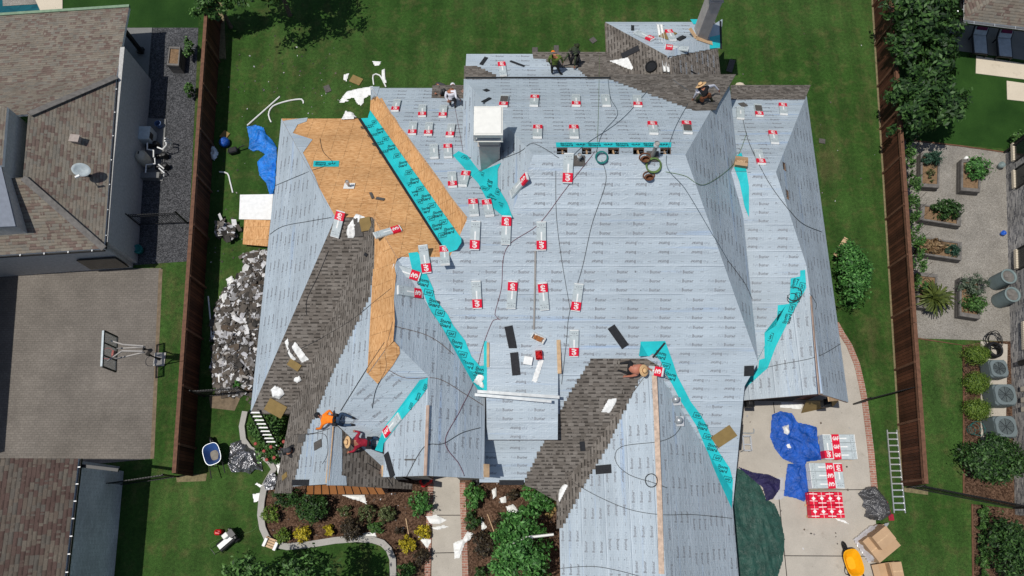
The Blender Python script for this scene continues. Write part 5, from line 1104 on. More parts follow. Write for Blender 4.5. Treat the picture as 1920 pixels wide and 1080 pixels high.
# loose shingles and black strips lying on the roofs
for a in [(958, 634, (2, 10), (.3, .95, .012), 'black', 'upper of the two black shingle strips laid end to end on the dormer'), (966, 682, (1, 10), (.3, .85, .012), 'black', 'lower of the two black shingle strips laid end to end on the dormer'),
 (1159, 631, (7, 10), (.3, .95, .015), 'black', 'black shingle strip askew on the main slope above the front gable'), (1132, 880, (10, -1), (.32, .68, .012), 'black', 'black strip lying flat on the left face of the front gable'),
 (1182, 98, (9, -5), (.3, .85, .015), 'black', 'wide black strip on the shingled side of the far roof'), (1186, 53, (0, 10), (.14, .5, .012), 'black', 'short upright black strip at the top of the far roof'), (1277, 73, (8, -5), (.22, .45, .05), 'black', 'folded black strip beside the bundles on the far roof'),
 (907, 115, (6, -9), (.18, .6, .012), 'black', 'black strip at the left end of the low rear roof'), (970, 120, (10, 3), (.12, .75, .012), 'black', 'long thin black strip on the low rear roof'), (912, 189, (-9, 4), (.14, .5, .03), 'black', 'bent black strip behind the big chimney'), (912, 170, (8, 3), (.2, .22, .012), 'black', 'small black square on the rear slope behind the chimney'),
 (731, 872, (2, 10), (.26, .95, .02), 'black', 'upright black strip on the entry gable'), (770, 862, (10, 0), (.05, .6, .012), 'dgrey', 'thin grey strip lying crosswise on the entry gable'), (1235, 656, (7, -8), (.07, .7, .03), 'black', 'narrow black strip across the teal at the front gable peak'),
 (1404, 695, (0, 10), (.36, .4, .012), 'black', 'dark square patch near the right eave of the main slope'), (1092, 836, (1, 10), (.2, .4, .012), 'black', 'small dark piece on the shingles below the dormer'), (567, 822, (10, -3), (.3, .5, .02), 'dgrey', 'grey shingle held at the left eave by the worker on the ladder'), (597, 834, (10, -6), (.3, .5, .02), 'dgrey', 'grey shingle lying on the left gable beside the ridge board'),
 (697, 368, (-4, -10), (.1, .4, .04), 'dgrey', 'bent grey shingle piece on the bare decking'), (713, 374, (10, 1), (.14, .35, .03), 'dgrey', 'grey shingle offcut on the bare decking below the vent pipe'), (672, 426, (1, 10), (.3, .7, .03), 'dgrey', 'grey shingle on the white sheet at the left hip top'), (1393, 197, (6, 4), (.3, .35, .012), 'dgrey', 'brown grey shingle scrap on the right wing beside the hip'),
 (1302, 138, (10, 5), (.05, .5, .03), 'black', 'thin black offcut on the shingled right side of far roof'), (688, 478, (8, 6), (.12, .2, .05), 'black', 'small black scrap on the left shingled valley'), (545, 655, (-2, 10), (.22, .6, .02), 'dgrey', 'grey strip under white strips on the left shingled slope'), (1370, 124, (-3, 10), (.3, .75, .02), 'dgrey', 'long grey shingle on lawn right of the far roof'),
 (1112, 76, (5, 5), (.3, .3, .02), 'dgrey', 'grey shingle scrap on the back lawn left of the far roof'), (1043, 92, (0, 10), (.25, .4, .02), 'dgrey', 'grey shingle scrap on the back lawn above the bending worker'), (1003, 95, (0, 10), (.28, .35, .02), 'dgrey', 'grey shingle scrap above the low rear roof eave'), (1541, 265, (10, 1), (.25, .3, .02), 'dgrey', 'dark scrap alone on the right lawn'), (614, 167, (4, 10), (.3, .4, .02), 'dgrey', 'dark shingle square on the back lawn left of brown board'),
 (1325, 193, (10, 1), (.2, .9, .04), 'dgrey', 'wavy grey shingles at the feet of the straw hat worker')]:
    slab(a[0], a[1], a[2], a[3], a[4], a[5], 'roofing strip', 'roofing_strip', .02, 'loose shingles and roofing strips', bevel=.002)
for a in [(517, 765, (10, 6), (.55, .75, .02), 'cardd', 'brown board lying on the left hip by the leaning ladder'), (686, 420, (2, 10), (.42, .5, .05), 'cardd', 'brown board at the top of the left hip'), (668, 151, (10, 4), (.42, .58, .03), 'cardd', 'brown board on the back lawn beside white sheets'), (552, 684, (10, 7), (.3, .5, .02), 'cardd', 'brown board on the left shingled slope under the white strip'), (422, 254, (6, -8), (.35, .4, .04), 'cardd', 'brown board beside the blue bag at the left fence'),
 (1357, 818, (10, -6), (.55, .85, .012), 'leaf_olive' if 0 else 'cardd', 'olive brown board on the right valley of the front gable'), (1252, 66, (10, -7), (.5, .8, .02), 'cardd', 'brown board under bundles on the far roof'), (1036, 955, (6, -8), (.3, .75, .02), 'cardd', 'brown board leaning by the bright shrub at the front gable'), (535, 893, (8, -8), (.2, .35, .03), 'cardd', 'brown scrap at the left front corner of the house')]:
    slab(a[0], a[1], a[2], a[3], a[4], a[5], 'board', 'brown_board', .02, 'brown boards', bevel=.003)
slab(1393, 205, (0, 10), (.3, .3, .02), 'dgrey', 'grey piece beside the right wing', 'roofing strip', 'roofing_strip', .03, 'loose shingles and roofing strips') if 0 else None
# propped sheets left of the house
def propped(px, mat, label, name, z0, z1):
    (a, b, c, d) = px; pts = [pix(*a, z1), pix(*b, z1), pix(*c, z0), pix(*d, z0)]; mb = MB(); mb.prism(pts, (0, 0, -.02)); return tag(mb.build(name, [M[mat], M['board']]), label, 'sheet')
propped([(450, 365), (512, 364), (508, 412), (448, 411)], 'white', 'white foam sheet lying left of the house by the blue tarp', 'foam_sheet', .5, .5)
mb = MB(); pts = [pix(458, 411, .45), pix(507, 413, .6), pix(502, 462, .4), pix(455, 458, .3)]; U_, V_ = (pts[1] - pts[0]).normalized(), (pts[3] - pts[0]).normalized(); mb.prism(pts, (0, 0, -.02), 0, 0, uvf=lambda q_: (q_.dot(V_), q_.dot(U_))); tag(mb.build('strand_board', M['osb']), 'square of strand board lying on the debris left of the house', 'board')
mb = MB(); pts = [pix(1557, 455, 1.2), pix(1563, 452, 1.2), pix(1568, 498, 1.2), pix(1560, 500, 1.2)]; mb.prism(pts, (0, 0, -.03), 0, 0, uvf=lambda q_: (q_.x, q_.y)); mb.build('x', M['board']) if 0 else None
slab(1561, 476, (1, 10), (.2, 1.05, .03), 'board', 'raw plywood strip standing against the right eave above the shrub', 'board', 'plywood_strip', .9)
mb = MB(); pts = [pix(1502, 775, 0) + Vector((0, 0, .02)), pix(1562, 762, 0) + Vector((0, 0, .02)), pix(1572, 752, .9), pix(1512, 752, .9)]; mb.prism(pts, (0, .03, 0), 0, 0); tag(mb.build('leaning_board', M['cardd']), 'brown board leaning against the garage front', 'board')
# cartons
def carton(Mx, size, label, mat='card', open_=False, fill=None, name='carton', group=None, flaps=True):
    w, d, h = size; m = MB(); t = .015
    for s in (-1, 1): m.box((s * (w / 2 - t / 2), 0, h / 2), (t, d, h)); m.box((0, s * (d / 2 - t / 2), h / 2), (w - 2 * t, t, h))
    m.box((0, 0, t / 2 + .001), (w - 2 * t, d - 2 * t, t))
    if not open_: m.box((0, 0, h + .003), (w, d, .006))
    o = m.build(name, M[mat]); o.matrix_world = Mx; tag(o, label, 'box', group)
    if open_ and flaps:
        m = MB()
        for s in (-1, 1): m.box((s * (w / 2 + d * .16), 0, h - .02), (d * .34, d * .98, .008), Matrix.Rotation(s * .2, 3, 'Y'))
        m.build('flap', M[mat], o, local=True)
    if not open_: m = MB(); m.box((0, 0, h + .008), (w * .98, .05, .003)); m.build('tape', M['board'], o, local=True)
    if fill:
        m = MB(); q = random.Random(9)
        for i in range(14): m.lathe([(.0, .0), (.045, .01), (.05, .05), (.03, .07), (0, .07)], 8, Matrix.Translation((q.uniform(-w * .32, w * .32), q.uniform(-d * .32, d * .32), h - .1)))
        m.build('nail_coil', M[fill], o, local=True)
    return o
gp = lambda x, y, a, z=0: Matrix.Translation(pix(x, y, z)) @ Matrix.Rotation(R(a), 4, 'Z')
carton(gp(1637, 1018, 35), (1.15, 1.0, .75), 'large cardboard box wrapped in clear film at the driveway edge', flaps=False)
carton(gp(1650, 1008, 35, .77), (.75, .6, .35), 'medium cardboard box on top of the large film wrapped box')
crumple('clear_film', 'plasticfilm', [(1594, 1012), (1625, 986), (1660, 980), (1655, 996), (1622, 1010), (1640, 1050), (1622, 1055)], 'clear plastic film slumped around the large cardboard box', 'plastic film', .35, 3, base=.25, scale=2.5)
carton(gp(1652, 1072, 8), (.5, .7, .4), 'open cardboard box at the bottom edge left of another', open_=True, name='carton'); carton(gp(1674, 1070, 4), (.42, .7, .42), 'plain cardboard box at the bottom edge beside the lawn')
def on_roof(px, py, toward, off=.01): return frame_at(px, py, toward, off)
carton(on_roof(1009, 632, (10, 5)), (.24, .5, .16), 'open white carton of brass nail coils on the dormer', 'white', True, 'copper', flaps=False)
carton(on_roof(1010, 664, (1, 10)), (.24, .3, .22), 'open red box of roofing nails on the dormer', 'redplastic', True, 'redplastic', flaps=False)
slab(990, 675, (10, 2), (.3, .32, .1), 'white', 'small plain white box on the dormer', 'box', 'white_box', .02)
carton(on_roof(1388, 311, (10, 1)), (.34, .5, .25), 'open cardboard carton of coils at the teal valley on the right wing', 'card', True, 'board')
# gutter lengths and metal strips
def lengths(a, b, n, label, r=.05, gap=.1, mat='white', h=.06, name='gutter_length', d2=(0, 0), over_=0):
    for i in range(n):
        A, B2 = above(a[0] + i * gap, a[1], h + .03), above(b[0] + i * gap + d2[0] * i, b[1] + d2[1] * i, h + .03); mb = MB(); d = (B2 - A).normalized(); s_ = d.cross(Vector((0, 0, 1))).normalized()
        mb.beam(A, B2, .10, .012); mb.beam(A + s_ * .05 + Vector((0, 0, .035)), B2 + s_ * .05 + Vector((0, 0, .035)), .012, .08); mb.beam(A - s_ * .05 + Vector((0, 0, .035)), B2 - s_ * .05 + Vector((0, 0, .035)), .012, .08)
        tag(mb.build(name, M[mat]), label[i], 'gutter')
lengths((1233, 46), (1246, 134), 2, ['left one of two white gutter lengths along the far roof ridge', 'right one of two white gutter lengths along the far roof ridge'], gap=6, d2=(1, 1), h=.1)
for a, b, w, lb, mt in (((895, 734), (1049, 745), .11, 'upper silver metal length across the dormer', 'galv'), ((890, 740), (1034, 753), .1, 'lower silver metal length across the dormer', 'galv')):
    A, B2 = hit(*a)[0], hit(*b)[0]; zz = max(A.z, B2.z) + .25; A, B2 = pix(*a, zz), pix(*b, zz); mb = MB(); mb.beam(A, B2, w, .05); tag(mb.build('metal_length', M[mt]), lb, 'metal strip')
mb = MB(); p = path3([(1004, 470), (1003, 540), (1001, 617)], .025, 12); mb.tube(p, .035, 6); tag(mb.build('metal_strip', M['pvc']), 'long thin grey metal strip running down the main slope', 'metal strip')
# white trim frames thrown on the back lawn
for pts, lb in (([(701, 160), (700, 142), (712, 142), (724, 164)], 'bent white trim frame on the lawn behind the house'), ([(464, 236), (525, 182)], 'straight white trim strip on the left back lawn'), ([(509, 230), (504, 216), (512, 200), (540, 190), (566, 187), (569, 195)], 'curled white trim strip on the left back lawn'), ([(412, 323), (427, 326), (432, 342), (437, 362)], 'bent white trim strip beside the left fence'), ([(391, 556), (397, 625), (394, 640)], 'straight pale trim strip at the left fence base'), ([(1650, 0), (1651, 0)], None)):
    if lb: p = path3(pts, .04, 5); mb = MB(); mb.tube(p, .035, 5); tag(mb.build('trim_strip', M['white']), lb, 'trim strip', 'white trim strips on the lawn')
# round black lid on the far roof
Mx = frame_at(1222, 126, (0, 10), .02); mb = MB(); mb.lathe([(.0, .06), (.2, .06), (.23, .1), (.27, .1), (.28, .05), (.25, 0), (0, 0)], 28, Mx); tag(mb.build('round_lid', M['blackmetal'], smooth=False), 'round black tub lid on the shingled far roof', 'lid')
# coiled hoses and tool belt near the ridge vents
def coil(px, py, r, mat, label, n=4, tube=.02, cat='hose', tilt=None, name='coiled_hose'):
    Mx = frame_at(px, py, (0, 10), .03); pts = []; q = random.Random(seed())
    for i in range(n * 18): a = i * 2 * math.pi / 18; rr = r * (1 + .10 * math.sin(i * .37 + q.random() * .3)); pts.append(Mx @ Vector((math.cos(a) * rr, math.sin(a) * rr * .95, .01 + .012 * (i / 18) + .01 * math.sin(i * 1.3))))
    mb = MB(); mb.tube(pts, tube, 6); return tag(mb.build(name, M[mat], smooth=True), label, cat)
M['hose_green'] = plain('light green hose', (.10, .17, .05), .5, .15); M['hose_teal'] = plain('teal hose', (.01, .15, .14), .5, .15); M['hose_red'] = plain('maroon hose', (.13, .012, .03), .5, .15); M['hose_black'] = plain('black hose', (.03, .03, .033), .5, .2); M['hose_blue'] = plain('grey blue hose', (.05, .08, .11), .5, .2); M['leather'] = plain('brown leather', (.12, .045, .02), .7, .3, 10)
coil(1127, 295, .2, 'hose_teal', 'coiled teal hose beside the ridge vent holes', 5, .022); coil(1224, 310, .25, 'hose_green', 'coiled light green hose hung on the right ridge vent pipe', 5, .025); coil(1490, 553, .28, 'hose_black', 'coiled black hose on the teal valley of the right wing', 3, .016); coil(1486, 560, .2, 'hose_black', 'smaller loop of black hose overlapping the teal valley coil', 2, .014); coil(1222, 902, .24, 'hose_black', 'tangled thin black cord on the left face of the front gable', 2, .014)
def toolbag(px, py, label, mat='leather', s=1.0):
    Mx = frame_at(px, py, (0, 10), .01); o = None; mb = MB(); mb.lathe([(0, 0), (.14 * s, 0), (.17 * s, .08), (.15 * s, .2), (.12 * s, .2), (.13 * s, .06), (0, .05)], 14, Mx @ Matrix.Diagonal((1, .7, 1, 1))); o = tag(mb.build('tool_bag', M[mat], smooth=True), label, 'tool bag')
    mb = MB()
    for i in range(12):
        a, b = i * .55, (i + 1) * .55; mb.beam(Mx @ Vector((math.cos(a) * .2 * s, math.sin(a) * .14 * s + .06, .03)), Mx @ Vector((math.cos(b) * .2 * s, math.sin(b) * .14 * s + .06, .03)), .035, .03)
    mb.build('belt', M['leather'], o); return o
toolbag(1216, 332, 'brown leather tool pouch below the light green hose'); toolbag(1209, 298, 'brown leather tool belt at the foot of the right vent pipe')
# hoses and cords over the roof
for pts, r, mt, lb in [
 ([(1115, 285), (1060, 355), (1010, 420), (950, 465), (940, 540), (928, 590), (940, 600), (925, 600), (905, 650), (888, 715), (862, 770), (834, 828), (860, 870), (872, 897)], .012, 'hose_red', 'thin maroon air hose running down from the ridge across the main slope'),
 ([(1128, 300), (1136, 340), (1110, 420), (1092, 500), (1068, 585), (1062, 640), (1053, 720)], .012, 'hose_black', 'dark cord running straight down from the coiled teal hose'),
 ([(1042, 320), (1043, 400), (1052, 480), (1069, 580)], .011, 'hose_black', 'dark cord left of the straight cord on the main slope'), ([(1215, 170), (1165, 225), (1100, 270), (1065, 300)], .014, 'hose_blue', 'grey cord slanting across the rear slope to the ridge'), ([(1140, 150), (1145, 185), (1158, 215), (1130, 250), (1118, 285)], .013, 'hose_blue', 'blue grey cord looping down the rear slope'),
 ([(1124, 100), (1122, 210), (1119, 290)], .009, 'hose_green', 'thin green string running straight down the rear slope'), ([(1290, 195), (1262, 250), (1250, 310), (1285, 355), (1330, 430), (1365, 490)], .014, 'hose_blue', 'blue grey cord from the straw hat worker down the right hip'), ([(1365, 490), (1395, 530), (1409, 560)], .013, 'hose_black', 'dark cord end on the right side slope'),
 ([(1248, 322), (1285, 330), (1318, 347), (1365, 318), (1385, 290), (1400, 250)], .013, 'hose_green', 'green cord sagging across the right hip slope'), ([(1391, 215), (1405, 270), (1440, 340), (1480, 395), (1505, 420), (1540, 435)], .014, 'hose_black', 'black cord crossing the right wing diagonally'),
 ([(1518, 550), (1530, 570), (1528, 580)], .012, 'hose_black', 'short black cord tail over the right gable ridge'), ([(1400, 700), (1455, 685), (1528, 670), (1575, 645)], .012, 'hose_black', 'thin dark cord across the right wing gable'), ([(1278, 795), (1265, 815), (1235, 828), (1165, 838), (1155, 865), (1180, 890), (1225, 905), (1250, 915)], .013, 'hose_black', 'black cord wandering over the front gable ridge'),
 ([(1076, 905), (1120, 930), (1180, 955), (1240, 965), (1300, 965), (1372, 972)], .012, 'hose_black', 'black cord strung across the front gable near its foot'), ([(1048, 1066), (1110, 1062), (1160, 1070), (1215, 1085)], .012, 'hose_black', 'black cord across the front gable at the bottom edge'),
 ([(600, 260), (606, 285), (624, 305), (610, 312), (580, 322), (517, 348)], .013, 'hose_black', 'dark cord trailing from the bare decking over the left eave'), ([(622, 408), (580, 415), (530, 425), (500, 445)], .013, 'hose_black', 'dark cord lying across the upper left slope'), ([(616, 470), (595, 520), (576, 560), (575, 590)], .013, 'hose_black', 'dark cord down the left hip over shingles'),
 ([(735, 540), (700, 568), (660, 600), (610, 630), (560, 655)], .013, 'hose_black', 'black cord from the gable ridge down to the left valley'), ([(738, 600), (728, 640), (722, 660), (724, 690), (705, 730), (698, 765)], .014, 'hose_black', 'black cord lying on the strand board strip'), ([(740, 612), (790, 625), (820, 640), (850, 665)], .012, 'cap', 'brown cord curving over the right face of left gable'), ([(724, 690), (760, 708), (820, 710), (870, 738), (905, 760)], .012, 'cap', 'brown cord from the strand board to the dormer'),
 ([(722, 642), (690, 690), (648, 757), (640, 770)], .02, 'hose_black', 'thick black rope tied from the ridge to the orange shirted worker'), ([(762, 896), (796, 838), (830, 832), (865, 812), (900, 802)], .016, 'hose_black', 'black hose crossing the entry gable ridge'), ([(552, 815), (590, 812), (630, 800)], .012, 'hose_black', 'dark cord running from the left eave to the gable'), ([(575, 815), (610, 815), (615, 850), (605, 870)], .010, 'hose_black', 'thin cord looped on the small left gable'),
 ([(688, 868), (720, 890), (740, 920)], .012, 'hose_black', 'dark cord on the shingles below the red shirted worker'), ([(425, 1030), (400, 1035), (395, 1020), (430, 1005), (460, 1000), (480, 990), (488, 965)], .012, 'hose_green', 'yellow green hose from the compressor to the kerb'), ([(846, 165), (862, 250), (868, 285)], .008, 'hose_red', 'thin red cord hanging from the white hooded worker'), ([(1365, 130), (1372, 90)], .01, 'hose_black', None), ([(870, 345), (915, 310), (975, 285), (1000, 270), (1048, 296)], .012, 'hose_black', 'dark cord stretched from the chimney foot to the ridge'), ([(1255, 135), (1262, 150), (1290, 170)], .012, 'hose_blue', 'blue cord over the rear eave to straw hat worker')]:
    if lb: cable(pts, r * .72, mt, lb, 'cord' if 'cord' in lb or 'rope' in lb or 'string' in lb else 'hose', 'cord' if 'cord' in lb or 'string' in lb else 'rope' if 'rope' in lb else 'air_hose', 'cords and hoses over the roof' if 'compressor' not in lb else None)
# ================================================================ vegetation
tree(1722, 22, 2.1, 4.2, 'leaf_dark', 'topmost glossy dark green tree of the row behind the right fence', 5200, .13, group='trees behind the right fence', squash=.8)
tree(1728, 112, 1.7, 3.8, 'leaf_dark', 'middle glossy dark green tree of the row behind the right fence', 4200, .13, group='trees behind the right fence', squash=.8)
tree(1728, 195, 1.7, 3.8, 'leaf_dark', 'lowest glossy dark green tree of the row behind the right fence', 4200, .13, group='trees behind the right fence')
tree(405, 2, 1.5, 3.2, 'leaf_mid', 'dark leafy tree over the top end of the left board fence', 3600, .10, squash=.5)
tree(500, -72, 2.3, 6.2, 'leaf_dark', 'shady tree cut by the top edge casting a deep shadow on the lawn', 5200, .12)
tree(466, 1108, 1.75, 4.6, 'leaf_mid', 'dark leafy tree at the bottom edge left of the curved kerb', 5200, .085, squash=.75); tree(560, 1165, 2.1, 7.0, 'leaf_mid', 'tree cut by the bottom edge shading the lawn inside the kerb', 4000, .10)
tree(972, 1032, 1.35, 3.2, 'leaf_bright', 'bright green tree with feathery leaves between walk and front gable', 5200, .085, lobes=11); tree(1010, 935, .8, 2.2, 'leaf_bright', 'small bright green tree against the front eave', 2600, .075, crown_z=.6)
shrub(1592, 515, 31, 66, 2.2, 'leaf_bright', 'tall bright green shrub against the right side of the house', 5200, .075, lobes=9)
S = [(1829, 665, 24, 19, 'leaf_lime', 'clipped round lime shrub beside the black hose pot'), (1831, 719, 23, 20, 'leaf_lime', 'clipped round lime shrub between the first and second condenser'), (1832, 768, 24, 20, 'leaf_lime', 'clipped round lime shrub beside the middle condenser')]
for x, y, a, b, m_, lb in S: shrub(x, y, a, b, .9, m_, lb, 5200, .03, 'clipped shrubs beside the condensers', lobes=0)
shrub(1860, 862, 58, 42, 1.7, 'leaf_dark', 'big clipped dark green hedge block beside the lowest condenser', 7000, .07, lobes=9, name='hedge', cat='hedge'); shrub(1888, 1030, 36, 56, 1.8, 'leaf_dark', 'dark green hedge block at the bottom right corner', 5200, .07, lobes=9, name='hedge', cat='hedge')
for i in range(6): shrub(1843, 962 + i * 24, 10, 14, .5, 'leaf_mid', 'round link of the narrow low hedge row at the bottom right', 500, .05, 'narrow low hedge row')
# climbing vine on the garden side of the right fence
root = thing('vine', 'green climbing vine along the garden side of the right fence', 'vine', pix(1705, 400, 0)); foliage('foliage', 'leaf_mid', [((pix(1694 + i * 1.55, 262 + i * 18, .9).x + .02, pix(1694 + i * 1.55, 262 + i * 18, .9).y, .9), (.12, .42, .9)) for i in range(16)], 2600, .07, seed(), root)
m = MB()
for i in range(16): p = pix(1697 + i * 1.5, 262 + i * 18, 0); m.tube([p, p + Vector((.02, .1, 1.4))], .012, 4)
m.build('stem', M['bark'], root)
for x, y, a, b, h, mt, lb, n, sz in [
 (790, 944, 22, 23, .9, 'leaf_bright', 'bright green round shrub left of the front walk near the entry', 1100, .06), (889, 932, 20, 24, .9, 'leaf_bright', 'bright green round shrub right of the front walk near the entry', 1100, .06),
 (585, 952, 32, 26, 1.2, 'leaf_dark', 'broad dark green shrub in the left bed under the copper bay', 2400, .06), (536, 932, 26, 18, .9, 'leaf_dark', 'low dark green shrub at the upper corner of the left bed', 1500, .05), (508, 963, 17, 17, .7, 'leaf_lime', 'lime shrub tight against the kerb bend at left', 900, .05),
 (529, 1004, 16, 15, .6, 'leaf_lime', 'lime shrub in the lower left corner of the bed beside wooden crate', 900, .05), (567, 1002, 16, 16, .6, 'leaf_yellow', 'golden yellow shrub second along the lower kerb', 900, .05), (614, 999, 15, 13, .4, 'leaf_yellow', 'sparse yellow green shrub third along the lower kerb', 300, .06),
 (646, 958, 14, 12, .5, 'leaf_olive', 'small olive shrub left of two olive mounds', 500, .045), (686, 964, 17, 17, .7, 'leaf_olive', 'left of two round olive green mounds in the bed', 1000, .045), (726, 966, 16, 17, .7, 'leaf_olive', 'right of two round olive green mounds in the bed', 1000, .045),
 (660, 992, 22, 22, .9, 'leaf_purple', 'dark purple brown round shrub touching the lower kerb', 1600, .05), (704, 990, 15, 12, .5, 'leaf_mid', 'small green shrub beside the purple one and white scraps', 600, .05), (793, 998, 15, 12, .5, 'leaf_yellow', 'yellow shrub beside the walk nearest the white sheets', 700, .05),
 (764, 1021, 15, 15, .6, 'leaf_yellow', 'brightest yellow shrub near the right bend of the kerb', 900, .05), (790, 1043, 16, 16, .6, 'leaf_purple', 'dark brown shrub low beside the walk', 900, .05), (762, 1070, 17, 13, .6, 'leaf_mid', 'green shrub cut by the bottom edge near the kerb', 900, .05), (749, 995, 10, 8, .4, 'leaf_purple', 'tiny dark shrub with white scraps near the kerb bend', 300, .05),
 (886, 977, 15, 18, .6, 'leaf_dark', 'dark green round shrub beside the white curled scrap', 1000, .045), (906, 1020, 20, 26, .8, 'leaf_purple', 'brown green shrub right of the walk beside the tall white sheet', 1400, .05), (945, 980, 19, 18, .7, 'leaf_purple', 'brown green shrub among white scraps right of the walk', 1200, .05), (900, 1074, 13, 10, .6, 'leaf_dark', 'dark shrub right of the walk at the bottom edge', 600, .05), (962, 925, 16, 12, .6, 'leaf_purple', 'dim brown shrub under the front eave', 600, .05),
 (489, 798, 20, 30, 1.0, 'leaf_mid', 'leafy green shrub under the leaning ladder', 1800, .06), (524, 800, 14, 34, 1.2, 'leaf_mid', 'tall green shrub between ladder and house wall', 1500, .06), (508, 850, 26, 22, 1.0, 'leaf_mid', 'rose shrub with red blooms at the left front corner', 1600, .06), (1748, 20, 1, 1, .1, 'leaf_mid', None, 1, .1), (356, 92, 10, 24, .9, 'leaf_mid', 'ferny green plant at the upper part of the left fence', 800, .07), (356, 170, 8, 18, .8, 'leaf_mid', 'smaller ferny plant lower along the left fence', 500, .07), (446, 722, 9, 10, .5, 'leaf_bright', 'bright green weed at the lower end of the debris heap', 400, .06), (1905, 262, 16, 14, .8, 'leaf_mid', 'shrub at the corner of the brick house and back lawn', 900, .06)]:
    if lb: shrub(x, y, a, b, h, mt, lb, n, sz)
rose = [o for o in bpy.data.objects if o.get('label', '').startswith('rose shrub')][0]
m = MB()
for x, y in ((479, 832), (508, 838), (495, 846), (526, 842), (514, 858), (500, 862), (532, 828)): p = pix(x, y, 1.0); m.lathe([(0, .05), (.06, .04), (.08, 0), (.04, -.04), (0, -.04)], 7, Matrix.Translation(p))
m.build('bloom', plain('faded red bloom', (.32, .06, .05), .7), rose)
# ================================================================ planters of the gravel garden
def planter(c4, label, h=.45):
    pts = [pix(x, y, h) for x, y in c4]; ctr = sum(pts, Vector()) / 4; root = thing('planter_box', label, 'planter', (ctr.x, ctr.y, 0), 'weathered planter boxes')
    m = MB(); inn = [ctr + (p - ctr) * .8 for p in pts]; z0 = Vector((0, 0, -h))
    for i in range(4):
        a, b, c, d = pts[i], pts[(i + 1) % 4], inn[(i + 1) % 4], inn[i]; m.face([a, b, c, d]); m.face([a, a + z0, b + z0, b]); m.face([d, c, c + z0, d + z0])
    m.build('box', M['grayboard'], root)
    m = MB()
    for i in range(4):
        a, b = pts[i], pts[(i + 1) % 4]
        for z in (-.15, -.30): m.beam(a + Vector((0, 0, z)), b + Vector((0, 0, z)), .012, .012)
    m.build('plank_gap', M['dark'], root)
    m = MB(); m.face([p + Vector((0, 0, -.06)) for p in inn][::1]); m.build('soil', M['soil'], root); return root
planter([(1727, 286), (1763, 288), (1761, 352), (1726, 350)], 'weathered planter box at the upper left of the gravel garden'); planter([(1803, 298), (1840, 300), (1838, 360), (1802, 357)], 'weathered planter box at the upper right of the gravel garden')
planter([(1727, 382), (1803, 392), (1802, 424), (1725, 412)], 'long weathered planter box third down in the gravel garden'); planter([(1724, 443), (1804, 454), (1803, 488), (1722, 476)], 'long weathered planter box filled with tan grass'); planter([(1722, 510), (1758, 514), (1756, 580), (1720, 576)], 'weathered planter box under the big fern'); planter([(1800, 520), (1838, 524), (1838, 598), (1799, 592)], 'weathered planter box at the lower right of the gravel garden')
for x, y, a, b, h, mt, lb, n, sz in [(1744, 298, 21, 17, 1.1, 'leaf_teal', 'blue green bushy herb in the upper left planter', 1300, .05), (1742, 333, 9, 12, .8, 'leaf_olive', 'small sprouting plant at the lower end of the upper left planter', 200, .05), (1830, 318, 27, 25, 1.2, 'leaf_bright', 'bright leafy vegetable plant in the upper right planter', 1300, .065), (1772, 395, 31, 22, 1.1, 'leaf_dark', 'dark green bush in the third planter', 1800, .065),
 (1744, 462, 30, 16, .9, 'leaf_tan', 'dry tan grass tuft in the long lower planter', 900, .09), (1783, 470, 18, 13, .8, 'leaf_teal', 'blue green mound beside the dry tan grass', 900, .045), (1823, 536, 29, 22, 1.0, 'leaf_gray', 'silver green bush in the lower right planter', 1600, .045), (1824, 572, 25, 20, 1.0, 'leaf_mid', 'mid green mound below the silver bush', 1500, .05)]:
    shrub(x, y, a, b, h, mt, lb, n, sz, cat='plant', name='plant')
c = pix(1748, 560, .5); root = thing('fern', 'big yellow green fern spreading over its planter', 'plant', (c.x, c.y, 0)); m = MB(); q = random.Random(4)
for i in range(110):
    a, L, e = q.random() * 6.283, q.uniform(.45, .95), q.uniform(.15, .7); pts = [c + Vector((math.cos(a) * L * t, math.sin(a) * L * t * .95, e * math.sin(t * 2.4) * .8)) for t in (0, .25, .5, .75, 1)]
    for p0, p1, w in zip(pts, pts[1:], (.03, .05, .045, .025)): s_ = Vector((-math.sin(a), math.cos(a), 0)) * w; m.face([p0 - s_, p1 - s_ * .8, p1 + s_ * .8, p0 + s_])
m.build('frond', M['leaf_fern'], root)
# narrow trough by the left neighbour
planter([(317, 87), (338, 88), (335, 123), (313, 122)], 'narrow wooden trough on legs on the slate gravel', .7)

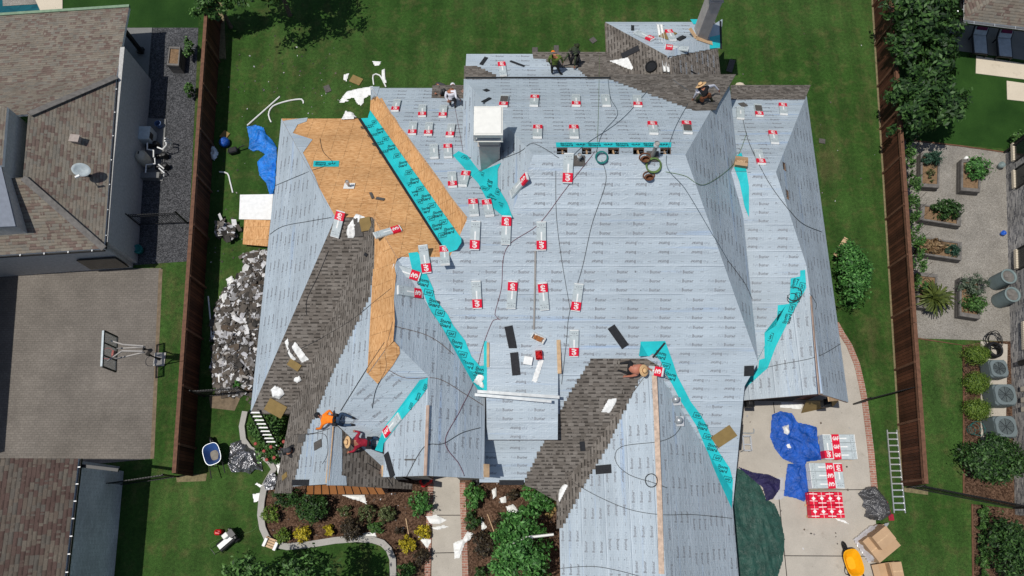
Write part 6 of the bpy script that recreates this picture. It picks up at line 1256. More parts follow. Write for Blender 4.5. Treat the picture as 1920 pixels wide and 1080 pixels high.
# ================================================================ machines and furniture
def condenser(px, py, w, h, label):
    c = pix(px, py, h); c.z = 0; root = thing('condenser', label, 'air conditioner', c, 'air conditioner condensers'); z0 = .06
    m = MB(); m.box(c + Vector((0, 0, z0 + h / 2)), (w * .94, w * .94, h - .08)); m.build('casing', M['acm'], root, bevel=.06)
    m = MB(); n = 14
    for i in range(n):
        t = -w * .42 + w * .84 * i / (n - 1)
        for s in (-1, 1): m.box(c + Vector((s * w * .478, t, z0 + h / 2)), (.02, .022, h * .8)); m.box(c + Vector((t, s * w * .478, z0 + h / 2)), (.022, .02, h * .8))
    m.build('louvre', M['acm'], root)
    m = MB(); T = Matrix.Translation(c + Vector((0, 0, z0 + h - .02))); pr = []
    k = 28; ring = lambda r, z, sq: [T @ Vector((math.cos(2 * math.pi * i / k) * r * (1 + sq * (abs(math.sin(4 * math.pi * i / k)) ** 2)), math.sin(2 * math.pi * i / k) * r * (1 + sq * (abs(math.sin(4 * math.pi * i / k)) ** 2)), z)) for i in range(k)]
    R1, R2, R3 = ring(w * .47, -.05, .22), ring(w * .46, .03, .2), ring(w * .36, .03, 0); R4 = ring(w * .35, -.12, 0)
    for a, b in ((R1, R2), (R2, R3), (R3, R4)):
        for i in range(k): m.face([a[i], a[(i + 1) % k], b[(i + 1) % k], b[i]])
    m.build('top_cover', M['acm'], root)
    m = MB(); m.lathe([(0, -.11), (w * .36, -.11)], 24, T); f = m.build('fan_well', M['dark'], root)
    m = MB()
    for r in np.linspace(.06, w * .35, 8): m.tube([T @ Vector((math.cos(a) * r, math.sin(a) * r, .02)) for a in np.linspace(0, 6.2832, 25)], .005, 4)
    for i in range(8): a = i * math.pi / 4; m.beam(T @ Vector((0, 0, .03)), T @ Vector((math.cos(a) * w * .36, math.sin(a) * w * .36, .03)), .01, .01)
    m.build('fan_guard', M['fan'], root)
    m = MB()
    for i in range(4):
        a = i * math.pi / 2 + .4; p = [T @ Vector((math.cos(a + d) * r, math.sin(a + d) * r, z)) for r, d, z in ((.06, -.3, -.09), (w * .33, -.35, -.1), (w * .33, .35, -.04), (.06, .3, -.05))]; m.face(p)
    m.build('fan_blade', M['galv'], root); return root
condenser(1872, 691, .78, .8, 'smallest grey condenser beside the black hose pot'); condenser(1884, 740, .92, .95, 'middle large grey condenser by the brick wall'); condenser(1885, 800, .92, .95, 'lowest grey condenser next to the clipped hedge')
for px, py, lb in ((1892, 518, 'upper sage green ribbed rain barrel by the brick wall'), (1899, 552, 'lower sage green ribbed rain barrel by the brick wall')):
    c = pix(px, py, 1.05); c.z = 0; root = thing('rain_barrel', lb, 'barrel', c, 'rain barrels'); prof = [(0, 0), (.3, 0)]
    for i in range(22): prof += [(.33 + .012 * (i % 2), .03 + i * .045)]
    prof += [(.35, 1.03), (.35, 1.07), (.28, 1.07), (.27, .98)]; m = MB(); m.lathe(prof, 24, Matrix.Translation(c)); m.build('barrel_body', M['barrel'], root, smooth=True)
    m = MB(); m.lathe([(0, .95), (.28, .98)], 20, Matrix.Translation(c)); m.box(c + Vector((-.08, .03, .985)), (.16, .14, .03)); m.build('lid', M['soil'] if 0 else M['grayboard'], root)
c = pix(1867, 655, .5); c.z = 0; root = thing('hose_pot', 'black round hose pot with coiled black hose above the condensers', 'hose pot', c); m = MB(); m.lathe([(0, 0), (.3, 0), (.36, .25), (.36, .45), (.3, .55), (.24, .55), (.26, .4)], 24, Matrix.Translation(c)); m.build('pot', M['blackmetal'], root, smooth=True)
m = MB(); pts = []
for i in range(70): a = i * .35; r = .32 + .05 * math.sin(i * .9); pts.append(c + Vector((.1 + math.cos(a) * r, .45 + math.sin(a) * r * 1.1, .30 + .02 * math.sin(i) + .003 * i)))
m.tube(pts, .016, 5); m.build('garden_hose', M['blackmetal'], root)
for px, py, r, h, mt, lb in ((1880, 308, .14, .35, 'barrel', 'small teal pot at the corner of the brick house'), (1883, 436, .11, .25, 'bluetarp', 'small glossy blue ball pot by the brick wall'), (257, 466, .2, .4, 'hose_teal', 'dim teal pot against the shaded wall of upper left house'), (893, 902, .18, .3, 'blackmetal', 'black square pot beside the front walk'), (1813, 295, .07, .5, 'white', 'tiny white ball lamp at the upper right planter')):
    c = pix(px, py, h); c.z = 0; m = MB(); m.lathe([(0, 0), (r * .7, 0), (r, h * .6), (r * 1.05, h), (r * .85, h), (r * .8, h * .8), (0, h * .75)], 16, Matrix.Translation(c)); tag(m.build('pot', M[mt], smooth=True), lb, 'pot')
# lounge chairs on the terrace
def lounger(px, py, label):
    c = pix(px, py, .3); c.z = 0; root = thing('lounge_chair', label, 'lounge chair', c, 'lounge chairs on the terrace'); rot = Matrix.Rotation(-.12, 4, 'Z'); T = Matrix.Translation(c) @ rot; V = lambda x, y, z: T @ Vector((x, y, z))
    m = MB()
    for s in (-.35, .35): m.beam(V(s, -.75, .32), V(s, .35, .32), .05, .05); m.beam(V(s, .35, .32), V(s, .85, .75), .05, .05)
    for y in (-.75, .35): m.beam(V(-.35, y, .32), V(.35, y, .32), .05, .05)
    m.build('frame', M['blackmetal'], root)
    m = MB()
    for x, y in ((-.35, -.72), (.35, -.72), (-.35, .3), (.35, .3)): q = MB(); q.beam(V(x, y, 0), V(x, y, .31), .045, .045, up=Vector((0, 1, 0))); q.build('leg', M['blackmetal'], root)
    m = MB(); m.beam(V(0, -.73, .36), V(0, .34, .36), .62, .05); m.build('seat', M['galv'], root); m = MB(); m.beam(V(0, .36, .38), V(0, .84, .8), .62, .05); m.build('backrest', M['galv'], root)
    m = MB(); m.beam(V(0, .5, .56), V(0, .72, .75), .5, .12); m.build('pillow', M['navytarp'] if 0 else plain('plum cushion', (.12, .01, .05), .8), root)
lounger(1836, 78, 'left lounge chair with plum pillow on the shaded terrace'); lounger(1882, 84, 'right lounge chair with plum pillow on the shaded terrace')
# basketball hoop
c = pix(300, 674, 0); root = thing('basketball_hoop', 'tilted basketball hoop with clear backboard over the paved yard', 'basketball hoop', c); bz = 2.15
A, B_ = pix(220, 632, bz), pix(217, 697, bz); up = Vector((0, 0, 1.05)); mid = (A + B_) / 2
m = MB(); m.prism([A, B_, B_ + up, A + up], (.02, 0, 0), 0, 0); bb = m.build('backboard', M['clear'], root)
m = MB()
for a, b in ((A, B_), (A + up, B_ + up), (A, A + up), (B_, B_ + up)): m.beam(a, b, .06, .06)
d = (B_ - A)
for t in (.33, .68): m.beam(A + d * t, A + d * t + up, .05, .05)
m.build('board_frame', M['blackmetal'], bb); m = MB(); m.beam(A + up + Vector((-.02, 0, .04)), B_ + up + Vector((-.02, 0, .04)), .08, .03); m.build('top_trim', M['wrap'], bb)
m = MB(); m.tube([mid + Vector((-.3 + .23 * math.cos(a), .23 * math.sin(a), .15)) for a in np.linspace(0, 6.283, 25)], .012, 6); m.box(mid + Vector((-.04, 0, .16)), (.08, .22, .18)); m.build('rim', plain('faded red steel', (.5, .11, .09), .5), root)
m = MB(); e = Vector((1.45, -.1, .0)); J0 = mid + Vector((1.25, .15, .35)); m.tube([c + Vector((0, 0, .02)), c + Vector((-.1, .02, 1.0)), J0 + Vector((.2, 0, -.25)), J0], .075, 8); m.build('pole', M['blackmetal'], root)
for s in (-.22, .22):
    m = MB(); m.beam(J0 + Vector((0, s * .5, .02)), J0 + Vector((-.75, s * .6, .2)), .06, .06); m.beam(J0 + Vector((-.75, s * .6, .2)), mid + Vector((.03, s * 1.9, .65)), .05, .05); m.beam(J0 + Vector((0, s * .5, -.15)), mid + Vector((.03, s, .1)), .05, .05); m.build('arm', M['pvc'], root)
m = MB(); m.box(c + Vector((0, 0, .03)), (.5, .6, .06)); m.build('base_plate', M['concg'], root)
# ladders
def ladder(a0, b0, a1, b1, za, zb, n, label, mat='alu', rm=None):
    A0, B0, A1, B1 = pix(*a0, za), pix(*b0, za), pix(*a1, zb), pix(*b1, zb); root = thing('ladder', label, 'ladder', (A0 + B0) / 2)
    for p, q_ in ((A0, A1), (B0, B1)): m = MB(); m.beam(p, q_, .035, .08); m.build('side_rail', M[mat], root)
    for i in range(n): t = (i + .5) / n; m = MB(); m.beam(A0.lerp(A1, t), B0.lerp(B1, t), .055, .035); m.build('rung', M[rm or mat], root)
    return root
ladder((1676, 962), (1697, 962), (1663, 806), (1681, 806), .08, .08, 13, 'long aluminium ladder lying on the lawn beside the right fence')
ladder((503, 838), (523, 838), (467, 770), (487, 770), .6, 3.15, 10, 'ladder with white rungs leaning on the left front eave', 'blackmetal', 'white')
ladder((511, 846), (515, 858), (549, 842), (551, 856), .1, 3.3, 8, 'dark ladder under the worker at the left eave', 'blackmetal')
# wheelbarrows
def barrow(px, py, ang, mat, label, h=.62, L=.86, Wd=.66, tilt=None, inner=None):
    c = pix(px, py, h); c.z = 0; root = thing('wheelbarrow', label, 'wheelbarrow', c); T = Matrix.Translation(c) @ Matrix.Rotation(R(ang), 4, 'Z')
    if tilt: T = T @ tilt
    k = 28
    def ring(w, l, z, sh=0):
        o = []
        for i in range(k):
            a = 2 * math.pi * i / k; x, y = math.cos(a), math.sin(a); s = (abs(x) ** 3.2 + abs(y) ** 3.2) ** (-1 / 3.2); o.append(T @ Vector((x * s * w / 2, y * s * l / 2 + sh, z)))
        return o
    rings = [ring(Wd * .5, L * .5, h - .3, -.03), ring(Wd * .96, L * .97, h - .01), ring(Wd * 1.04, L * 1.04, h), ring(Wd * 1.0, L * 1.0, h + .012), ring(Wd * .95, L * .95, h - .01), ring(Wd * .48, L * .48, h - .285, -.03)]
    m = MB()
    for a, b in zip(rings, rings[1:]):
        for i in range(k): m.face([a[i], a[(i + 1) % k], b[(i + 1) % k], b[i]])
    m.face(rings[-1]); m.face(rings[0][::-1]); tr = m.build('tray', M[mat], root)
    m = MB()
    for a, b in ((rings[2], rings[3]),):
        m.tube([p for p in rings[2]] + [rings[2][0]], .016, 6)
    m.build('rim', M['galv'] if mat == 'wbblue' else M[mat], tr)
    if inner: m = MB(); m.face([p + Vector((0, 0, .004)) for p in rings[-1]]); m.box(T @ Vector((.05, -.05, h - .26)), (.25, .3, .03)); m.build('dried_mortar', M[inner], tr)
    V = lambda x, y, z: T @ Vector((x, y, z))
    for s in (-1, 1):
        m = MB(); m.tube([V(s * .06, .62, .22), V(s * .2, 0, h - .33), V(s * .28, -.55, h - .12), V(s * .29, -.95, h - .05)], .022, 6); m.build('handle', M['blackmetal'], root)
        m = MB(); m.tube([V(s * .2, -.02, h - .34), V(s * .24, -.3, .02), V(s * .24, -.42, .02), V(s * .25, -.45, h - .2)], .016, 5); m.build('leg', M['blackmetal'], root)
    m = MB(); Wm = T @ Matrix.Translation((0, .62, .2)) @ Matrix.Rotation(math.pi / 2, 4, 'Y'); m.lathe([(.1, -.04), (.17, -.045), (.2, -.02), (.2, .02), (.17, .045), (.1, .04), (.1, -.04)], 18, Wm); m.build('wheel', M['blackmetal'], root)
barrow(397, 851, 22, 'wbblue', 'blue wheelbarrow with dried mortar standing on the lawn by the left fence', .66, inner='rust'); barrow(1601, 1055, 12, 'yellow', 'yellow wheelbarrow at the bottom of the driveway', .6, .98, .66)
# compressor, fuel can, small machines
c = pix(425, 1014, .35); c.z = 0; T = Matrix.Translation(c) @ Matrix.Rotation(R(42), 4, 'Z'); V = lambda x, y, z: T @ Vector((x, y, z)); root = thing('air_compressor', 'black and white air compressor on the lower left lawn', 'compressor', c)
for y in (-.12, .12): m = MB(); m.tube([V(-.42, y, .22), V(.38, y, .22)], .1, 12); m.build('tank', M['blackmetal'], root)
m = MB(); m.box(V(-.02, 0, .36), (.75, .2, .05), T.to_3x3()); m.build('top_plate', M['white'], root)
m = MB(); m.box(V(.12, .16, .48), (.24, .2, .22), T.to_3x3()); m.build('motor', M['capm'], root, bevel=.02)
m = MB(); m.box(V(.36, .06, .46), (.22, .3, .26), T.to_3x3()); m.tube([V(.36, -.2, .42), V(.36, .3, .42)], .09, 10); m.build('pump', M['blackmetal'], root)
for y in (-.26, .26): m = MB(); m.lathe([(0, -.03), (.13, -.03), (.15, 0), (.13, .03), (0, .03)], 14, Matrix.Translation(V(.3, y, .15)) @ T.to_3x3().to_4x4() @ Matrix.Rotation(math.pi / 2, 4, 'X')); m.build('wheel', M['blackmetal'], root)
m = MB(); m.tube([V(-.4, -.14, .25), V(-.62, -.14, .5), V(-.62, .14, .5), V(-.4, .14, .25)], .016, 6); m.build('handle', M['blackmetal'], root)
c = pix(409, 998, .2); c.z = 0; root = thing('fuel_can', 'red plastic fuel can beside the air compressor', 'fuel can', c); m = MB(); m.box(c + Vector((0, 0, .15)), (.34, .26, .3), taper=.8); m.build('can_body', M['redplastic'], root, bevel=.05); m = MB(); m.tube([c + Vector((-.1, .05, .28)), c + Vector((-.02, .02, .38)), c + Vector((.08, 0, .3))], .02, 6); m.build('handle', M['redplastic'], root); m = MB(); m.tube([c + Vector((.1, -.06, .26)), c + Vector((.14, -.1, .36))], .025, 8); m.build('spout', M['blackmetal'], root)
c = pix(798, 902, .3); c.z = 0; root = thing('power_tool', 'red and black machine in the shade at the entry', 'machine', c); m = MB(); m.box(c + Vector((0, 0, .22)), (.5, .34, .3), Matrix.Rotation(.6, 3, 'Z')); m.build('casing', M['redplastic'], root, bevel=.05); m = MB(); m.tube([c + Vector((-.1, -.1, .42)), c + Vector((.2, .15, .42))], .09, 10); m.box(c + Vector((.0, .05, .42)), (.3, .2, .1)); m.build('engine', M['blackmetal'], root); m = MB(); m.tube([c + Vector((.15, .1, .4)), c + Vector((.5, .25, .75))], .018, 6); m.build('handle', M['blackmetal'], root)
c = pix(420, 262, .25); c.z = 0; m = MB(); m.lathe([(0, 0), (.2, .02), (.26, .18), (.2, .38), (.08, .46), (0, .46)], 12, Matrix.Translation(c) @ Matrix.Rotation(.5, 4, 'X')); tag(m.build('blue_bag', M['bluetarp'], smooth=True), 'dark blue stuffed bag on the lawn by the left fence', 'bag')
c = pix(437, 282, .2); c.z = 0; root = thing('power_tool', 'black machine lying on the lawn beside the blue bag', 'machine', c); m = MB(); m.box(c + Vector((0, 0, .16)), (.42, .3, .28), Matrix.Rotation(.3, 3, 'Z')); m.build('casing', M['blackmetal'], root, bevel=.05); m = MB(); m.tube([c, c + Vector((.35, .12, .3)), c + Vector((.55, .2, .32))], .03, 6); m.build('handle', M['blackmetal'], root)
m = MB()
for k_ in range(3): m.tube([c + Vector((-.1, .05 * k_, .3)), c + Vector((-.3, -.1 + .1 * k_, .1))], .02, 5)
m.build('hose_stub', M['greycloth'], root)
# step stool and bar at the driveway edge
c = pix(1401, 831, .5); c.z = 0; root = thing('step_stool', 'small silver step stool at the driveway edge of the house', 'stool', c)
m = MB()
for a in (-.16, .16): m.beam(c + Vector((a, -.3, .5)), c + Vector((a, .3, .5)), .06, .04)
for b in (-.3, .3): m.beam(c + Vector((-.16, b, .5)), c + Vector((.16, b, .5)), .06, .04)
m.beam(c + Vector((-.16, -.05, .5)), c + Vector((.16, -.05, .5)), .05, .03); m.build('top_frame', M['alu'], root)
for a in (-.17, .17):
    for b in (-.32, .32): m = MB(); m.beam(c + Vector((a, b, 0)), c + Vector((a * .9, b * .9, .5)), .035, .035, up=Vector((0, 1, 0))); m.build('leg', M['alu'], root)
p = path3([(1392, 812), (1412, 812), (1412, 804)], .05, 4); m = MB(); m.tube(p, .03, 6); tag(m.build('bent_pipe', M['galv']), 'bent grey pipe on the driveway above the step stool', 'pipe')
m = MB(); m.beam(pix(1390, 790, 2.4), pix(1386, 842, 2.4), .1, .12); o = m.build('gutter', M['blackmetal'], HOUSE)
# black lanterns by the garage gable
for x, y in ((1404, 757), (1548, 757)):
    p = pix(x, y, 2.2); m = MB(); m.box(p, (.26, .26, .42)); m.box(p + Vector((0, 0, .26)), (.34, .34, .1), taper=.4); m.beam(p + Vector((0, 0, .2)), p + Vector((0, .5, .25)), .05, .05); m.build('wall_lantern', M['blackmetal'], HOUSE, bevel=.01)
# crate on the kerb bend, sticks, branch, shovel
c = pix(508, 1019, .2); c.z = .14; T = Matrix.Translation(c) @ Matrix.Rotation(R(-20), 4, 'Z'); root = thing('wooden_crate', 'wooden crate with two white blocks on the kerb bend', 'crate', c); m = MB()
for i in range(4): m.box(T @ Vector((0, -.14 + i * .1, .1)), (.55, .08, .02), T.to_3x3())
for x in (-.25, .25): m.box(T @ Vector((x, 0, .045)), (.05, .42, .09), T.to_3x3())
m.build('slat', M['copper'] if 0 else M['board'], root)
for x in (-.22, .25): m = MB(); m.box(T @ Vector((x, -.02, .16)), (.12, .34, .1), T.to_3x3()); m.build('white_block', M['white'], root, bevel=.01)
for pts, r, mt, lb in (([(761, 972), (766, 1000), (770, 1012)], .025, 'board', 'wooden stick on the mulch left of the walk'), ([(914, 964), (932, 1012)], .022, 'board', 'straight wooden stick on the mulch right of the walk'), ([(958, 958), (974, 976)], .02, 'board', 'short wooden stick between shrubs'), ([(960, 1018), (985, 1008), (1038, 1002)], .05, 'capm', 'pale bare branch lying across the feathery tree')):
    z = 2.6 if 'branch' in lb else .04; p = [pix(x, y, z) for x, y in pts]; m = MB(); m.tube(p, r, 6); tag(m.build('branch' if 'branch' in lb else 'stick', M[mt]), lb, 'branch' if 'branch' in lb else 'stick')
root = thing('shovel', 'shovel with red handle beside the grey plastic heap', 'shovel', pix(1668, 950, 0)); m = MB(); m.beam(pix(1663, 940, .06), pix(1671, 966, .06), .04, .04); m.build('handle', M['redplastic'] if 0 else M['redw'], root); m = MB(); m.box(pix(1671, 970, .06), (.22, .26, .02)); m.build('blade', M['redw'], root)
for x, y, lb in ((1387, 160, 'left pale stone on the lawn by the right wing'), (1396, 165, 'right pale stone on the lawn by the right wing')):
    m = MB(); m.lathe([(0, .1), (.12, .1), (.19, .05), (.2, 0)], 8, Matrix.Translation(pix(x, y, 0)) @ Matrix.Diagonal((1.2, .8, 1, 1))); tag(m.build('stone', M['cream']), lb, 'stone')
# pool equipment beside the upper left house
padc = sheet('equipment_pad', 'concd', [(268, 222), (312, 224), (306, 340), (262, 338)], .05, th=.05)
c = pix(270, 250, .7); c.z = 0; root = thing('pool_heater', 'beige pool heater box in shade beside the upper left house', 'pool heater', c); m = MB(); m.box(c + Vector((0, 0, .42)), (.62, .7, .75)); m.build('casing', M['wrap'], root, bevel=.03); m = MB(); m.box(c + Vector((.32, -.1, .6)), (.03, .3, .3)); m.build('control_panel', M['blackmetal'], root)
c = pix(262, 290, .95); c.z = 0; root = thing('filter_tank', 'beige round pool filter tank in shade', 'filter tank', c); m = MB(); m.lathe([(0, .05), (.27, .05), (.28, .2), (.28, .85), (.2, 1.0), (.06, 1.05), (0, 1.05)], 24, Matrix.Translation(c)); m.build('tank', plain('beige tank', (.42, .39, .32), .5), root, smooth=True); m = MB(); m.box(c + Vector((-.02, .05, 1.05)), (.05, .14, .05)); m.build('valve', M['blackmetal'], root)
for x, y, lb in ((281, 272, 'black pool pump nearest the heater'), (296, 292, 'black pool pump beside the filter tank'), (298, 312, 'black pool pump nearest the slate gravel')):
    c = pix(x, y, .3); c.z = .05; root = thing('pool_pump', lb, 'pump', c, 'pool pumps'); m = MB(); m.tube([c + Vector((-.2, 0, .16)), c + Vector((.2, .05, .16))], .11, 12); m.build('motor', M['blackmetal'], root); m = MB(); m.lathe([(0, .38), (.12, .36), (.14, .3), (.14, 0)], 14, Matrix.Translation(c + Vector((.28, .06, 0)))); m.build('strainer', M['blackmetal'], root)
for i, (pts, lb) in enumerate([([(276, 268, .6), (276, 280, .6), (288, 282, .6), (288, 295, .6)], 'white pipe run between heater and filter tank'), ([(290, 295, .5), (291, 307, .5), (274, 309, .5), (273, 324, .5)], 'white pipe run below the filter tank'), ([(295, 276, .6), (305, 280, .6), (312, 272, .8), (311, 264, .8)], 'bright white pipe loop nearest the gravel'), ([(297, 308, .4), (307, 316, .3), (306, 322, .1)], 'white pipe bend at the lower pump'), ([(298, 315, .4), (308, 324, .3), (307, 330, .1)], 'lowest white pipe bend at the pumps'), ([(309, 259, .9), (320, 263, .5), (322, 268, .1)], 'upper pipe of the white pair entering the gravel'), ([(309, 264, .9), (320, 269, .5), (322, 274, .1)], 'lower pipe of the white pair entering the gravel')]):
    m = MB(); m.tube([pix(*p) for p in pts], .035, 7); tag(m.build('pool_pipe', M['white']), lb, 'pipe')
c = pix(296, 232, .3); c.z = .05; m = MB(); m.lathe([(0, 0), (.13, 0), (.16, .3), (.14, .3), (.12, .04), (0, .04)], 16, Matrix.Translation(c)); tag(m.build('bucket', plain('dim blue plastic', (.1, .16, .3), .5)), 'dim blue bucket on the pool equipment pad', 'bucket')
c = pix(298, 330, .1); c.z = .05; m = MB(); m.box(c + Vector((-.35, -.03, .12)), (.9, .3, .24)); tag(m.build('concrete_block', M['concd'], bevel=.01), 'low concrete block at the foot of the pool pipes', 'block')
# wire plant cages beside the condensers
for x, y, lb in ((1818, 692, 'wire plant cage between the two upper lime shrubs'), (1826, 805, 'green wire plant cage beside the lowest condenser')):
    c = pix(x, y, .3); m = MB()
    for z, r in ((.1, .18), (.35, .24), (.6, .3)): m.tube([Vector((c.x + math.cos(a) * r, c.y + math.sin(a) * r, z)) for a in np.linspace(0, 6.283, 19)], .008, 4)
    for i in range(4): a = i * 1.571; m.tube([Vector((c.x + math.cos(a) * .16, c.y + math.sin(a) * .16, 0)), Vector((c.x + math.cos(a) * .31, c.y + math.sin(a) * .31, .65))], .008, 4)
    tag(m.build('plant_cage', M['hose_teal'] if y > 800 else M['blackmetal']), lb, 'plant cage')

# ================================================================ the roofers
RAD = dict(pelvis=.145, waist=.125, chest=.15, neck=.06, head0=.085, head1=.10, head2=.07, sh=.075, el=.05, wr=.034, hip=.095, kn=.065, an=.045, toe=.04)
def person(label, J, cloth, hat=None, hair='blackcloth', absz=False, belt=None, gloves=None, extra=None):
    g = (lambda x, y, h: pix(x, y, h)) if absz else above
    W_ = {k_: g(*v) for k_, v in J.items()}
    pts, rad, par, lab = [], [], [], []
    def add(p, r, pa, l): pts.append(Vector(p)); rad.append(r); par.append(pa); lab.append(l); return len(pts) - 1
    pel = add(W_['pelvis'], RAD['pelvis'], None, 'legs'); wa = add(W_['pelvis'].lerp(W_['chest'], .5), RAD['waist'], pel, 'top'); ch = add(W_['chest'], RAD['chest'], wa, 'top')
    hd = W_['head']; nd = (hd - W_['chest']); nk = add(W_['chest'] + nd * .55, RAD['neck'], ch, 'skin'); h0 = add(W_['chest'] + nd * .8, RAD['head0'], nk, 'skin'); dirn = nd.normalized(); h1 = add(hd, RAD['head1'], h0, 'skin'); h2 = add(hd + dirn * .09, RAD['head2'], h1, 'skin')
    fw = Vector((0, 0, -1)) if abs(dirn.z) < .7 else Vector((nd.x, nd.y, 0)).normalized() if Vector((nd.x, nd.y)).length > .02 else Vector((0, 1, 0)); add(hd + fw * .125, .018, h1, 'skin')     # nose
    for s in 'LR':
        sh, el, ha = W_['sh' + s], W_['el' + s], W_['ha' + s]
        a = add(sh, RAD['sh'], ch, 'top'); b = add(el, RAD['el'], a, 'sleeve'); c_ = add(el.lerp(ha, .85), RAD['wr'], b, 'fore'); d = (ha - el).normalized(); pm = add(ha, .036, c_, 'skin')
        side = d.cross(Vector((0, 0, 1))); side = side.normalized() if side.length > .1 else Vector((1, 0, 0)); dn = d.cross(side).normalized(); dn = dn if dn.z < 0 else -dn
        for i, (o_, L_) in enumerate(((-.032, .062), (-.011, .074), (.011, .07), (.031, .055))):
            f1 = add(ha + d * .055 + side * o_, .010, pm, 'skin'); f2 = add(ha + d * (.055 + L_ * .55) + side * o_ * 1.15 + dn * .012, .009, f1, 'skin'); add(ha + d * (.055 + L_ * .85) + side * o_ * 1.2 + dn * .035, .008, f2, 'skin')
        t1 = add(ha + d * .01 + side * .048 * (1 if s == 'L' else -1), .011, pm, 'skin'); add(ha + d * .05 + side * .07 * (1 if s == 'L' else -1) + dn * .02, .009, t1, 'skin')
        kn, ft = W_['kn' + s], W_['ft' + s]; hp = add(W_['pelvis'].lerp(kn, .22) + (W_['sh' + s] - W_['chest']) * .35, RAD['hip'], pel, 'legs'); k2 = add(kn, RAD['kn'], hp, 'legs'); an = add(ft + Vector((0, 0, .05)), RAD['an'], k2, 'legs'); dd = (ft - kn); dd.z = 0; dd = dd.normalized() if dd.length > .05 else Vector((0, 1, 0)); add(ft + dd * .13, RAD['toe'], an, 'shoe')
    me = bpy.data.meshes.new('person'); me.from_pydata([tuple(p) for p in pts], [(p, i) for i, p in enumerate(par) if p is not None], []); o = link(bpy.data.objects.new('person', me)); sm = o.modifiers.new('skin', 'SKIN'); sm.use_smooth_shade = True
    for i, r in enumerate(rad): me.skin_vertices[0].data[i].radius = (r, r)
    me.skin_vertices[0].data[0].use_root = True; ss = o.modifiers.new('sub', 'SUBSURF'); ss.levels = 1; ss.render_levels = 1
    dg = bpy.context.evaluated_depsgraph_get(); dg.update(); nm = bpy.data.meshes.new_from_object(o.evaluated_get(dg)); o.modifiers.clear(); o.data = nm; o.name = 'person'
    keys = ['skin', 'top', 'sleeve', 'fore', 'legs', 'shoe']; nm.materials.clear()
    for k_ in keys: nm.materials.append(M[cloth.get(k_, cloth['top'] if k_ in ('sleeve', 'fore') else 'skin' if k_ == 'skin' else 'blackcloth')])
    seg = [(pts[p], pts[i], lab[i]) for i, p in enumerate(par) if p is not None]
    for f in nm.polygons:
        c_ = f.center; best = (1e9, 'top')
        for a, b, l in seg:
            d = b - a; t = max(0, min(1, (c_ - a).dot(d) / max(1e-9, d.dot(d)))); q_ = (c_ - a - d * t).length
            if q_ < best[0]: best = (q_, l)
        f.material_index = keys.index(best[1]); f.use_smooth = True
    WM[o] = Matrix.Identity(4); tag(o, label, 'person')
    up = dirn if dirn.z > .35 else (dirn + Vector((0, 0, 1.2))).normalized(); rq = up.to_track_quat('Z', 'Y').to_matrix().to_4x4(); T = Matrix.Translation(hd) @ rq
    if hat == 'straw':
        m = MB(); m.lathe([(.0, .155), (.06, .15), (.085, .12), (.1, .05), (.105, .045), (.16, .035), (.215, .045), (.22, .035), (.16, .022), (.1, .03)], 28, T); h_ = m.build('straw_hat', M['straw_hat'], o, smooth=True); m = MB(); m.lathe([(.103, .055), (.1055, .06), (.098, .085), (.094, .085)], 24, T); m.build('hat_band', M['leather'], h_)
    elif hat == 'hood': m = MB(); m.lathe([(0, .16), (.07, .14), (.12, .07), (.135, -.02), (.12, -.1), (.1, -.14)], 18, T); m.build('hood', M['whitecloth'], o, smooth=True)
    elif hat: m = MB(); m.lathe([(0, .14), (.06, .13), (.1, .08), (.115, .02), (.112, -.01)], 18, T); m.box(T @ Vector((0, .13, .015)), (.16, .12, .012), rq.to_3x3()); m.build('cap', M[hat], o, smooth=True)
    else: m = MB(); m.lathe([(0, .135), (.06, .125), (.1, .08), (.112, .0), (.1, -.05)], 18, T); m.build('hair', M[hair], o, smooth=True)
    if belt:
        p, c_ = W_['pelvis'], W_['chest']; ax = (c_ - p).normalized(); bm_ = Matrix.Translation(p + ax * .06) @ ax.to_track_quat('Z', 'Y').to_matrix().to_4x4(); m = MB(); m.lathe([(.15, -.03), (.175, -.03), (.175, .04), (.15, .04)], 18, bm_)
        for a in (.4, 2.4, 4.2): m.box(bm_ @ Vector((math.cos(a) * .2, math.sin(a) * .2, -.03)), (.1, .12, .16), bm_.to_3x3())
        m.build('tool_belt', M[belt], o)
    if extra == 'pack': p, c_ = W_['pelvis'], W_['chest']; m = MB(); m.box(p.lerp(c_, .65) + Vector((0, 0, .15)), (.3, .34, .12)); m.build('backpack', M['greycloth'], o, bevel=.04)
    return o
person('person in orange shirt and jeans crouching with a shingle bundle at the small left gable', dict(pelvis=(632, 787, .42), chest=(609, 785, .58), head=(596, 779, .68), shR=(611, 776, .55), elR=(618, 769, .42), haR=(623, 776, .25), shL=(606, 794, .55), elL=(601, 803, .36), haL=(593, 804, .12), knR=(641, 775, .14), ftR=(660, 783, .05), knL=(640, 797, .12), ftL=(659, 797, .05)), dict(top='orange', legs='jeans', fore='orange'), hat='blackcloth', belt='blackcloth')
person('person in red shirt and straw hat kneeling on the shingles beside the entry gable', dict(pelvis=(692, 830, .36), chest=(671, 829, .52), head=(653, 829, .6), shR=(669, 818, .48), elR=(675, 811, .32), haR=(665, 808, .08), shL=(668, 839, .48), elL=(663, 846, .3), haL=(654, 848, .08), knR=(703, 820, .14), ftR=(718, 829, .05), knL=(703, 842, .12), ftL=(717, 848, .05)), dict(top='redw', legs='jeans'), hat='straw', belt='blackcloth')
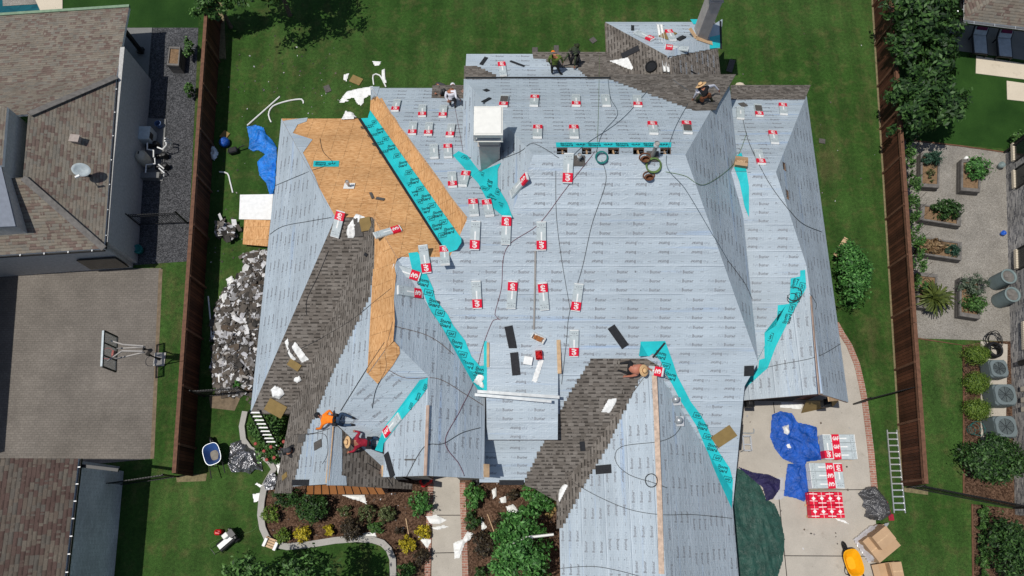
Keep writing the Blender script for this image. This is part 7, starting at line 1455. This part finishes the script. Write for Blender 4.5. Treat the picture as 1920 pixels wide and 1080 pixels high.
person('person in black with grey cap on the dark ladder at the left eave', dict(pelvis=(533, 849, 2.75), chest=(543, 846, 3.25), head=(541, 844, 3.62), shR=(547, 836, 3.3), elR=(556, 836, 3.35), haR=(563, 835, 3.42), shL=(546, 856, 3.3), elL=(554, 857, 3.3), haL=(562, 855, 3.42), knR=(534, 842, 2.35), ftR=(529, 842, 1.9), knL=(532, 853, 2.35), ftL=(528, 852, 1.9)), dict(top='blackcloth', legs='greycloth'), hat='greycloth', absz=True)
person('person in green shirt and orange cap standing on the low rear roof', dict(pelvis=(1040, 119, .72), chest=(1041, 107, 1.1), head=(1037, 100, 1.33), shR=(1050, 106, 1.08), elR=(1054, 112, .85), haR=(1055, 118, .6), shL=(1031, 107, 1.08), elL=(1029, 114, .82), haL=(1033, 121, .55), knR=(1046, 128, .42), ftR=(1050, 138, .05), knL=(1035, 128, .42), ftL=(1035, 138, .05)), dict(top='green', legs='blackcloth'), hat='orange')
person('person in dark camouflage bending over the shingle edge of the low rear roof', dict(pelvis=(1079, 103, .75), chest=(1077, 91, 1.12), head=(1082, 86, 1.32), shR=(1084, 92, 1.05), elR=(1079, 108, .72), haR=(1077, 126, .18), shL=(1068, 95, 1.02), elL=(1064, 104, .75), haL=(1056, 116, .35), knR=(1084, 109, .42), ftR=(1084, 118, .05), knL=(1072, 112, .42), ftL=(1070, 121, .05)), dict(top='camo', legs='blackcloth'), hat='dgreen', belt='blackcloth')
person('person in white hoodie standing on the rear left slope', dict(pelvis=(847, 185, .6), chest=(845, 173, .95), head=(849, 161, 1.22), shR=(853, 171, .97), elR=(855, 183, .72), haR=(862, 187, .5), shL=(837, 173, .95), elL=(835, 182, .7), haL=(840, 189, .5), knR=(854, 190, .35), ftR=(854, 199, .05), knL=(844, 191, .35), ftL=(845, 199, .05)), dict(top='whitecloth', legs='greycloth', shoe='blackcloth'), hat='hood')
person('person in charcoal bending down beside the white hooded person', dict(pelvis=(836, 164, .72), chest=(825, 158, .8), head=(818, 163, .68), shR=(830, 163, .75), elR=(828, 171, .42), haR=(826, 178, .1), shL=(820, 155, .75), elL=(815, 164, .42), haL=(817, 175, .1), knR=(838, 173, .4), ftR=(838, 181, .05), knL=(832, 170, .4), ftL=(830, 178, .05)), dict(top='greycloth', legs='greycloth'), hat=None)
person('person in straw hat, white sleeves and dark vest crouching at the rear right hip', dict(pelvis=(1320, 181, .45), chest=(1319, 169, .82), head=(1315, 161, 1.02), shR=(1327, 163, .86), elR=(1339, 160, .7), haR=(1348, 170, .3), shL=(1309, 168, .84), elL=(1305, 176, .58), haL=(1300, 185, .15), knR=(1332, 182, .4), ftR=(1335, 191, .05), knL=(1308, 184, .4), ftL=(1306, 192, .05)), dict(top='blackcloth', sleeve='whitecloth', fore='whitecloth', legs='dgreen'), hat='straw', belt='leather')
person('person without shirt in straw hat kneeling at the front gable peak', dict(pelvis=(1179, 689, .4), chest=(1192, 693, .52), head=(1206, 695, .6), shR=(1198, 685, .5), elR=(1210, 687, .36), haR=(1221, 694, .2), shL=(1194, 702, .48), elL=(1184, 705, .3), haL=(1171, 706, .06), knR=(1183, 678, .12), ftR=(1168, 681, .04), knL=(1180, 701, .12), ftL=(1164, 696, .04)), dict(top='skinr', sleeve='skinr', fore='skinr', skin='skinr', legs='blackcloth'), hat='straw')
